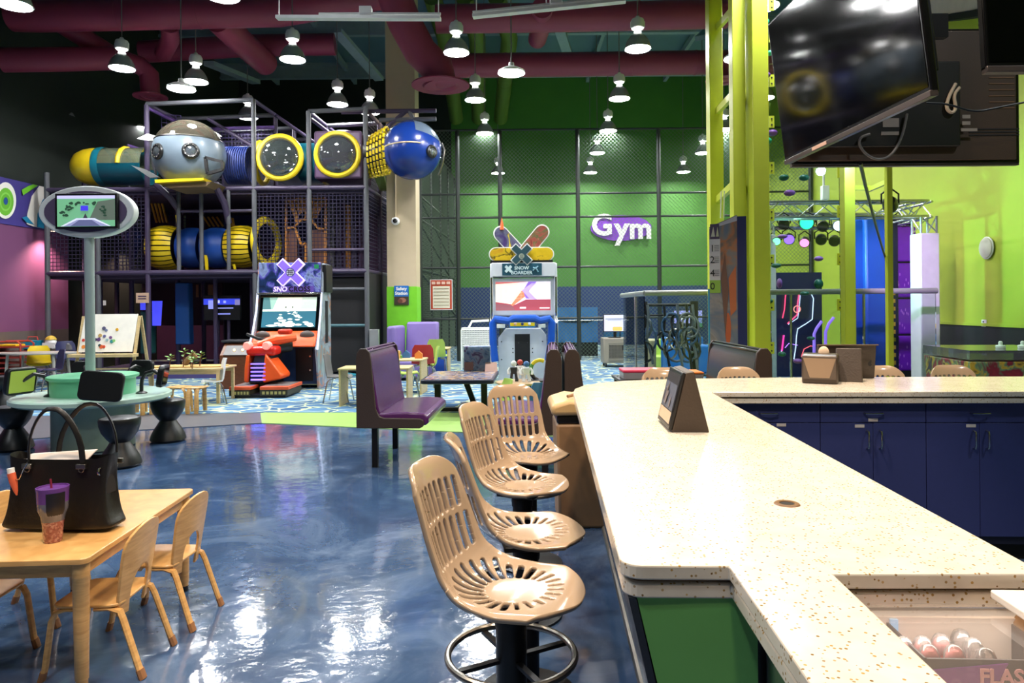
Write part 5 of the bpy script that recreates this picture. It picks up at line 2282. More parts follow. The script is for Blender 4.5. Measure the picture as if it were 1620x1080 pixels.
xm = LX(455)
zx = LZ(430)
b = MB()
b.poly_xz(x_shape(xm, zx, .155, .17), .2, .25)
part('x_outline', b, smat((214, 200, 255), 1.0), SN, label='glowing outline of the X emblem')
b = MB()
b.poly_xz(x_shape(xm, zx, .148, .135), .185, .21)
part('x_emblem', b, smat((120, 92, 232), .9), SN, label='violet X emblem')
L = [(ell(0, 0, .085, .085, 24), (20, 22, 40)), (ell(0, 0, .073, .073, 24), (226, 226, 250))]
for k in (-.035, 0, .035):
    L.append((rr(k - .006, -.06, k + .006, .06), (30, 30, 60)))
    L.append((rr(-.06, k - .006, .06, k + .006), (30, 30, 60)))
decal('globe_mark', SN, (xm, .183, zx), (1, 0, 0), (0, 0, 1), L, .001)
decal('title_band', SN, (LX(425), .247, LZ(461.5)), (1, 0, 0), (0, 0, 1), [(rr(0, 0, S(66, AD), .115), (112, 84, 190))], .001)
text('lettering', 'SNO', SN, (LX(437), .24, LZ(457)), (1, 0, 0), (0, 0, 1), .13, smat((226, 210, 250), .6), th=.004, shear=.12, bold=.004)
text('lettering', 'CROSS', SN, (LX(468), .24, LZ(457)), (1, 0, 0), (0, 0, 1), .13, smat((18, 16, 30)), th=.004, spacing=1.1, bold=.004)
decal('badge', SN, (LX(492), .248, LZ(424)), (1, 0, 0), (0, 0, 1), [(rr(0, 0, .09, .08), (36, 150, 92))], .002)
# orange dash
b = MB()
b.poly_yz([(.14, LZ(523)), (-.12, LZ(534)), (-.22, LZ(548)), (.1, LZ(549))], -W2 * .97, W2 * .97)
part('dashboard', b, 'orange_plastic', SN, bevel=.03, seg=3)
for sx in (-1, 1):
    b = MB()
    b.sphere((sx * W2 * .68, -.06, LZ(530)), .11, 16, 8, sc=(1.3, .5, .8))
    part('speaker', b, mat('speaker_grey', (84, 74, 70), .5), SN)
b = MB()
b.box((0.02, -.1, LZ(524)), (.24, .2, .1))
part('cowl', b, mat('cowl_red', (206, 52, 26), .35), SN, bevel=.04, seg=3)
b = MB()
b.box((LX(460), -.25, LZ(535)), (.1, .01, .1), rx=R(-25))
part('start_button_plate', b, mat('button_pink', (246, 170, 130), .35), SN, bevel=.006)
b = MB()
b.path([(LX(400), -.3, LZ(527)), (LX(420), -.38, LZ(534)), (LX(440), -.4, LZ(536)), (LX(452), -.35, LZ(540))], .03, 8)
part('handlebar', b, 'black_plastic', SN)
SD = AD - .85


def LXs(x):
    return (x - 810) / FPX * SD - A0.x


def LZs(y):
    return D(452, y, SD).z - CZ


# snowmobile, pulled out front and turned to one side
b = MB()
x0, x1 = LXs(398), LXs(428)
b.bb(x0 - .08, x1 + .1, -.95, -.55, LZs(562), LZs(547))
part('tail_light_bar', b, mat('sled_red', (214, 38, 28), .25), SN, bevel=.06, seg=3)
for xx in (LXs(394), LXs(424)):
    b = MB()
    b.lathe([(0, -1.0), (.06, -1.0), (.075, -.96), (.075, -.85), (0, -.85)], 14, c=(xx, 0, LZs(546)), axis='Y')
    part('tail_lamp', b, smat((255, 150, 140), .5), SN)
b = MB()
b.prism([(x0 - .02, -.98, LZs(604)), (x1 - .05, -.98, LZs(604)), (x1 + .03, -.9, LZs(560)), (x0 + .06, -.9, LZs(560))], (0, .6, 0))
part('seat', b, mat('seat_black', (20, 18, 26), .5), SN, bevel=.02)
for k in range(5):
    b = MB()
    z = LZs(574 + k * 6.2)
    b.bb(x0 + .03, x1 - .05, -1.0, -.97, z - .012, z + .012)
    part('light_strip', b, smat((120, 96, 255), 2.5 if k < 4 else 4), SN, smooth=False)
for (pts, y0) in (([(LXs(393), LZs(560)), (LXs(398), LZs(560)), (LXs(396), LZs(604)), (LXs(389), LZs(602)), (LXs(390), LZs(580))], -.99), ([(LXs(423), LZs(558)), (LXs(436), LZs(575)), (LXs(449), LZs(592)), (LXs(448), LZs(598)), (LXs(420), LZs(604)), (LXs(418), LZs(598))], -1.0)):
    b = MB()
    b.poly_xz(pts[::-1], y0, y0 + .5)
    part('side_fairing', b, 'orange_plastic', SN, bevel=.025)
b = MB()
b.path([(LXs(410), -.7, LZs(555)), (LXs(425), -.5, LZs(548)), (LXs(446), -.35, LZs(548))], [.16, .15, .12], 12)
part('sled_nose', b, 'black_plastic', SN)
b = MB()
b.path([(LXs(404), -.75, LZs(545)), (LXs(430), -.6, LZs(538)), (LXs(455), -.4, LZs(536))], [.05, .1, .06], 10)
part('sled_hood', b, 'orange_plastic', SN)
b = MB()
b.bb(LXs(384), LXs(462), -1.25, -.4, 0, .06)
b.bb(LXs(408), LXs(420), -.9, .2, .0, .3)
part('ride_base', b, 'black_metal', SN, smooth=False)
for (xa, xb) in ((377, 410), (424, 468)):
    b = MB()
    b.bb(LXs(xa), LXs(xb), -1.3, -.5, .14, .2)
    part('footboard', b, mat('board_orange', (214, 84, 40), .4), SN, bevel=.01)
    b = MB()
    b.bb(LXs(xa) + .03, LXs(xb) - .03, -1.2, -.55, .2, .204)
    part('grip_plate', b, 'mid_grey', SN, smooth=False)
    b = MB()
    b.bb(LXs(xa), LXs(xb) - .02, -1.29, -.5, .04, .14)
    part('footboard_side', b, mat('caution_dark', (50, 46, 30), .5), SN, smooth=False)
    wv = LXs(xb) - LXs(xa)
    L = [(rr(.04 + k * wv / 7, .03, .04 + k * wv / 7 + wv / 11, .08), (176, 164, 96)) for k in range(6)]
    decal('caution_print', SN, (LXs(xa), -1.292, .035), (1, 0, 0), (0, 0, 1), L, .001)

# ================================================================== snowboard arcade game
BD = 14.0
s = BD / FPX
B0 = D(829, 500, BD)
SB = thing('snowboard_arcade_game', 'white and blue snowboard arcade cabinet crowned with crossed boards', 'arcade game', (B0.x, BD, CZ))


def BXp(x):
    return (x - 829) * s


def BZ(y):
    return D(829, y, BD).z - CZ


WB = 51 * s
mat('cab_white', (206, 210, 218), .3)
mat('cab_blue', (22, 84, 190), .3)
for sx in (-1, 1):
    b = MB()
    b.poly_yz([(-.05, 0), (.8, 0), (.8, BZ(416)), (.1, BZ(416)), (.05, BZ(440)), (.12, BZ(500)), (-.12, BZ(510)), (-.05, BZ(540))], sx * WB - .03, sx * WB + .03)
    part('side_panel', b, 'cab_white', SB, bevel=.01)
    b = MB()
    b.path([(sx * WB * 1.0, .04, BZ(438)), (sx * WB, .1, BZ(500)), (sx * WB * 1.0, -.1, BZ(512)), (sx * WB, -.07, BZ(545)), (sx * WB, -.07, .05)], .022, 8)
    part('edge_trim', b, 'chrome', SB)
b = MB()
b.bb(-WB, WB, .05, .7, BZ(437), BZ(415))
part('header', b, 'cab_white', SB, bevel=.012)
b = MB()
b.bb(BXp(795), BXp(858), .035, .05, BZ(435), BZ(416))
part('header_panel', b, mat('header_teal', (34, 78, 96), .4), SB, smooth=False)
text('lettering', 'SNOW\nBOARDER', SB, (BXp(826), .03, BZ(427.5)), (1, 0, 0), (0, 0, 1), .095, smat((196, 216, 220)), th=.004, bold=.003)
b = MB()
b.poly_xz(x_shape(BXp(805), BZ(425), .04, .055), .026, .034)
part('x_mark', b, smat((196, 216, 220)), SB)
for k in (-1, 1):
    b = MB()
    b.path([(BXp(848 + k * 4), .03, BZ(421 if k > 0 else 428)), (BXp(848), .028, BZ(424 + k)), (BXp(848 - k * 4), .03, BZ(423 if k > 0 else 430))], .018, 6)
    part('swirl_mark', b, smat((120, 164, 180)), SB)
b = MB()
b.bb(-WB + .03, WB - .03, .2, .7, BZ(500), BZ(440))
part('screen_housing', b, 'cab_white', SB, smooth=False)
b = MB()
za, zb_ = BZ(498), BZ(440)
for (xa, xb, z0, z1) in ((-WB + .03, BXp(784), za, zb_), (BXp(872), WB - .03, za, zb_), (BXp(784), BXp(872), za, BZ(491)), (BXp(784), BXp(872), BZ(445), zb_)):
    b.bb(xa, xb, .13, .2, z0, z1)
part('screen_bezel', b, 'cab_white', SB, smooth=False)
w_, h_ = BXp(872) - BXp(784), BZ(445) - BZ(491)
L = [(rr(0, 0, 1, 1), (238, 226, 236)), ([(0, 0), (1, 0), (1, .38), (.55, .38), (.35, .2), (0, .3)], (172, 78, 92)), ([(0, .3), (.35, .2), (.55, .55), (.4, 1), (0, 1)], (244, 228, 214)), ([(.2, .0), (.62, .6), (.5, .75), (.3, .25)], (226, 140, 104)), ([(.55, .42), (.75, .38), (.6, .66), (.75, 1), (.6, 1), (.5, .7)], (150, 110, 214)), ([(.48, .7), (.66, .95), (.74, .95), (.6, .68), (.74, .4), (.62, .4)], (196, 170, 238)), ([(.0, .92), (.6, 1), (0, 1)], (206, 110, 110)), (rr(.44, .06, .55, .12), (250, 244, 244)), (rr(.8, .06, .98, .1), (250, 240, 240)), (rr(.02, .04, .12, .08), (250, 240, 240)), ([(0, 0), (.36, 0), (.3, .18), (0, .24)], (150, 92, 100))]
for k in range(5):
    L.append((rr(.1 + k * .09, .4, .105 + k * .09, .9), (232, 200, 170)))
    L.append((rr(.02, .42 + k * .1, .5, .427 + k * .1), (232, 200, 170)))
decal('screen_picture', SB, (BXp(784), .197, BZ(491)), (1, 0, 0), (0, 0, 1), [([(a * w_, b_ * h_) for a, b_ in p], c) for p, c in L], .001, emit=.9)
# blue handle frame
b = MB()
b.path([(BXp(783), -.16, BZ(570)), (BXp(780), -.16, BZ(540)), (BXp(780), -.16, BZ(510)), (BXp(784), -.16, BZ(504)), (BXp(805), -.2, BZ(507)), (BXp(812), -.22, BZ(503)), (BXp(846), -.22, BZ(503)), (BXp(853), -.2, BZ(507)), (BXp(868), -.16, BZ(504)), (BXp(872), -.16, BZ(510)), (BXp(871), -.16, BZ(540)), (BXp(866), -.16, BZ(570))], .075, 10)
part('handle_frame', b, 'cab_blue', SB)
b = MB()
b.bb(BXp(806), BXp(846), -.28, -.1, BZ(518), BZ(509))
part('control_panel', b, mat('cab_sky', (60, 140, 214), .35), SB, bevel=.02)
b = MB()
b.bb(BXp(807), BXp(845), -.29, -.28, BZ(515), BZ(509.5))
part('button_strip', b, 'yellow_plastic', SB, smooth=False)
for k, c in enumerate(((224, 180, 160), (40, 60, 110), (230, 230, 236))):
    b = MB()
    b.lathe([(0, -.31), (.025, -.305), (.03, -.29), (0, -.29)], 12, c=(BXp(815 + k * 11), 0, BZ(511.5)), axis='Y')
    part('button', b, smat(c), SB)
b = MB()
b.poly_xz([(BXp(788), .04), (BXp(866), .04), (BXp(864), BZ(530)), (BXp(855), BZ(519)), (BXp(800), BZ(519)), (BXp(788), BZ(534))], -.02, .1)
part('front_plate', b, 'cab_white', SB, bevel=.008)
b = MB()
b.bb(BXp(814), BXp(838), -.03, -.02, BZ(579), BZ(528))
part('coin_door', b, 'panel_black', SB, bevel=.004)
for (x, y) in ((793, 540), (858, 540), (811, 551), (842, 551), (811, 557), (842, 557), (793, 568), (858, 568), (820, 542), (834, 542)):
    b = MB()
    b.sphere((BXp(x), -.024, BZ(y)), .014, 6, 4)
    part('bolt', b, 'dark_grey', SB)
for (x0, x1) in ((786, 799), (851, 862)):
    b = MB()
    b.bb(BXp(x0), BXp(x1), -.24, -.12, BZ(518), BZ(512))
    part('grip_block', b, 'white_plastic', SB, bevel=.01)
# crown
b = MB()
b.bb(BXp(776), BXp(876), .1, .5, BZ(415), BZ(411))
part('crown_base', b, 'black_plastic', SB, smooth=False)


def board(cx, cy, ang, L_, w, mt, y0, lb):
    pts = []
    hw, hl = w / 2, L_ / 2 - w / 2
    for i in range(13):
        t = -PI / 2 + PI * i / 12
        pts.append((hl + hw * math.cos(t), hw * math.sin(t)))
    for i in range(13):
        t = PI / 2 + PI * i / 12
        pts.append((-hl + hw * math.cos(t), hw * math.sin(t)))
    ca, sa = math.cos(ang), math.sin(ang)
    q = [(BXp(cx) + x * ca - z * sa, BZ(cy) + x * sa + z * ca) for x, z in pts]
    b = MB()
    b.poly_xz(q, y0, y0 + .08)
    rim = part('snowboard_rim', b, 'white_paint', SB)
    q2 = [(BXp(cx) + x * .93 * ca - z * .88 * sa, BZ(cy) + x * .93 * sa + z * .88 * ca) for x, z in pts]
    b = MB()
    b.poly_xz(q2, y0 - .006, y0)
    part('snowboard_face', b, mt, rim, smooth=False, label=lb)


mk_art('board_purple', [(.3, (60, 44, 96)), (.46, (100, 104, 120)), (.5, (44, 30, 66)), (.55, (206, 186, 70)), (.75, (190, 176, 60))], 1.8, .3)
mk_art('board_red', [(.3, (110, 46, 44)), (.45, (150, 80, 70)), (.5, (84, 96, 60)), (.56, (176, 96, 90)), (.7, (70, 30, 30))], 2.4, .3)
mk_art('board_yellow', [(.3, (196, 164, 30)), (.52, (214, 180, 40)), (.56, (60, 54, 30)), (.62, (200, 170, 36)), (.8, (180, 110, 40))], 2.2, .3)
board(806, 381, R(-48), .8, .31, 'board_purple', .24, 'violet and yellow printed board')
board(847, 380, R(50), .8, .31, 'board_red', .2, 'maroon printed board')
board(798, 401, R(0), .62, .29, 'board_yellow', .14, 'yellow printed board')
board(854, 401, R(0), .62, .29, 'board_yellow', .16, 'yellow printed board')
b = MB()
b.poly_xz(x_shape(BXp(826), BZ(402), .115, .16), .03, .12)
part('x_outline', b, 'white_paint', SB)
b = MB()
b.poly_xz(x_shape(BXp(826), BZ(402), .113, .125), .015, .03)
part('x_emblem', b, mat('x_teal', (44, 74, 84), .4), SB)
decal('globe_mark', SB, (BXp(826), .013, BZ(405)), (1, 0, 0), (0, 0, 1), [(ell(0, 0, .055, .055, 20), (190, 196, 176))] + [(rr(k - .004, -.045, k + .004, .045), (60, 80, 84)) for k in (-.025, 0, .025)] + [(rr(-.045, k - .004, .045, k + .004), (60, 80, 84)) for k in (-.025, 0, .025)], .001)
b = MB()
b.lathe([(0, 0), (.05, 0), (.03, .12), (0, .26)], 10, c=(BXp(795), .26, BZ(361)))
part('flame_finial', b, 'orange_plastic', SB)

# white mesh ball basket behind the snowboard game
d = 17.2
a, c = D(731, 522, d), D(776, 546, d)
o = thing('ball_basket', 'white mesh basket bin standing behind the display case', 'basket', ((a.x + c.x) / 2, d, CZ))
w_ = c.x - a.x
for k in range(9):
    b = MB()
    z = c.z + (a.z - c.z) * k / 8
    b.path([(-w_ / 2, -.25, z), (w_ / 2, -.25, z), (w_ / 2, .25, z), (-w_ / 2, .25, z)], .012, 5, closed=True)
    part('wire_hoop', b, 'white_paint', o)
for k in range(12):
    b = MB()
    x = -w_ / 2 + w_ * k / 11
    b.tube((x, -.25, c.z), (x, -.25, a.z), .01, 5)
    part('wire_rib', b, 'white_paint', o)
for sx in (-1, 1):
    for sy in (-1, 1):
        b = MB()
        b.tube((sx * w_ / 2, sy * .25, 0), (sx * w_ / 2, sy * .25, a.z), .02, 6)
        part('leg', b, 'white_paint', o)
b = MB()
b.bb(-w_ / 2, w_ / 2, -.25, .25, a.z, a.z + .05)
b.bb(-w_ / 2, w_ / 2, -.2, .24, .3, c.z)
part('rim', b, 'white_paint', o, smooth=False)
b = MB()
b.path([(-w_ * .3, 0, a.z), (-w_ * .15, 0, a.z + .2), (w_ * .45, 0, a.z + .22)], .03, 8)
part('handle', b, 'white_paint', o)

# ================================================================== the bar
CT = 1.04


def off(poly, dlt):
    """inset a ccw polygon by dlt"""
    n = len(poly)
    out = []
    for i in range(n):
        p0, p1, p2 = Vector(poly[i - 1]), Vector(poly[i]), Vector(poly[(i + 1) % n])
        e1, e2 = (p1 - p0).normalized(), (p2 - p1).normalized()
        n1, n2 = Vector((-e1.y, e1.x)), Vector((-e2.y, e2.x))
        k = (n1 + n2)
        k = k / max(.3, (1 + n1.dot(n2)))
        out.append(tuple(p1 + k * dlt))
    return out


def lt(lat, t):
    p = BX * lat + AX * t
    return (p.x, p.y)


rc = .045
LTS = [(.56, -.6), (.56, 1.415), (.978, 1.43), (.982, 4.29), (4.6, 4.29), (4.6, 5.17), (1.61, 5.13), (.88, 5.06), (.526, 4.95), (.347, 4.83), (.225, 4.66), (.16, 4.48), (.144, 4.3), (.144, 1.449 + rc)]
for i in range(1, 6):
    a = PI + PI / 2 * i / 5
    LTS.append((.144 + rc + rc * math.cos(a), 1.449 + rc + rc * math.sin(a)))
LTS += [(.366, 1.452), (.366, -.6)]
poly = [lt(*q) for q in LTS][::-1]
area = sum(poly[i - 1][0] * poly[i][1] - poly[i][0] * poly[i - 1][1] for i in range(len(poly)))
if area < 0:
    poly = poly[::-1]
WT = thing('bar_worktop', 'long cream speckled stone worktop with a rounded end', 'worktop', (0, 0, 0))
b = MB()
b.poly_xy(poly, CT - .031, CT)
part('upper_slab', b, 'cream_quartz', WT, bevel=.004, smooth=False)
b = MB()
b.poly_xy(off(poly, .02), CT - .04, CT - .03)
part('slab_joint', b, mat('joint_brown', (110, 84, 58), .6), WT, smooth=False)
b = MB()
b.poly_xy(off(poly, .006), CT - .071, CT - .04)
part('lower_slab', b, 'cream_quartz', WT, bevel=.004, smooth=False)
g = F(1245, 797, CT)
b = MB()
b.lathe([(.018, -.002), (.02, .003), (.031, .003), (.034, 0)], 28, c=(g.x, g.y, CT))
part('grommet_ring', b, mat('grommet', (120, 88, 60), .3), WT)
b = MB()
b.lathe([(0, .0012), (.021, .0012)], 28, c=(g.x, g.y, CT))
part('grommet_hole', b, 'panel_black', WT)

# bar body: sloping dark side, green end
BB = thing('bar_unit', 'dark sloping bar front with a green end panel', 'bar front', (0, 0, 0))
zt = CT - .072
t0, t1 = 1.475, 4.45
mat('bar_dark', (34, 30, 30), .35)
for (lr, ta, tb) in ((.5, t0, 2.06), (.93, 2.06, t1)):
    b = MB()
    prof = [(.20, zt), (lr, zt), (lr, 0), (.48, 0)]
    vs = [(*lt(l, ta), z) for l, z in prof] + [(*lt(l, tb), z) for l, z in prof]
    b.add(vs, [(0, 1, 2, 3), (7, 6, 5, 4), (0, 4, 5, 1), (1, 5, 6, 2), (2, 6, 7, 3), (3, 7, 4, 0)])
    part('body', b, 'bar_dark', BB, smooth=False)
b = MB()
prof = [(.178, zt), (.425, zt), (.425, 0), (.5, 0)]
vs = [(*lt(l, t0 - .012), z) for l, z in prof[:2]] + [(*lt(.425, t0 - .012), 0), (*lt(.40, t0 - .012), 0)]
vs += [(*lt(l, t0), z) for l, z in prof[:2]] + [(*lt(.425, t0), 0), (*lt(.40, t0), 0)]
b.add(vs, [(0, 3, 2, 1), (4, 5, 6, 7), (0, 1, 5, 4), (1, 2, 6, 5), (2, 3, 7, 6), (3, 0, 4, 7)])
part('end_panel', b, mat('bar_green', (104, 172, 92), .45, var=.12, scale=4), BB, smooth=False, label='green end panel')
b = MB()
vs = [(*lt(.176, t0 - .014), zt), (*lt(.39, t0 - .014), 0), (*lt(.375, t0 - .014), 0), (*lt(.16, t0 - .014), zt)]
vs += [(*lt(.176, t1), zt), (*lt(.39, t1), 0), (*lt(.375, t1), 0), (*lt(.16, t1), zt)]
b.add(vs, [(0, 1, 2, 3), (7, 6, 5, 4), (0, 4, 5, 1), (1, 5, 6, 2), (2, 6, 7, 3), (3, 7, 4, 0)])
part('side_cladding', b, mat('cladding', (40, 44, 52), .25), BB, smooth=False)
# kick rail
b = MB()
b.tube((*lt(.33, 1.5), .2), (*lt(.33, 4.3), .2), .02, 8)
part('foot_rail', b, 'steel', BB)

# wing cabinets
mat('navy_edge_dark', (18, 22, 50), .6)
us = [(1.02, 1.648), (1.648, 2.275), (2.275, 2.9), (2.9, 3.53), (3.53, 4.15)]
ul = ['navy base cabinet beside the inner corner of the bar', 'navy base cabinet with a labelled drawer below the napkin dispenser', 'navy base cabinet third along the bar wing', 'navy base cabinet fourth along the bar wing in the shade', 'navy base cabinet at the far end of the bar wing']
for k, (l0, l1) in enumerate(us):
    o = thing('base_cabinet', ul[k], 'cabinet', (*lt((l0 + l1) / 2, 4.34), 0), -TH, 'navy bar cabinets')
    w_ = l1 - l0
    b = MB()
    b.bb(-w_ / 2, w_ / 2, .02, .55, .11, zt - .001)
    part('body', b, 'navy_edge_dark', o, smooth=False)
    b = MB()
    b.bb(-w_ / 2, w_ / 2, .08, .53, 0, .11)
    part('toe_kick', b, 'panel_black', o, smooth=False)
    b = MB()
    b.bb(-w_ / 2 + .0025, w_ / 2 - .0025, 0, .02, .848, zt - .004)
    dr = part('drawer', b, 'navy_laminate', o, bevel=.0015)
    b = MB()
    hx = 0
    b.path([(hx - .055, -.001, .905), (hx - .05, -.022, .905), (hx, -.028, .905), (hx + .05, -.022, .905), (hx + .055, -.001, .905)], .005, 8)
    part('handle', b, 'chrome', dr)
    for sx in (-1, 1):
        b = MB()
        b.bb(.0015 if sx > 0 else -w_ / 2 + .0025, w_ / 2 - .0025 if sx > 0 else -.0015, 0, .02, .16, .844)
        dd_ = part('door', b, 'navy_laminate', o, bevel=.0015)
        b = MB()
        x = sx * .038
        b.path([(x, -.001, .80), (x, -.024, .795), (x, -.03, .775), (x, -.03, .715), (x, -.024, .695), (x, -.001, .69)], .0055, 8)
        part('handle', b, 'chrome', dd_)
    st = {0: [(.08, .833)], 1: [(-.0, .863), (-.08, .826)], 2: [(-.05, .828)]}.get(k, [])
    for (x, z) in st:
        b = MB()
        b.bb(x - .028, x + .028, -.002, 0, z - .009, z + .009)
        part('paper_label', b, mat('label_cream', (206, 196, 190), .6), o, smooth=False)

# ------------------------------------------------------------------ freezer under the strip
FZ = thing('display_freezer', 'white glass topped display freezer set into the worktop', 'freezer', (*lt(0, 0), 0), -TH)
mat('freezer_white', (226, 214, 202), .35)
zi = CT - .075
y0_, y1_ = -.6, 1.40
# tub walls in the (lat, t) frame of the bar; the tub runs on under the slab
yb_ = 1.40
for (xa, xb, ya, yb, z0, z1, nm) in ((.505, .56, y0_, yb_, .05, zi - .002, 'tub_wall'), (.56, 1.3, yb_, yb_ + .045, .05, zi - .002, 'tub_wall'), (1.25, 1.32, y0_, yb_, .05, zi - .002, 'tub_wall'), (.56, 1.25, y0_, yb_, .05, .79, 'tub_floor')):
    b = MB()
    b.bb(xa, xb, ya, yb, z0, z1)
    part(nm, b, 'freezer_white', FZ, smooth=False)
b = MB()
b.bb(.44, .452, y0_, 1.455, .0, zi)
part('steel_skin', b, 'alu', FZ, smooth=False)
b = MB()
b.bb(.845, 1.32, y0_, y1_ - .01, CT - .034, CT - .016)
part('sliding_lid', b, mat('lid_white', (238, 228, 216), .3), FZ, bevel=.004)
b = MB()
b.quad((.565, y0_, CT - .05), (.93, y0_, CT - .05), (.93, y1_, CT - .05), (.565, y1_, CT - .05))
part('glass_lid', b, 'freezer_glass', FZ, smooth=False)
b = MB()
b.bb(.66, .675, yb_ - .006, yb_ - .001, .82, CT - .08)
part('light_strip', b, mat('strip_blue', (150, 190, 226), .3, emit=.35), FZ, smooth=False)
ld = bpy.data.lights.new('freezer_tube', 'AREA')
ld.shape = 'RECTANGLE'
ld.size, ld.size_y = .5, .03
ld.energy = .6
ld.color = (1, .93, .86)
lo = bpy.data.objects.new('freezer_tube', ld)
COL.objects.link(lo)
q = Vector((*lt(.85, 1.33), CT - .06))
lo.location = q
# carton of capped cups
cq = lt(.775, 1.26)
CB = thing('carton', 'open dark carton with FLASH lettering inside the freezer', 'carton', (cq[0], cq[1], .797), -TH)
CW, CDp, CH = .24, .145, .155
mat('carton_dark', (70, 66, 70), .5)
for (xa, xb, ya, yb) in ((-CW / 2, CW / 2, 0, .004), (-CW / 2, CW / 2, CDp - .004, CDp), (-CW / 2, -CW / 2 + .004, 0, CDp), (CW / 2 - .004, CW / 2, 0, CDp)):
    b = MB()
    b.bb(xa, xb, ya, yb, 0, CH)
    part('wall', b, 'carton_dark', CB, smooth=False)
b = MB()
b.prism([(CW / 2, 0, CH), (CW / 2, CDp, CH), (CW / 2 + .02, CDp, CH + .03), (CW / 2 + .02, 0, CH + .03)], (0, 0, .004))
part('flap', b, mat('carton_kraft', (160, 122, 78), .7), CB, smooth=False)
b = MB()
b.poly_xz([(-CW / 2, CH - .08), (-.02, CH - .08), (.02, CH - .005), (-CW / 2, CH - .02)], -.003, 0)
part('purple_print', b, mat('carton_purple', (140, 60, 170), .4), CB, smooth=False)
text('lettering', 'FLASH', CB, (.02, -.005, CH - .028), (1, 0, 0), (0, 0, 1), .036, smat((246, 190, 200)), th=.002, bold=.001)
decal('small_print', CB, (.083, -.002, CH - .04), (1, 0, 0), (0, 0, 1), [(rr(0, k * .009, .035 - .003 * k, k * .009 + .005), (196, 160, 170)) for k in range(4)], .001)
for k, (x, y, full, lb) in enumerate(((1430, 1004, 1, 'pink iced cup under a dome lid at the freezer glass edge'), (1460, 1003, 1, 'pink iced cup second from the freezer glass edge'), (1489, 999, 1, 'tall pink iced cup in the freezer middle'), (1520, 992, 0, 'clear empty dome cup at the back of the carton'), (1540, 1006, 0, 'clear empty dome cup in front of the back one'), (1560, 1022, 0, 'clear empty dome cup beside the carton flap'), (1470, 1016, 1, 'pink iced cup at the carton front near the worktop'), (1510, 1017, 1, 'pink iced cup at the carton front above the lettering'))):
    q = F(x, y + 6, .955)
    o = thing('dome_cup', lb, 'cup', (q.x, q.y, .868), group='dome lidded cups')
    b = MB()
    b.lathe([(0, -.045), (.012, -.045), (.016, .052), (.0165, .06)], 20)
    part('cup', b, mat('slush_pink', (226, 140, 140), .4) if full else 'cup_plastic', o)
    b = MB()
    b.lathe([(.018, .058), (.018, .064), (.017, .075), (.012, .086), (.006, .09), (0, .0905)], 20)
    part('dome_lid', b, 'cup_plastic', o)
    if full:
        b = MB()
        b.lathe([(.0155, .058), (.014, .072), (.007, .081), (0, .082)], 16)
        part('ice', b, mat('ice_pink', (236, 130, 128), .4), o)

# ------------------------------------------------------------------ things on the worktop
o = thing('tablet_stand', 'brown wedge stand holding a tablet on the worktop', 'tablet stand', (*lt(.51, 2.95), CT), -TH)
mat('stand_brown', (64, 52, 42), .5, bump=.1, bscale=80)
b = MB()
b.prism([(0, 0, 0), (.062, 0, .25), (.095, 0, .255), (.156, 0, 0)][::-1], (0, .3, 0))
part('wedge', b, 'stand_brown', o, bevel=.004)
b = MB()
nrm = Vector((-.25, 0, .062)).normalized()
p0, p1 = Vector((0, 0, .008)), Vector((.06, 0, .248))
b.prism([p0, p0 + Vector((0, .3, 0)), p1 + Vector((0, .3, 0)), p1], nrm * .014)
part('bezel', b, mat('tablet_black', (20, 20, 22), .3), o, bevel=.003)
V = (p1 - p0).normalized()
hh = (p1 - p0).length
L = [(rr(-.29, .015, -.01, hh - .015), (36, 34, 38)), (rr(-.28, .02, -.02, .07), (206, 180, 150)), (rr(-.28, .075, -.02, hh - .06), (86, 92, 108))]
rs = random.Random(4)
for k in range(10):
    L.append((ell(rs.uniform(-.24, -.06), rs.uniform(.09, hh - .08), rs.uniform(.01, .03), rs.uniform(.01, .03), 8), rs.choice([(150, 150, 160), (60, 60, 76), (120, 110, 110), (176, 170, 170)])))
decal('display', o, p0 + nrm * .0145, Vector((0, -1, 0)), V, L, .0006)

np_ = F(1308, 607, CT)
o = thing('napkin_dispenser', 'brown napkin dispenser with a tan front on the bar wing', 'napkin dispenser', (np_.x, np_.y + .09, CT), R(-28))
mat('dispenser_brown', (62, 50, 42), .3)
b = MB()
b.poly_yz([(-.1, 0), (.1, 0), (.1, .175), (.08, .19), (0, .2), (-.08, .19), (-.1, .175)], -.11, .11)
part('case', b, 'dispenser_brown', o, bevel=.01)
decal('front_label', o, (0, -.101, 0), (1, 0, 0), (0, 0, 1), [(rr(-.1, .03, .1, .18), (88, 76, 66)), ([(-.1, .17), (.1, .17), (.06, .04), (-.06, .04)], (150, 126, 102))], .001)
b = MB()
b.sphere((.02, 0, .2), .035, 12, 8, sc=(1, .5, 1.3))
part('napkin', b, mat('napkin_cream', (226, 200, 170), .8), o)
b = MB()
b.box((.112, -.03, .15), (.004, .03, .012))
part('key_slot', b, 'chrome', o)
q = F(1350, 604, CT)
o = thing('card_terminal', 'brown box stand between the dispenser and the big display', 'terminal', (q.x, q.y + .06, CT), R(-22))
b = MB()
b.poly_yz([(-.07, 0), (.09, 0), (.05, .215), (.0, .225)], -.08, .08)
part('case', b, 'stand_brown', o, bevel=.006)
q = F(1362, 601, CT)
o = thing('order_display', 'dark brown point of sale display turned away on the bar wing', 'display', (q.x - .05, q.y + .14, CT), R(-6))
b = MB()
b.poly_yz([(-.02, 0), (.1, 0), (-.02, .24), (-.06, .24)], -.19, .2)
part('back_shell', b, 'stand_brown', o, bevel=.006)
b = MB()
b.bb(-.2, .21, -.07, -.05, .235, .243)
part('top_edge', b, mat('edge_tan', (120, 98, 76), .4), o)
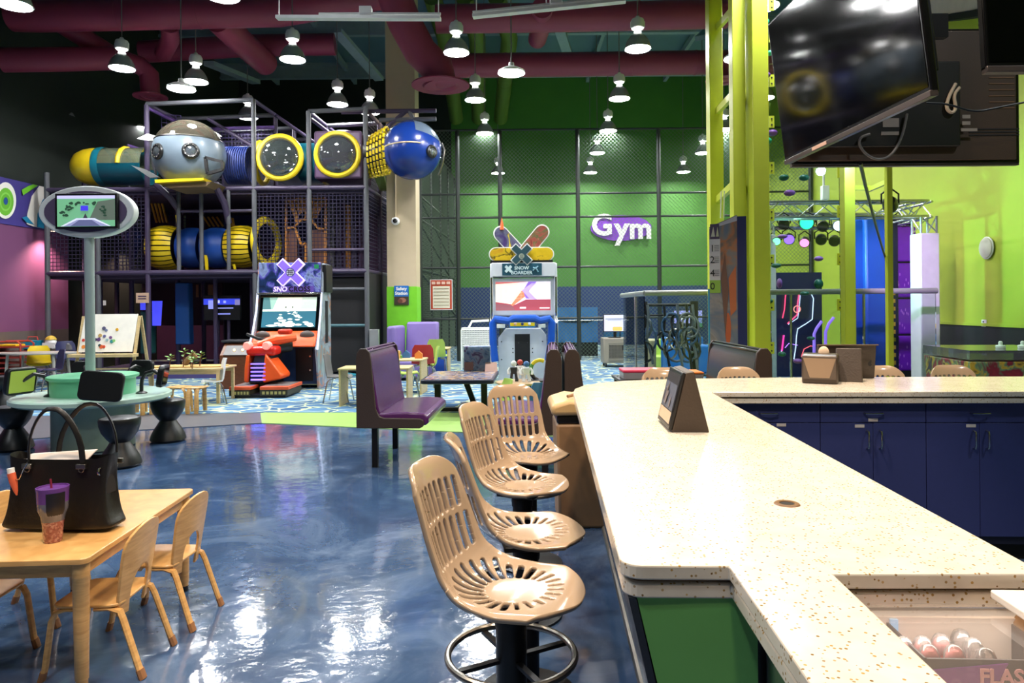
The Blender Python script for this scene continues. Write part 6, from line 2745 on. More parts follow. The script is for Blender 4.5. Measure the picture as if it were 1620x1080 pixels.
mk = [(ell(.15, .11, .014, .018, 16), (12, 12, 14)), (ell(.162, .114, .006, .008, 10), (62, 50, 42)), (ell(.153, .131, .004, .006, 8), (12, 12, 14))]
decal('logo_mark', o, (0, -.052, 0), (1, 0, 0), Vector((0, -.04, .24)), mk, .0015)

# ================================================================== tractor-seat stools
def stool_shell():
    NU, NV = 124, 236
    LSEAT, LTOT = .43, .92

    def prof(sv):
        """centre line (y forward = -, z): sv metres from the front lip"""
        pts = np.array([(-.24, -.012), (-.222, -.003), (-.19, .002), (-.12, -.004), (-.03, -.016), (.06, -.016), (.125, -.004), (.17, .022), (.2, .065), (.22, .12), (.24, .19), (.262, .27), (.283, .335), (.30, .375), (.318, .388)])
        seg = np.r_[0, np.cumsum(np.hypot(*np.diff(pts, axis=0).T))]
        x = sv / LTOT * seg[-1]
        # smooth by cubic through the polyline samples
        y = np.interp(x, seg, pts[:, 0])
        z = np.interp(x, seg, pts[:, 1])
        return y, z

    sv = np.linspace(0, LTOT, NV + 1)
    # smooth the polyline
    yy, zz = prof(sv)
    for _ in range(60):
        yy[1:-1] = .25 * yy[:-2] + .5 * yy[1:-1] + .25 * yy[2:]
        zz[1:-1] = .25 * zz[:-2] + .5 * zz[1:-1] + .25 * zz[2:]
    seg = np.r_[0, np.cumsum(np.hypot(np.diff(yy), np.diff(zz)))]
    TOT = seg[-1]

    def wid(s_):
        s_ = np.asarray(s_, float)
        w = np.interp(s_ / TOT, [0, .05, .14, .28, .42, .52, .6, .72, .86, .95, 1], [.17, .198, .226, .232, .218, .2, .19, .186, .176, .166, .158])
        return w
        # rounded ends
        rf, rb_ = .10, .10
        e = np.clip(s_ / rf, 0, 1)
        f1 = np.sqrt(np.clip(1 - (1 - e) ** 2.4, 0, 1))
        e = np.clip((TOT - s_) / rb_, 0, 1)
        f2 = np.sqrt(np.clip(1 - (1 - e) ** 2.6, 0, 1))
        return w * np.maximum(.02, np.minimum(f1, f2)) ** .85

    us = np.linspace(-1, 1, NU + 1)
    _, UU = np.meshgrid(seg, us, indexing='ij')
    VV = (seg / TOT)[:, None]
    SF, SBk = .125 * np.abs(UU) ** 2.6, TOT - .09 * np.abs(UU) ** 3.5
    SS = SF + (SBk - SF) * VV
    XX = UU * wid(SS)

    slots = []                       # (p0, p1, r) capsules in (x, s)
    sc = .235                        # seat centre along s
    for k in range(24):
        a = 2 * PI * k / 24 + .12
        ca, sa = math.cos(a), math.sin(a)
        # direction in (x, s): s grows toward the back
        ri = .105
        ro = .168 if sa > -.3 else .165
        if sa < -.75:
            ri, ro = .12, .16
        if sa > .45:
            ro = .2
        r = .0125 if sa > -.2 else .0072
        slots.append((ca * ri * 1.02, sc + sa * ri, ca * ro, sc + sa * ro, r))
    for row, (s0, s1) in enumerate(((.585 * TOT, .725 * TOT), (.765 * TOT, .885 * TOT))):
        for k in range(8):
            x = (k - 3.5) * (.0405 if row == 0 else .0375)
            sh = .012 * abs(k - 3.5) / 3.5
            slots.append((x * .97, s0 + (0 if row else 0), x * 1.02 if not row else x, s1 - sh, .0118))

    def sdf(X, Sv):
        dmin = np.full(X.shape, 1.0)
        gx = np.zeros(X.shape)
        gs = np.zeros(X.shape)
        for (x0, s0, x1, s1, r) in slots:
            dx, ds = x1 - x0, s1 - s0
            t = np.clip(((X - x0) * dx + (Sv - s0) * ds) / (dx * dx + ds * ds), 0, 1)
            ex, es = X - (x0 + t * dx), Sv - (s0 + t * ds)
            L_ = np.hypot(ex, es) + 1e-9
            dd = L_ - r
            m_ = dd < dmin
            dmin = np.where(m_, dd, dmin)
            gx = np.where(m_, ex / L_, gx)
            gs = np.where(m_, es / L_, gs)
        return dmin, gx, gs

    dm, gx, gs = sdf(XX, SS)
    cxl, csl = 2 * wid(SS) / NU, TOT / NV
    near = np.abs(dm) < .5 * (np.abs(gx) * cxl + np.abs(gs) * csl)
    Xn = np.where(near, XX - dm * gx, XX)
    Sn = np.where(near, SS - dm * gs, SS)
    Y = np.interp(Sn, seg, yy)
    Z = np.interp(Sn, seg, zz)
    ty = np.gradient(yy, seg)
    tz = np.gradient(zz, seg)
    TY = np.interp(Sn, seg, ty)
    TZ = np.interp(Sn, seg, tz)
    U_ = Xn / np.maximum(wid(Sn), 1e-4)
    # curl: sides lift off the surface normal (normal = up for the seat, forward for the back)
    ny, nz = -TZ, TY
    sn = Sn / TOT
    lift = np.interp(sn, [0, .1, .3, .5, .62, 1], [.0, .008, .026, .054, .05, .03]) * np.abs(U_) ** 2.2
    # raised edge
    lift -= .010 * np.clip((np.abs(U_) - .86) / .14, 0, 1) ** 2
    X3, Y3, Z3 = Xn, Y + ny * lift, Z + nz * lift
    verts = np.stack([X3, Y3, Z3], -1).reshape(-1, 3)
    idx = np.arange((NV + 1) * (NU + 1)).reshape(NV + 1, NU + 1)
    q = np.stack([idx[:-1, :-1], idx[:-1, 1:], idx[1:, 1:], idx[1:, :-1]], -1)
    cX = (Xn[:-1, :-1] + Xn[:-1, 1:] + Xn[1:, 1:] + Xn[1:, :-1]) / 4
    cS = (Sn[:-1, :-1] + Sn[:-1, 1:] + Sn[1:, 1:] + Sn[1:, :-1]) / 4
    dc, _, _ = sdf(cX, cS)
    faces = q[dc > 2e-4]
    used = np.unique(faces)
    rem = -np.ones(len(verts), int)
    rem[used] = np.arange(len(used))
    me = bpy.data.meshes.new('shell')
    me.from_pydata(verts[used].tolist(), [], rem[faces].tolist())
    me.materials.append(M['tan_plastic'])
    me.polygons.foreach_set('use_smooth', [True] * len(me.polygons))
    me.update()
    return me


SH = .675
shell_me = stool_shell()
ST = thing('bar_stool', 'x', 'stool', group='tan slotted bar stools')
so = bpy.data.objects.new('seat_shell', shell_me)
COL.objects.link(so)
so.parent = ST
so.location = (0, 0, SH)
md = so.modifiers.new('thick', 'SOLIDIFY')
md.thickness = .017
md.offset = -1
b = MB()
b.lathe([(0, SH - .075), (.06, SH - .075), (.1, SH - .045), (.1, SH - .035), (0, SH - .035)], 20)
b.box((0, 0, SH - .05), (.2, .2, .02))
part('swivel_plate', b, 'black_metal', ST, bevel=.004)
b = MB()
b.lathe([(.05, .02), (.05, SH - .07)], 24)
b.lathe([(.054, SH - .12), (.056, SH - .09), (.05, SH - .07)], 24)
part('post', b, 'black_metal', ST)
b = MB()
b.lathe([(0, 0), (.2, 0), (.2, .012), (.06, .03), (.05, .06)], 30)
part('base_plate', b, 'black_metal', ST)
ZR = .455
b = MB()
b.torus((0, 0, ZR), .205, .0115, n=44, k=10)
part('foot_ring', b, 'steel', ST)
for k in range(4):
    a = PI / 4 + k * PI / 2
    b = MB()
    b.bar((.045 * math.cos(a), .045 * math.sin(a), ZR - .012), (.205 * math.cos(a), .205 * math.sin(a), ZR - .012), .02, .012)
    part('spoke', b, 'black_metal', ST, smooth=False)
stl = [  # x, y of the seat centre, facing angle from +x, label
    (808, 926, -17, 'tan slotted bar stool closest to the bar end, foot ring in full view'),
    (832, 836, 7, 'tan slotted bar stool second along the bar, its back seen edge on'),
    (826, 762, -24, 'tan slotted bar stool third along the bar, turned toward the room'),
    (836, 716, -68, 'tan slotted bar stool fourth along the bar, facing the camera')]
first = True
for (x, y, an, lb) in stl:
    p = F(x, y, SH)
    an = R(an)
    rz = an + PI / 2          # shell faces local -y
    if first:
        ST.location = (p.x, p.y, 0)
        ST.rotation_euler = (0, 0, rz)
        ST['label'] = lb
        first = False
    else:
        dup(ST, (p.x, p.y, 0), rz, lb)
for (x, y, an, lb) in ((1040, 596, -100, 'tan bar stool peeking over the worktop behind the tablet stand'), (1170, 594, -84, 'tan bar stool peeking over the worktop beside the dark booth'), (1385, 591, -95, 'tan bar stool peeking over the worktop behind the order display'), (1500, 588, -92, 'tan bar stool peeking over the worktop near the painted table')):
    p = D(x, y, 5.52)
    dup(ST, (p.x, p.y - .3, CZ), R(an) + PI / 2, lb)

# ------------------------------------------------------------------ waste bin at the bar end
q0 = F(878, 838)
o = thing('waste_bin', 'square tan waste bin with a moulded lid at the end of the bar', 'bin', (q0.x + .27, q0.y + .25, 0))
mat('bin_beige', (150, 116, 82), .5)
b = MB()
b.box((0, 0, .37), (.48, .46, .74), taper=1.06)
part('body', b, 'bin_beige', o, bevel=.02)
b = MB()
b.bb(-.25, .25, -.24, .24, .74, .8)
part('liner', b, mat('liner_black', (24, 22, 22), .3), o, bevel=.015)
b = MB()
prof = [(-.29, .8), (.29, .8), (.29, .86), (.2, .9), (.08, .935), (-.02, .93), (-.1, .905), (-.16, .915), (-.29, .875)]
b.poly_xz(prof, -.27, .27)
part('lid', b, mat('lid_beige', (206, 172, 120), .4), o, bevel=.03, seg=3)
b = MB()
b.path([(-.17, -.2, .93), (-.06, -.12, .945), (.1, -.1, .95), (.22, -.1, .92)], .012, 6)
part('lid_groove', b, 'bin_beige', o)


# ================================================================== booth benches
def bench(label, loc, rz, length, mt, end='brown_vinyl', legs=True, flip=1):
    """bench facing local +x (flip=-1: facing -x); near end cap at y=0"""
    o = thing('booth_bench', label, 'bench', loc, rz)
    f = flip
    prof = [(0, .395), (0, 1.07), (.01, 1.13), (.04, 1.17), (.1, 1.17), (.135, 1.13), (.145, 1.06), (.19, .58), (.225, .51), (.27, .495), (.62, .49), (.655, .475), (.665, .445), (.655, .415), (.62, .395)]
    for k, (y0, y1) in enumerate(((0, .035), (length - .035, length))):
        b = MB()
        b.poly_xz([(f * x, z) for x, z in prof], y0, y1)
        part('end_panel', b, end, o, bevel=.006)
    b = MB()
    up = [(.02, .56), (.02, 1.06), (.05, 1.155), (.1, 1.15), (.14, 1.06), (.205, .6), (.225, .53)]
    b.poly_xz([(f * x, z) for x, z in up], .035, length - .035)
    bk = part('backrest', b, mt, o, bevel=.012)
    b = MB()
    for k in range(4):
        x, z = [(.03, 1.13), (.055, 1.157), (.085, 1.16), (.115, 1.14)][k]
        b.tube((f * x, .035, z), (f * x, length - .035, z), .009, 8)
    part('top_piping', b, mt, bk)
    b = MB()
    st_ = [(.1, .4), (.1, .54), (.24, .535), (.5, .548), (.66, .535), (.7, .5), (.7, .45), (.68, .42)]
    b.poly_xz([(f * x, z) for x, z in st_], .035, length - .035)
    part('seat_cushion', b, mt, o, bevel=.02, seg=3)
    b = MB()
    b.bb(f * .0, f * .02, .03, length - .03, .4, 1.06)
    part('back_board', b, 'black_plastic', o, smooth=False)
    if legs:
        for y in (.1, length - .25):
            b = MB()
            b.bb(f * .16 - .028, f * .16 + .028, y - .028, y + .028, 0, .4)
            part('leg', b, 'black_metal', o, smooth=False)
    return o


q = F(587, 738)
pb = D(563, 600, q.y - .1)
bench('purple vinyl booth bench standing alone on the glossy blue floor', (pb.x, q.y - .1, 0.0), -TH, 1.25, 'purple_vinyl')
p = D(889, 600, 6.25)
bench('purple booth bench with its end beside the waste bin, facing the purple bench', (p.x, 6.25, .008), -TH, 1.3, 'purple_vinyl', flip=-1)
p = D(893, 600, 6.25)
bench('brown ended booth bench backing onto its twin behind the worktop', (p.x, 6.25, .008), -TH, 1.3, 'purple_vinyl')
p = D(1222, 570, 6.15)
bench('dark charcoal booth bench beyond the worktop beside the climbing tower', (p.x, 6.15, .008), -TH + R(3), 1.5, mat('charcoal_vinyl', (44, 52, 48), .22), flip=-1)
# low table with storage bins behind the bar end
q = F(1050, 602, .72)
slab_table('dark low table of storage bins behind the bar end', (q.x, q.y + .3, CZ), 1.0, .6, .72, mt='black_plastic', name='side_table')
for (x, w_, h_, c, lb) in ((1015, .42, .11, (226, 60, 92), 'clear storage bin with a pink lid behind the tablet stand'), (1053, .28, .075, (60, 150, 150), 'flat storage bin with a teal lid beside the tablet stand'), (1090, .28, .08, (236, 130, 40), 'flat storage bin with an orange lid behind the tablet stand')):
    p = D(x, 598, q.y + .1)
    o = thing('storage_bin', lb, 'bin', (p.x, q.y + .12 + .05, .72 + CZ))
    b = MB()
    b.box((0, 0, h_ * .35), (w_, .3, h_ * .7), taper=1.05)
    part('tub', b, mat('tub_clear', (150, 150, 152), .25), o, bevel=.006)
    b = MB()
    b.box((0, 0, h_ * .85), (w_ * 1.06, .33, h_ * .3))
    part('lid', b, smat(c), o, bevel=.01)

# ================================================================== near children's table
TZ = .56
n0, n1 = F(136, 884, TZ), F(308, 772, TZ)
ang = math.atan2(n1.x - n0.x, n1.y - n0.y)
TL = (n1 - n0).length
tdir = Vector((math.sin(ang), math.cos(ang), 0))
tl = Vector((-math.cos(ang), math.sin(ang), 0))
TW = .68
tc = (n0 + n1) / 2 + tl * TW / 2
o = thing('childrens_table', 'low maple childrens table with round legs carrying the handbag', 'table', (tc.x, tc.y, 0), -ang)
b = MB()
b.poly_xy(rr(-TW / 2, -TL / 2, TW / 2, TL / 2, .03, 5), TZ - .026, TZ)
part('tabletop', b, 'maple', o, bevel=.004)
for sx in (-1, 1):
    for sy in (-1, 1):
        b = MB()
        c = (sx * (TW / 2 - .045), sy * (TL / 2 - .045), 0)
        b.lathe([(.012, .0), (.022, .004), (.023, .045), (.026, .05), (.03, .3), (.0325, TZ - .09), (.0335, TZ - .088), (.0335, TZ - .08), (.034, TZ - .026)], 20, c=c)
        lg = part('leg', b, 'maple', o)
        b = MB()
        b.lathe([(0, 0), (.02, 0), (.0235, .006), (.0235, .03)], 16, c=c)
        part('foot_cap', b, 'black_plastic', lg)
for (xa, xb, ya, yb) in ((-TW / 2 + .05, TW / 2 - .05, -TL / 2 + .035, -TL / 2 + .055), (-TW / 2 + .05, TW / 2 - .05, TL / 2 - .055, TL / 2 - .035), (-TW / 2 + .035, -TW / 2 + .055, -TL / 2 + .05, TL / 2 - .05), (TW / 2 - .055, TW / 2 - .035, -TL / 2 + .05, TL / 2 - .05)):
    b = MB()
    b.bb(xa, xb, ya, yb, TZ - .085, TZ - .026)
    part('apron', b, 'maple', o, smooth=False)

# bent plywood chairs
def ply_chair():
    o = thing('childrens_chair', 'x', 'chair', group='bent maple childrens chairs')
    hs = .32
    b = MB()
    b.poly_xy(rr(-.155, -.15, .155, .14, .05, 5), hs - .013, hs)
    part('seat', b, 'maple', o, bevel=.004)
    # backrest: plate with an arched opening, leaning back
    out, hw, zt, zb = [], .15, .64, .255
    N = 10
    outer = [(-.125, zb), (-.14, .34), (-.15, .5)]
    for i in range(N + 1):
        t = PI - PI * i / N
        outer.append((.15 * math.cos(t), .545 + .095 * math.sin(t)))
    outer += [(.15, .5), (.14, .34), (.125, zb)]
    inner = [(.065, zb), (.072, .32)]
    for i in range(N + 1):
        t = PI * i / N
        inner.append((.072 * math.cos(t), .35 + .09 * math.sin(t)))
    inner += [(-.072, .32), (-.065, zb)]
    pts = outer + inner
    n = len(outer)
    k = len(inner)
    b = MB()

    def m3(x, z, th):
        y = .135 + (z - .3) * .17 - .10 * (x / .15) ** 2 * .25
        return (x, y + th, z)
    vs = [m3(x, z, 0) for x, z in pts] + [m3(x, z, .013) for x, z in pts]
    tot = n + k
    fs = []
    # strips: match outer points to inner points for a clean fill
    io = [i * (n - 1) / (k - 1) for i in range(k)]
    inn = list(range(n + k - 1, n - 1, -1))           # inner listed along the same way as outer
    a = 0
    for j in range(k - 1):
        nxt = round(io[j + 1])
        ring = list(range(a, nxt + 1)) + [inn[j + 1], inn[j]]
        fs.append(tuple(ring))
        fs.append(tuple(i + tot for i in ring[::-1]))
        a = nxt
    for i in range(tot):
        i2 = (i + 1) % tot
        fs.append((i2, i, i + tot, i2 + tot))
    b.add(vs, fs)
    part('backrest', b, 'maple', o, bevel=.003)
    for sx in (-1, 1):
        for sy, yf in ((-1, -.19), (1, .235)):
            b = MB()
            b.path([(sx * .135, sy * .03, hs - .022), (sx * .135, sy * .09, hs - .02), (sx * .137, sy * .135, hs - .035), (sx * .14, sy * .15, hs - .07), (sx * .146, yf * .92, .05), (sx * .148, yf, .0)], .02, 8, flat=(.019, .0115))
            lg = part('leg', b, 'maple', o)
            b = MB()
            b.path([(sx * .147, yf * .94, .04), (sx * .148, yf, .0)], .02, 8, flat=(.0215, .0145))
            part('leg_tip', b, mat('tip_tan', (150, 104, 66), .5), lg)
    return o


ch = ply_chair()
cl = [(-1.83, 3.11, -88, 'maple childrens chair tucked in at the table corner, arched backrest in view'), (-1.80, 3.56, -93, 'maple childrens chair tucked in beside the far table leg'), (-2.42, 3.1, 92, 'maple childrens chair on the handbag side of the table'), (-2.46, 3.6, 90, 'maple childrens chair hidden behind the handbag side of the table')]
for k, (x, y, a, lb) in enumerate(cl):
    if k == 0:
        ch.location = (x, y, 0)
        ch.rotation_euler = (0, 0, R(a))
        ch['label'] = lb
    else:
        dup(ch, (x, y, 0), R(a), lb)

# ------------------------------------------------------------------ handbag
q = F(80, 846, TZ)
d = q.y
bs = d / FPX
BG = thing('handbag', 'large black leather handbag standing on the childrens table', 'handbag', (q.x, d + .1, TZ), R(-4))
mat('black_leather', (17, 15, 14), .42, bump=.12, bscale=40)
hb, hw = 118 * bs, 95 * bs
b = MB()
nx, nz = 18, 10
dep = .16
vs, fs = [], []
rings = []
for j in range(nz + 1):
    f = j / nz
    z = .004 + f * hb
    wd = hw * (.98 - .06 * f + .07 * math.exp(-(f / .12) ** 2) - .04 * math.sin(f * PI))
    dp = dep * (1 - .35 * f)
    ring = []
    for i in range(nx):
        t = 2 * PI * i / nx
        ex = .32
        cx_ = math.copysign(abs(math.cos(t)) ** ex, math.cos(t))
        cy_ = math.copysign(abs(math.sin(t)) ** ex, math.sin(t))
        x = wd * cx_
        y = dp / 2 * cy_
        if abs(cx_) > .9:                           # soft gusset folding in
            x -= math.copysign(.03 * math.sin(f * PI) * (1 - abs(cy_)), cx_)
        y += .004 * math.sin(9 * x / hw + 3 * f)
        ring.append((x, y, z + (.012 * math.cos(t * 2) if j == nz else 0)))
    rings.append(ring)
for ring in rings:
    vs += ring
for j in range(nz):
    for i in range(nx):
        i2 = (i + 1) % nx
        fs.append((j * nx + i, j * nx + i2, (j + 1) * nx + i2, (j + 1) * nx + i))
fs.append(tuple(range(nx - 1, -1, -1)))
b.add(vs, fs)
bo = part('body', b, 'black_leather', BG)
md = bo.modifiers.new('sub', 'SUBSURF')
md.levels = md.render_levels = 2
b = MB()
b.bb(-hw * .84, hw * .84, -dep * .25, dep * .25, hb * .5, hb * .93)
part('lining', b, mat('lining', (30, 26, 26), .8), BG, smooth=False)
for (y, x0, x1, top, lean) in ((-dep * .34, -.13, .13, .25, -.02), (dep * .34, -.07, .22, .25, .03)):
    b = MB()
    pts = []
    for i in range(17):
        t = PI - PI * i / 16
        cxm, hwm = (x0 + x1) / 2, (x1 - x0) / 2
        k = math.sin(t)
        pts.append((cxm + hwm * math.copysign(abs(math.cos(t)) ** .75, math.cos(t)) * (1 - .35 * k ** 2), y + lean * k, hb - .02 + top * k ** .8))
    b.path(pts, .01, 8, flat=(.006, .0125))
    part('handle', b, 'black_leather', BG)
    for xx in (x0, x1):
        b = MB()
        b.box((xx, y - .012 * (1 if y < 0 else -1), hb - .035), (.045, .012, .022))
        b.torus((xx, y - .012, hb - .05), .012, .003, axis='Y', n=12, k=5)
        part('buckle', b, 'steel', BG, bevel=.003)
b = MB()
b.torus((hw * .78, -dep * .32, hb - .06), .016, .005, axis='X', n=16, k=6)
part('side_ring', b, 'chrome', BG)
b = MB()
b.prism([(-hw * .78, -.02, hb - .06), (hw * .45, -.03, hb - .02), (hw * .5, .03, hb + .022), (-hw * .7, .03, hb - .0)], (0, .018, 0))
o = part('paper_folder', b, mat('paper_white', (214, 204, 196), .7), None, bevel=.004)
o.location = (q.x, d + .1, TZ)
o.rotation_euler = (0, 0, R(-4))
tag(o, 'white folder of papers sticking out of the handbag', 'folder')
o = thing('key_charm', 'orange tube key charm clipped to the handbag handle', 'charm', (q.x - hw * .55, d - .005, TZ + hb * .55), R(-4))
b = MB()
b.path([(.012, -.012, .0), (.008, -.013, .02), (-.002, -.014, .06), (-.012, -.014, .1)], [.003, .009, .016, .017], 12)
part('tube', b, mat('charm_orange', (222, 104, 70), .35), o)
b = MB()
b.tube((-.012, -.014, .1), (-.015, -.014, .122), .015, 12)
part('cap', b, 'white_plastic', o)
b = MB()
b.path([(.0, -.016, .07), (.03, -.018, .075), (.05, -.016, .12), (.065, -.014, .145)], .0025, 6)
part('chain', b, 'chrome', o)

# ------------------------------------------------------------------ tumbler
q = F(84, 856, TZ)
o = thing('tumbler', 'ombre purple and rose glitter tumbler with a straw on the childrens table', 'tumbler', (q.x, q.y, TZ))
hT = 93 * q.y / FPX
clear_mat('tumbler_clear', (190, 196, 206), .08, body=(150, 150, 170), bodyw=.45)
mat('tumbler_purple', (104, 64, 140), .2)
m_, nt, bs_ = nodes_mat('tumbler_rose')
tcn = nt.nodes.new('ShaderNodeTexCoord')
vo = nt.nodes.new('ShaderNodeTexVoronoi')
vo.inputs['Scale'].default_value = 120
nt.links.new(tcn.outputs['Object'], vo.inputs['Vector'])
rp_ = ramp(nt, [(0, (120, 56, 58)), (.5, (150, 80, 80)), (1, (200, 150, 140))])
nt.links.new(vo.outputs['Color'], rp_.inputs[0])
nt.links.new(rp_.outputs[0], bs_.inputs['Base Color'])
bs_.inputs['Roughness'].default_value = .2
bs_.inputs['Coat Weight'].default_value = 1
r0_, r1_ = .037, .062
b = MB()
b.lathe([(0, 0), (r0_ * .9, 0), (r0_, .008), (r0_ * 1.12, hT * .3), (r0_ * 1.18, hT * .36)], 32)
part('rose_base', b, 'tumbler_rose', o)
b = MB()
b.lathe([(r0_ * 1.18, hT * .36), (r0_ * 1.3, hT * .45), (r1_ * .95, hT * .56), (r1_ * .97, hT * .68)], 32)
part('clear_middle', b, 'tumbler_clear', o)
b = MB()
b.lathe([(r1_ * .97, hT * .68), (r1_, hT * .86), (r1_ * 1.03, hT * .9), (r1_ * 1.03, hT * .93), (r1_ * .96, hT * .93), (r1_ * .94, hT * .905), (0, hT * .905)], 32)
part('purple_rim', b, 'tumbler_purple', o)
b = MB()
vs, fs = [], []
for j, z in enumerate((hT * .46, hT * .56, hT * .7, hT * .86)):
    rr_ = (r0_ * 1.3, r1_ * .965, r1_ * .99, r1_ * 1.01)[j]
    for i in range(9):
        t = R(-80) + R(70) * i / 8
        vs.append((rr_ * 1.012 * math.cos(t), rr_ * 1.012 * math.sin(t), z))
for j in range(3):
    for i in range(8):
        fs.append((j * 9 + i, j * 9 + i + 1, (j + 1) * 9 + i + 1, (j + 1) * 9 + i))
b.add(vs, fs)
part('dark_sticker', b, mat('sticker', (26, 24, 30), .4, var=.5, scale=40), o)
b = MB()
b.tube((-.005, 0, hT * .9), (-.009, 0, hT * 1.06), .0045, 10)
part('straw', b, mat('straw_red', (130, 40, 60), .3), o)

# ================================================================== climbing tower
TD = 9.4
T0 = D(1270, 500, TD)
TW_ = thing('climbing_tower', 'lime steel climbing tower with a clear wall of coloured holds', 'climbing tower', (T0.x, TD, CZ))
TO = Vector((T0.x, TD, CZ))


def tp(x, y, d=TD):
    return D(x, y, d) - TO


def tpost(xc, wpx, d, topz=7.5, nm='post', dep=None):
    c = D(xc, 482, d) - TO
    w_ = wpx * d / FPX
    b = MB()
    b.bb(c.x - w_ / 2, c.x + w_ / 2, c.y - (dep or w_) / 2, c.y + (dep or w_) / 2, 0, topz)
    part(nm, b, 'lime_paint', TW_, bevel=.008)


tpost(1133, 21, 10.7)
tpost(1169, 20, TD)
tpost(1200, 25, TD - .15, dep=.3)
tpost(1342, 17, TD - .15, dep=.14)
tpost(1407, 9, TD - .8, topz=3.2 + 4)
for (x0, y0, d0, x1, y1, d1, w_) in ((1133, 318, 10.7, 1169, 284, TD, .1), (1133, 178, 10.7, 1169, 140, TD, .1), (1133, 46, 10.7, 1169, 5, TD, .1),
                                     (1178, 300, TD, 1192, 300, TD, .1), (1178, 162, TD, 1192, 162, TD, .1), (1178, 25, TD, 1192, 25, TD, .1),
                                     (1350, 297, TD, 1376, 297, TD, .06), (1374, 300, TD, 1404, 287, TD - .8, .06)):
    b = MB()
    b.bar(tp(x0, y0, d0), tp(x1, y1, d1), w_ * .6, w_)
    part('brace', b, 'lime_paint', TW_, smooth=False)
for (x, ys) in ((1220, (8, 58, 128, 193, 266, 340, 412, 482, 550)), (1328, (272, 335, 410, 482))):
    for y in ys:
        c = tp(x, y)
        b = MB()
        b.bb(c.x - .035, c.x + .035, c.y - .02, c.y, c.z - .08, c.z + .08)
        part('bracket', b, 'lime_paint', TW_, smooth=False)
        b = MB()
        for dz in (-.04, .04):
            b.sphere((c.x, c.y - .022, c.z + dz), .012, 6, 4)
        part('bracket_bolts', b, 'dark_grey', TW_)
a, c = tp(1221, 482), tp(1330, 482)
for z0, z1 in ((.1, 2.45), (2.46, 4.8), (4.81, 7.4)):
    b = MB()
    b.bb(a.x, c.x, .0, .018, z0, z1)
    part('clear_panel', b, 'clear_sheet', TW_, smooth=False)
mat('hold_green', (8, 92, 74), .4)
mat('hold_teal', (40, 176, 140), .4)
mat('hold_purple', (120, 74, 160), .4)
holds = [(1222, 210, 'hold_purple', 8, 5), (1212, 223, 'hold_teal', 9, 6), (1240, 281, 'hold_green', 8, 5), (1272, 281, 'hold_green', 8, 5), (1249, 305, 'hold_purple', 9, 5), (1210, 380, 'hold_green', 5, 8), (1228, 420, 'hold_green', 8, 4), (1295, 409, 'hold_purple', 7, 4), (1233, 448, 'hold_purple', 4, 8), (1295, 449, 'hold_green', 7, 8), (1215, 476, 'hold_green', 8, 4), (1214, 525, 'hold_purple', 6, 3.5), (1273, 464, 'hold_green', 7, 3.5), (1283, 535, 'hold_green', 6, 3), (1238, 374, 'hold_purple', 8, 3.5), (1237, 560, 'hold_green', 6, 4), (1262, 571, 'hold_purple', 7, 4), (1208, 35, 'hold_teal', 9, 7), (1218, 84, 'hold_teal', 5, 4), (1211, 119, 'hold_purple', 8, 5)]
for (x, y, mt, ra, rb2) in holds:
    c = tp(x, y, TD - .05)
    b = MB()
    k = TD / FPX
    b.sphere((0, 0, 0), 1, 14, 8, sc=(ra * k, .06, rb2 * k))
    h = part('climbing_hold', b, mt, TW_)
    h.location = c
for x in (1141, 1146):
    b = MB()
    b.path([tp(x, 302, TD + .2), tp(x - 1, 345, TD + .2)], .008, 6)
    part('hanging_rope', b, 'white_paint', TW_)

# instruction banner on a navy board
d = 8.6
o = thing('instruction_banner', 'tall climbing instruction banner with photos and numbered steps', 'banner', (D(1145, 500, d).x, d, CZ), R(-14))
xa, xb = -.165, .165
zt = D(1150, 342, d).z
zb2 = .25
mk_art('climb_photo', [(.28, (110, 104, 100)), (.4, (156, 154, 152)), (.5, (112, 126, 144)), (.56, (140, 134, 130)), (.6, (186, 124, 86)), (.64, (120, 112, 106)), (.8, (160, 166, 176))], 1.6, .35, dist=1.2)
b = MB()
b.prism([(xa, 0, zb2), (xb, 0, zb2), (xb, 0, zt), (xa, 0, zt - .14)], (0, .02, 0))
part('print_sheet', b, 'climb_photo', o, smooth=False)
b = MB()
b.bb(xb, xb + .11, .0, .06, .1, zt - .02)
part('side_board', b, mat('board_navy', (34, 44, 96), .5), o, smooth=False)
b = MB()
b.bb(xa - .02, xa, .0, .03, .2, 1.75)
part('edge_strip', b, mat('edge_cyan', (40, 150, 200), .5), o, smooth=False)
b = MB()
b.bb(-.2, .26, -.1, .2, 0, .05)
part('foot', b, 'black_metal', o, smooth=False)
wz = (zt - zb2)


def bz(y):
    return D(1130, y, d).z - CZ


L = [([(xa, bz(362)), (xb, bz(350)), (xb, zt - .01), (xa, zt - .15)], (196, 194, 204)), (rr(xa + .01, bz(378), xa + .12, bz(354)), (84, 70, 100)), ([(xa + .02, bz(374)), (xa + .05, bz(358)), (xa + .07, bz(374))], (206, 208, 190)), ([(xa + .08, bz(374)), (xa + .1, bz(358)), (xa + .115, bz(374))], (206, 208, 170)), (rr(xa, bz(443), xa + .13, bz(378)), (206, 206, 210)), (rr(xa, bz(463), xa + .13, bz(443)), (150, 196, 78)), ([(-.06, bz(600)), (-.02, bz(545)), (.0, bz(600))], (150, 190, 90)), (ell(.05, bz(520), .035, .2, 14), (190, 100, 62)), ([(.06, bz(440)), (.15, bz(420)), (.15, bz(490)), (.08, bz(500))], (196, 112, 70)), ([(-.03, bz(440)), (.02, bz(400)), (.06, bz(460)), (.02, bz(530))], (120, 88, 74))]
decal('layout_print', o, (0, -.001, 0), (1, 0, 0), (0, 0, 1), L, .0008)
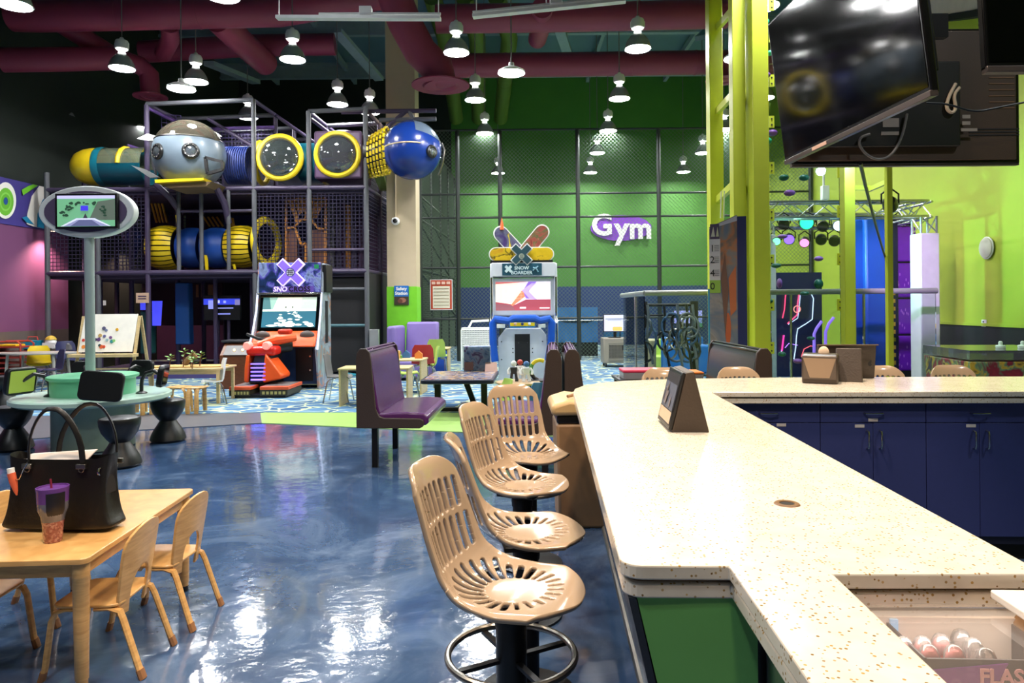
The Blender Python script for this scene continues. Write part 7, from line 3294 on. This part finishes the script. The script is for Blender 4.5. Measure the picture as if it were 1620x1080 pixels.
for k, (ch_, y) in enumerate((('1', 393), ('2', 411), ('4', 432), ('0', 453))):
    text('numeral', ch_, o, (xa + .035, -.012, bz(y)), (1, 0, 0), (0, 0, 1), .12, smat((30, 34, 40)), th=.002)
    if k < 3:
        decal('step_lines', o, (xa + .06, -.01, bz(y + 4)), (1, 0, 0), (0, 0, 1), [(rr(0, j * .022, .055, j * .022 + .006), (120, 122, 130)) for j in range(4)], .0008)

# steel and glass rail in front of the arena
RD = 10.9
zr = D(1100, 463, RD).z
o = thing('glass_rail', 'long silver handrail on glass panels before the climbing arena', 'railing', (D(1020, 500, RD).x, RD, CZ))
RO = Vector(o.location)
e = D(1482, 460, RD) - RO
lf = D(984, 467, 13.6) - RO
b = MB()
b.tube((0, 0, zr - CZ), (e.x, 0, zr - CZ), .045, 14)
part('handrail', b, 'silver_paint', o)
b = MB()
b.tube((.02, 0, zr - CZ), (lf.x, lf.y, zr - CZ), .045, 14)
part('handrail', b, 'silver_paint', o)
nseg = 4
for k in range(nseg):
    b = MB()
    b.bb(e.x * k / nseg + .02, e.x * (k + 1) / nseg - .02, -.008, .008, .08, zr - .06)
    part('glass_panel', b, 'clear_sheet', o, smooth=False)
    if k:
        b = MB()
        b.tube((e.x * k / nseg, 0, 0), (e.x * k / nseg, 0, zr - CZ), .02, 10)
        part('post', b, 'alu', o)
v = Vector((lf.x, lf.y, 0))
b = MB()
b.prism([v * .02 + Vector((0, 0, .08)), v * .95 + Vector((0, 0, .08)), v * .95 + Vector((0, 0, zr - .06)), v * .02 + Vector((0, 0, zr - .06))], (.012, 0, 0))
part('glass_panel', b, 'clear_sheet', o, smooth=False)
for f in (.35,):
    b = MB()
    b.tube(v * f, v * f + Vector((0, 0, zr - CZ)), .022, 10)
    part('post', b, 'alu', o)

# ================================================================== truss arena
TR = thing('light_truss', 'aluminium box truss frame on wrapped columns over the arena', 'truss', (0, 0, 0))
ZT = 3.28
d1 = (ZT - CAMZ) * FPX / (482 - 322)
d2 = (ZT - CAMZ) * FPX / (482 - 340)
FLx, FRx = D(1200, 330, d1), D(1462, 322, d1)
BLx, BRx = D(1209, 341, d2), D(1416, 338, d2)
FR_ = Vector((FRx.x, d1, ZT - .15))
FL_ = Vector((FLx.x, d1, ZT - .15))
BL_ = Vector((BLx.x, d2, ZT - .15))
BR_ = Vector((FRx.x + .1, d2 + .22, ZT - .15))


def truss(p, q, sz=.26, r=.022, n=None):
    p, q = Vector(p), Vector(q)
    dv = (q - p).normalized()
    up = Vector((0, 0, 1)) if abs(dv.z) < .9 else Vector((0, 1, 0))
    sd = dv.cross(up).normalized()
    up = sd.cross(dv).normalized()
    L_ = (q - p).length
    n = n or max(3, int(L_ / .3))
    cs = [sd * (i * sz / 2) + up * (j * sz / 2) for i, j in ((-1, -1), (1, -1), (1, 1), (-1, 1))]
    b = MB()
    for c in cs:
        b.tube(p + c, q + c, r, 8)
    for k in range(n):
        a0, a1 = p + dv * (L_ * k / n), p + dv * (L_ * (k + 1) / n)
        for i in range(4):
            j = (i + 1) % 4
            if k % 2:
                i, j = j, i
            b.tube(a0 + cs[i], a1 + cs[j], r * .5, 5)
    return b


for (p, q) in ((FL_, FR_), (BL_, BR_), (FL_, BL_), (FR_, BR_)):
    part('truss_beam', truss(p, q), 'alu', TR)
for (p, wrap, nm) in ((BL_, True, 0), (FR_, True, 1), (BR_, False, 2), (FL_, False, 3)):
    part('truss_column', truss((p.x, p.y, .02), (p.x, p.y, ZT - .28), n=11), 'alu', TR)
    if wrap:
        b = MB()
        zc_ = D(1210, 372, p.y).z
        b.bb(p.x - .16, p.x + .16, p.y - .16, p.y + .16, .03, zc_)
        part('column_wrap', b, 'white_fabric', TR, bevel=.02, label='white cloth wrapped around the column')


def stage_light(label, p, aim, mt_lens, col=None, energy=0, r=.09, size=45):
    o = thing('stage_light', label, 'stage light', p, 0, 'stage lights on the truss')
    dirv = (Vector(aim) - Vector(p)).normalized()
    qn = dirv.to_track_quat('Z', 'Y')
    def tf(b):
        b.v = [tuple(qn @ Vector(v)) for v in b.v]
        return b
    part('can', tf(MB().lathe([(0, -.12), (r * .7, -.12), (r, -.02), (r, .1), (r * .92, .1), (r * .9, .07)], 18)), 'black_plastic', o)
    part('lens', tf(MB().lathe([(0, .085), (r * .9, .085)], 18)), mt_lens, o)
    part('yoke', MB().path([(-r * 1.2, 0, 0), (-r * 1.2, 0, .12), (0, 0, .2), (r * 1.2, 0, .12), (r * 1.2, 0, 0)], .012, 6), 'black_metal', o)
    if energy:
        ld = bpy.data.lights.new('stage_beam', 'SPOT')
        ld.energy = energy
        ld.color = col
        ld.spot_size = R(size)
        ld.spot_blend = .6
        ld.shadow_soft_size = .06
        lo = bpy.data.objects.new('stage_beam', ld)
        COL.objects.link(lo)
        lo.location = Vector(p) + dirv * .16
        lo.rotation_euler = (-dirv).to_track_quat('Z', 'Y').to_euler()
    return o


zl = ZT - .45
dm = (d1 + d2) / 2
def lp(x, y, d):
    return D(x, y, d)


stage_light('stage light throwing green light from the middle of the truss', lp(1277, 352, d2 - .2), (1.5, 6.0, 1.8), smat((40, 255, 160), 2.5), (.25, 1, .6), 0, .13)
stage_light('white lit stage light beside the pale blue tower post', lp(1325, 357, d2 - .2), (4.3, 6.0, 2.2), smat((200, 225, 255), 4), (.8, .9, 1), 0, .1)
stage_light('violet stage light aimed at the purple pads', lp(1248, 377, d2 - .15), (2.8, 6.0, .3), smat((130, 90, 255), 2.5), (.6, .3, 1), 0, .1, 55)
stage_light('pink lensed stage light under the truss middle', lp(1273, 382, d2 - .1), (2.5, 7.0, 0), smat((255, 130, 200), 2.5), None, 0, .09)
stage_light('small green lensed stage light by the wrapped column', lp(1228, 380, d2 - .1), (3.0, 7.0, .5), smat((120, 255, 170), 2.5), None, 0, .08)
for k, (x, y, lb) in enumerate(((1240, 353, 'unlit black stage light by the wrapped column'), (1302, 357, 'unlit black stage light beside the green one'), (1299, 378, 'unlit black stage light hanging low beside the dark fence post'), (1320, 380, 'unlit black stage light hanging low by the tower post'), (1421, 353, 'unlit black stage light above the purple pads, first of two'), (1434, 357, 'unlit black stage light above the purple pads, second of two'))):
    stage_light(lb, lp(x, y, d2 - .2), (x * .004 - 3, 5, .3), 'black_gloss', None, 0, .1)
# lamp giving the green wash on the lime wall and two added lights for the pads and the tower post
stage_light('stage light on the front truss washing the lime wall green', (FR_.x - 3.0, d1 - .15, ZT - .42), W(LAT_R, 12.5, 2.7), smat((140, 255, 190), 3), (.3, 1, .6), 700, .1, 62)
stage_light('added light on the thin lime post washing the purple pads', tuple(D(1408, 322, 8.72)), lp(1435, 470, d2 - .3), smat((190, 120, 255), 3), (.75, .45, 1), 600, .09, 38)  # added fixture, put on this post so its violet beam reaches the pads
stage_light('added hidden light washing the pale tower post blue', tuple(D(1396, 215, 8.5)), (D(1341, 300, TD).x, TD - .2, 3.0), smat((150, 200, 255), 3), (.45, .7, 1), 70, .08, 100)  # added fixture, hidden behind a television, to tint the post blue
b = MB()
pts = [D(1205 + i * 13.5, 321 - 3 * abs(math.sin(i * 1.7)), d1) for i in range(20)]
b.path(pts, .012, 5)
o = part('power_cable', b, 'black_plastic')
tag(o, 'black power cable looped along the top of the truss', 'cable')
p = D(1305, 305, d1 + .2)
o = thing('truss_motor', 'white control box hung above the truss on a slim pipe', 'control box', p)
b = MB()
b.bb(-.06, .06, -.05, .05, -.12, .12)
part('case', b, 'white_paint', o, bevel=.01)
b = MB()
b.tube((-.02, 0, .1), (-.02, 0, 6.5), .02, 8)
part('pipe', b, 'white_paint', o)

# arena: dark maze backdrop with neon lines
AD2 = d2 + 1.6
a, c = D(1222, 432, AD2), D(1300, 432, AD2)
o = thing('maze_wall', 'dark blue arena wall with glowing neon lines', 'wall panel', (a.x, AD2, CZ))
b = MB()
b.bb(-.05, c.x - a.x, 0, .1, 0, a.z)
part('board', b, mat('maze_navy', (28, 32, 74), .35), o, smooth=False)
AO = Vector(o.location)


def neon(pts, rgb, r=.012):
    r *= .7
    b = MB()
    b.path([D(x, y, AD2 - .05) - AO for x, y in pts], r, 6)
    part('neon_line', b, smat(rgb, 2.2), o)


neon([(1243, 466), (1241, 490), (1238, 503)], (255, 60, 110), .018)
neon([(1264, 466), (1262, 480), (1261, 498), (1246, 512)], (255, 70, 120), .02)
neon([(1266, 467), (1264, 490), (1262, 503), (1247, 513)], (190, 200, 255))
neon([(1284, 466), (1287, 472), (1285, 505), (1275, 512), (1262, 520), (1260, 532), (1259, 548), (1256, 568)], (200, 214, 255), .014)
neon([(1240, 530), (1237, 555)], (255, 50, 150), .025)
neon([(1241, 530), (1236, 556)], (190, 190, 255))
neon([(1242, 550), (1248, 543), (1262, 546)], (190, 120, 255))
neon([(1268, 564), (1272, 552), (1282, 547), (1290, 548)], (255, 90, 110))
b = MB()
cc = D(1261, 489, AD2 - .06) - AO
b.torus(tuple(cc), .07, .01, axis='Y', n=20, k=6)
part('neon_badge', b, smat((255, 150, 140), 1.5), o)
# purple barrier hoops in the arena
for (pts, lb) in (([(1288, 575), (1288, 528), (1292, 519), (1300, 508)], 'pale neon edged barrier post in the arena'), ([(1306, 572), (1306, 525), (1311, 512), (1319, 502)], 'violet neon edged barrier post near the tower')):
    d = AD2 - 1.0
    q = D(pts[0][0], 590, d)
    b = MB()
    b.path([Vector((D(pts[0][0], 500, d).x, d, .02))] + [D(x, y, d) for x, y in pts], .03, 8)
    o = part('barrier_post', b, smat((150, 110, 235), .9))
    tag(o, lb, 'post')
b = MB()
q0 = [D(x, y, AD2 - .9) for x, y in ((1300, 507), (1318, 500), (1309, 522), (1302, 560), (1296, 560))]
b.prism(q0, (0, .05, 0))
b.prism([Vector((q.x, q.y, 0.02)) if i > 2 else q for i, q in enumerate(q0)], (0, .05, 0))
# blue and purple pads
for (x0, x1, y0, y1, d, mt, lb) in ((1349, 1368, 347, 360, d2 - .9, 'royal_pad', 'tall blue foam pad beside the lime tower post'), (1369, 1402, 342, 360, d2 - 1.0, 'royal_pad', 'wide blue foam pad in front of the caution strip'),):
    a, c = D(x0, y0, d), D(x1, y0, d)
    b = MB()
    b.bb(a.x, c.x, d, d + .3, CZ, a.z)
    o = part('foam_pad', b, mt, bevel=.04)
    tag(o, lb, 'foam pad')
d = d2 - .5
a, c = D(1406, 340, d), D(1417, 340, d)
o = thing('caution_strip', 'dark caution post with yellow hazard blocks beside the purple pads', 'post', ((a.x + c.x) / 2, d, CZ))
w_ = c.x - a.x
b = MB()
b.bb(-w_ / 2, w_ / 2, -.06, .06, 0, a.z - CZ)
part('post', b, mat('caution_navy', (26, 24, 60), .5), o, smooth=False)
for k in range(12):
    b = MB()
    z = .15 + k * .14
    b.bb(-w_ / 2 + .01 * (k % 2), -w_ / 2 + .07, -.068, -.06, z, z + .07)
    part('hazard_block', b, mat('hazard_gold', (196, 164, 60), .5), o, smooth=False)
o = thing('pad_wall', 'stacked purple foam pads forming the arena side', 'foam pad', (D(1413, 400, d2 - .3).x, d2 - .3, CZ))
PO = Vector(o.location)
ys = [357, 415, 472, 530, 588]
x0_, x1_ = D(1413, 400, d2 - .3).x - PO.x, D(1450, 400, d2 - .3).x - PO.x
rs = random.Random(9)
for k in range(4):
    z1, z0 = D(1430, ys[k], d2 - .3).z - CZ, D(1430, ys[k + 1], d2 - .3).z - CZ
    b = MB()
    b.bb(x0_, x1_, 0, .25, z0 + .02, z1 - .01)
    pd = part('pad', b, 'purple_pad', o, bevel=.03)
    if k:
        L = [(ell(rs.uniform(.08, .35), rs.uniform(.1, .5), .012, .03, 8), (196, 120, 236)) for _ in range(9)]
        decal('foot_prints', pd, (x0_, -.002, z0), (1, 0, 0), (0, 0, 1), L, .0015)
b = MB()
b.bb(x0_ + .02, x1_ - .02, .03, .2, 0, 2.5)
part('frame', b, 'panel_black', o, smooth=False)
# things on the lime wall
def wall_pt(x, y):
    r = ray(x, y)
    k = (LAT_R - .02) / r.dot(BX)
    p = r * k
    return Vector((p.x, p.y, p.z + CAMZ))


p = wall_pt(1562, 392)
o = thing('wall_speaker', 'round white speaker on the lime wall', 'speaker', p, -TH)
b = MB()
b.lathe([(0, -.07), (.12, -.065), (.17, -.04), (.18, 0), (0, 0)], 28, axis='X')
part('grille', b, mat('speaker_cream', (206, 206, 190), .6, bump=.3, bscale=200), o)
b = MB()
b.torus((-.012, 0, 0), .18, .012, axis='X', n=28, k=6)
part('rim', b, 'white_paint', o)
p = wall_pt(1557, 511)
o = thing('wall_socket', 'small white socket plate low on the lime wall', 'socket', p, -TH)
b = MB()
b.bb(-.012, .01, -.06, .06, -.06, .06)
part('plate', b, 'white_plastic', o, bevel=.004)
b = MB()
for z in (-.025, .025):
    b.bb(-.016, -.01, -.02, .02, z - .014, z + .014)
part('outlet', b, 'mid_grey', o, smooth=False)
# pale curved bulkhead high on the lime wall
b = MB()
tz = []
for x, y in ((1450, 27), (1480, 26), (1520, 22), (1560, 16), (1600, 8), (1640, 0), (1640, -60), (1450, -60)):
    p = wall_pt(x, y)
    tz.append(p)
b.prism(tz, -BX * .25)
struct('trim_9', b, mat('bulkhead', (216, 196, 190), .6))
b = MB()
tz2 = tz[:6]
b.prism(tz2 + [p + Vector((0, 0, -.12)) for p in tz2[::-1]], -BX * .27)
struct('trim_10', b, 'panel_black')

# painted game table by the wall
a, c = D(1533, 556, 7.4), D(1640, 553, 7.4)
o = thing('painted_game_table', 'graffiti painted game table with a clear rail beyond the bar', 'game table', (a.x, 7.4, CZ), R(-6))
w_ = c.x - a.x + .3
mk_art('graffiti', [(.25, (84, 60, 96)), (.38, (30, 34, 60)), (.45, (196, 170, 60)), (.5, (96, 140, 110)), (.56, (120, 40, 60)), (.7, (150, 50, 66)), (.85, (70, 50, 84))], 3.2, .35)
b = MB()
b.poly_xz([(.06, .3), (w_, .3), (w_, a.z - .12), (0, a.z - .12)], 0, 1.0)
part('cabinet', b, 'graffiti', o, bevel=.01)
b = MB()
b.bb(0, w_, -.01, 1.01, a.z - .1, a.z - .0)
part('clear_rail', b, clear_mat('rail_clear', (196, 200, 210), .12, body=(150, 156, 166), bodyw=.3), o, smooth=False)
for sx in (.15, w_ - .2):
    for sy in (.1, .9):
        b = MB()
        b.bb(sx - .05, sx + .05, sy - .05, sy + .05, 0, .3)
        part('leg', b, 'black_metal', o, smooth=False)
for k in range(5):
    b = MB()
    b.sphere((.08 + k * .14, 0, a.z - .02), .012, 8, 5)
    part('rail_bolt', b, 'chrome', o)
for (x, y, lb) in ((1583, 556, 'pale knobbed puck handle on the painted game table'), (1618, 552, 'second pale puck handle at the picture edge on the painted table')):
    p = D(x, y, 7.75)
    b = MB()
    b.lathe([(0, 0), (.045, 0), (.05, .02), (.045, .03), (.02, .035), (.022, .06), (.015, .075), (0, .078)], 18)
    m2 = part('puck_handle', b, mat('puck_mint', (196, 226, 208), .4))
    m2.location = (p.x, 7.75, a.z + .0 + CZ)
    tag(m2, lb, 'game piece')

# ================================================================== hanging televisions
ZTV = D(1242, 258, 4.25).z
def tv(label, loc, rot, w_, h_, back=False):
    """screen faces local -y; origin at bottom centre"""
    o = thing('television', label, 'television', loc)
    o.rotation_euler = rot
    b = MB()
    b.bb(-w_ / 2, w_ / 2, 0, .035, 0, h_)
    part('frame', b, mat('tv_black', (10, 10, 11), .25), o, bevel=.006)
    b = MB()
    b.bb(-w_ / 2 + .014, w_ / 2 - .014, -.002, .001, .03, h_ - .014)
    part('screen', b, mat('tv_screen', (4, 5, 6), .07, var=0, spec=.4), o, smooth=False)
    b = MB()
    b.bb(-w_ / 2, w_ / 2, -.006, .03, -.012, .014)
    part('chin', b, mat('tv_chin', (84, 76, 74), .3, .5), o, bevel=.003)
    b = MB()
    b.box((-w_ * .18, -.007, .002), (.16, .002, .018))
    part('brand_strip', b, mat('tv_label', (196, 160, 140), .5), o, smooth=False)
    b = MB()
    b.bb(-w_ / 2 + .03, w_ / 2 - .03, .035, .05, .02, h_ - .02)
    bk = part('back_cover', b, mat('tv_back', (70, 52, 42), .5, bump=.1, bscale=200), o, bevel=.004)
    b = MB()
    b.bb(-w_ * .22, w_ * .46, .05, .085, .1, h_ * .74)
    part('electronics_hump', b, mat('tv_hump', (16, 14, 14), .45), o, bevel=.008)
    for k in range(9):
        b = MB()
        z = h_ * (.4 + .045 * k)
        b.bb(-w_ * .47, -w_ * .36, .05, .053, z, z + .006)
        part('vent_slot', b, mat('vent_tan', (120, 90, 70), .4), bk, smooth=False)
    for k in range(3):
        b = MB()
        z = h_ * (.2 + .022 * k)
        b.bb(-w_ * .49, -w_ * .27, .05, .053, z, z + .007)
        part('vent_slot', b, 'panel_black', bk, smooth=False)
    for (x, z, ww, hh_) in ((.05, .2, .1, .055), (.05, .15, .11, .022), (-.26, .25, .05, .022), (-.26, .21, .05, .022), (-.29, .17, .1, .018)):
        b = MB()
        b.bb(w_ * x, w_ * x + ww, .086, .088, z * h_ / .85 + .02, z * h_ / .85 + .02 + hh_)
        part('sticker', b, mat('tv_sticker', (150, 140, 132), .6), o, smooth=False)
    return o


p1, p2 = D(1242, 257, 4.2), D(1474, 148, 2.82)
mid = (p1 + p2) / 2
yaw = math.atan2(p2.y - p1.y, p2.x - p1.x)            # local +x runs from the far to the near corner
wtv = math.hypot(p2.x - p1.x, p2.y - p1.y)
T1 = tv('big black television tilted toward the stools, reflecting the lamps', (mid.x, mid.y, (p1.z + p2.z) / 2), (0, 0, 0), wtv, .84)
T1.rotation_mode = 'XYZ'
T1.matrix_world = Matrix.Translation((mid.x, mid.y, (p1.z + p2.z) / 2)) @ Matrix.Rotation(yaw, 4, 'Z') @ Matrix.Rotation(R(7), 4, 'X')
a, c = D(1250, 261, 4.42), D(1607, 261, 4.42)
h2 = D(1400, 48, 4.42).z - a.z
T2 = tv('hanging television seen from behind with cables and stickers', ((a.x + c.x) / 2, 4.42, (a.z + c.z) / 2), (0, 0, PI), c.x - a.x, h2)
p = D(1570, 103, 2.75)
T3 = tv('black television at the picture corner, turned away', (p.x + .72, 2.8, p.z), (R(-4), 0, 0), 1.42, .84)
# bracket, pole and cables of the cluster
o = thing('television_mount', 'black ceiling mount carrying the hanging televisions', 'bracket', (D(1455, 130, 3.6).x, 3.65, 2.55))
b = MB()
b.tube((0, 0, .2), (0, 0, CEIL - 2.55), .035, 12)
part('pole', b, 'black_metal', o)
b = MB()
b.bb(-.4, .12, -.1, -.06, .38, .5)
part('arm', b, 'black_metal', o, smooth=False)
b = MB()
b.bb(-.08, .08, -.05, .7, .34, .5)
part('arm', b, 'black_metal', o, smooth=False)
def cable(label, pts, r, mt):
    b = MB()
    # smooth the polyline
    P_ = [Vector(p) for p in pts]
    for _ in range(3):
        Q = [P_[0]]
        for i in range(len(P_) - 1):
            Q += [P_[i] * .75 + P_[i + 1] * .25, P_[i] * .25 + P_[i + 1] * .75]
        P_ = Q + [P_[-1]]
    b.path(P_, r, 6)
    o = part('cable', b, mt)
    tag(o, label, 'cable')


cable('grey looped cable hanging behind the televisions', [D(x, y, 4.315) for x, y in ((1435, 180), (1428, 215), (1412, 245), (1390, 254), (1370, 245), (1358, 228), (1362, 216), (1376, 212))], .008, 'mid_grey')
cable('white bundled cables at the television bracket', [D(x, y, 4.32) for x, y in ((1512, 132), (1502, 150), (1496, 170), (1505, 180), (1513, 172), (1508, 150), (1518, 138))], .01, mat('cable_cream', (206, 186, 160), .5))
cable('black cable running from the televisions out past the wall', [D(x, y, 4.0) for x, y in ((1465, 163), (1500, 164), (1540, 178), (1580, 170), (1640, 158))], .006, 'black_plastic')
cable('black cable slanting down from the television to the caution strip', [D(1361, 258, 4.3), D(1373, 310, 5.5), D(1392, 380, 7.5), D(1402, 412, 9.0)], .012, 'black_plastic')
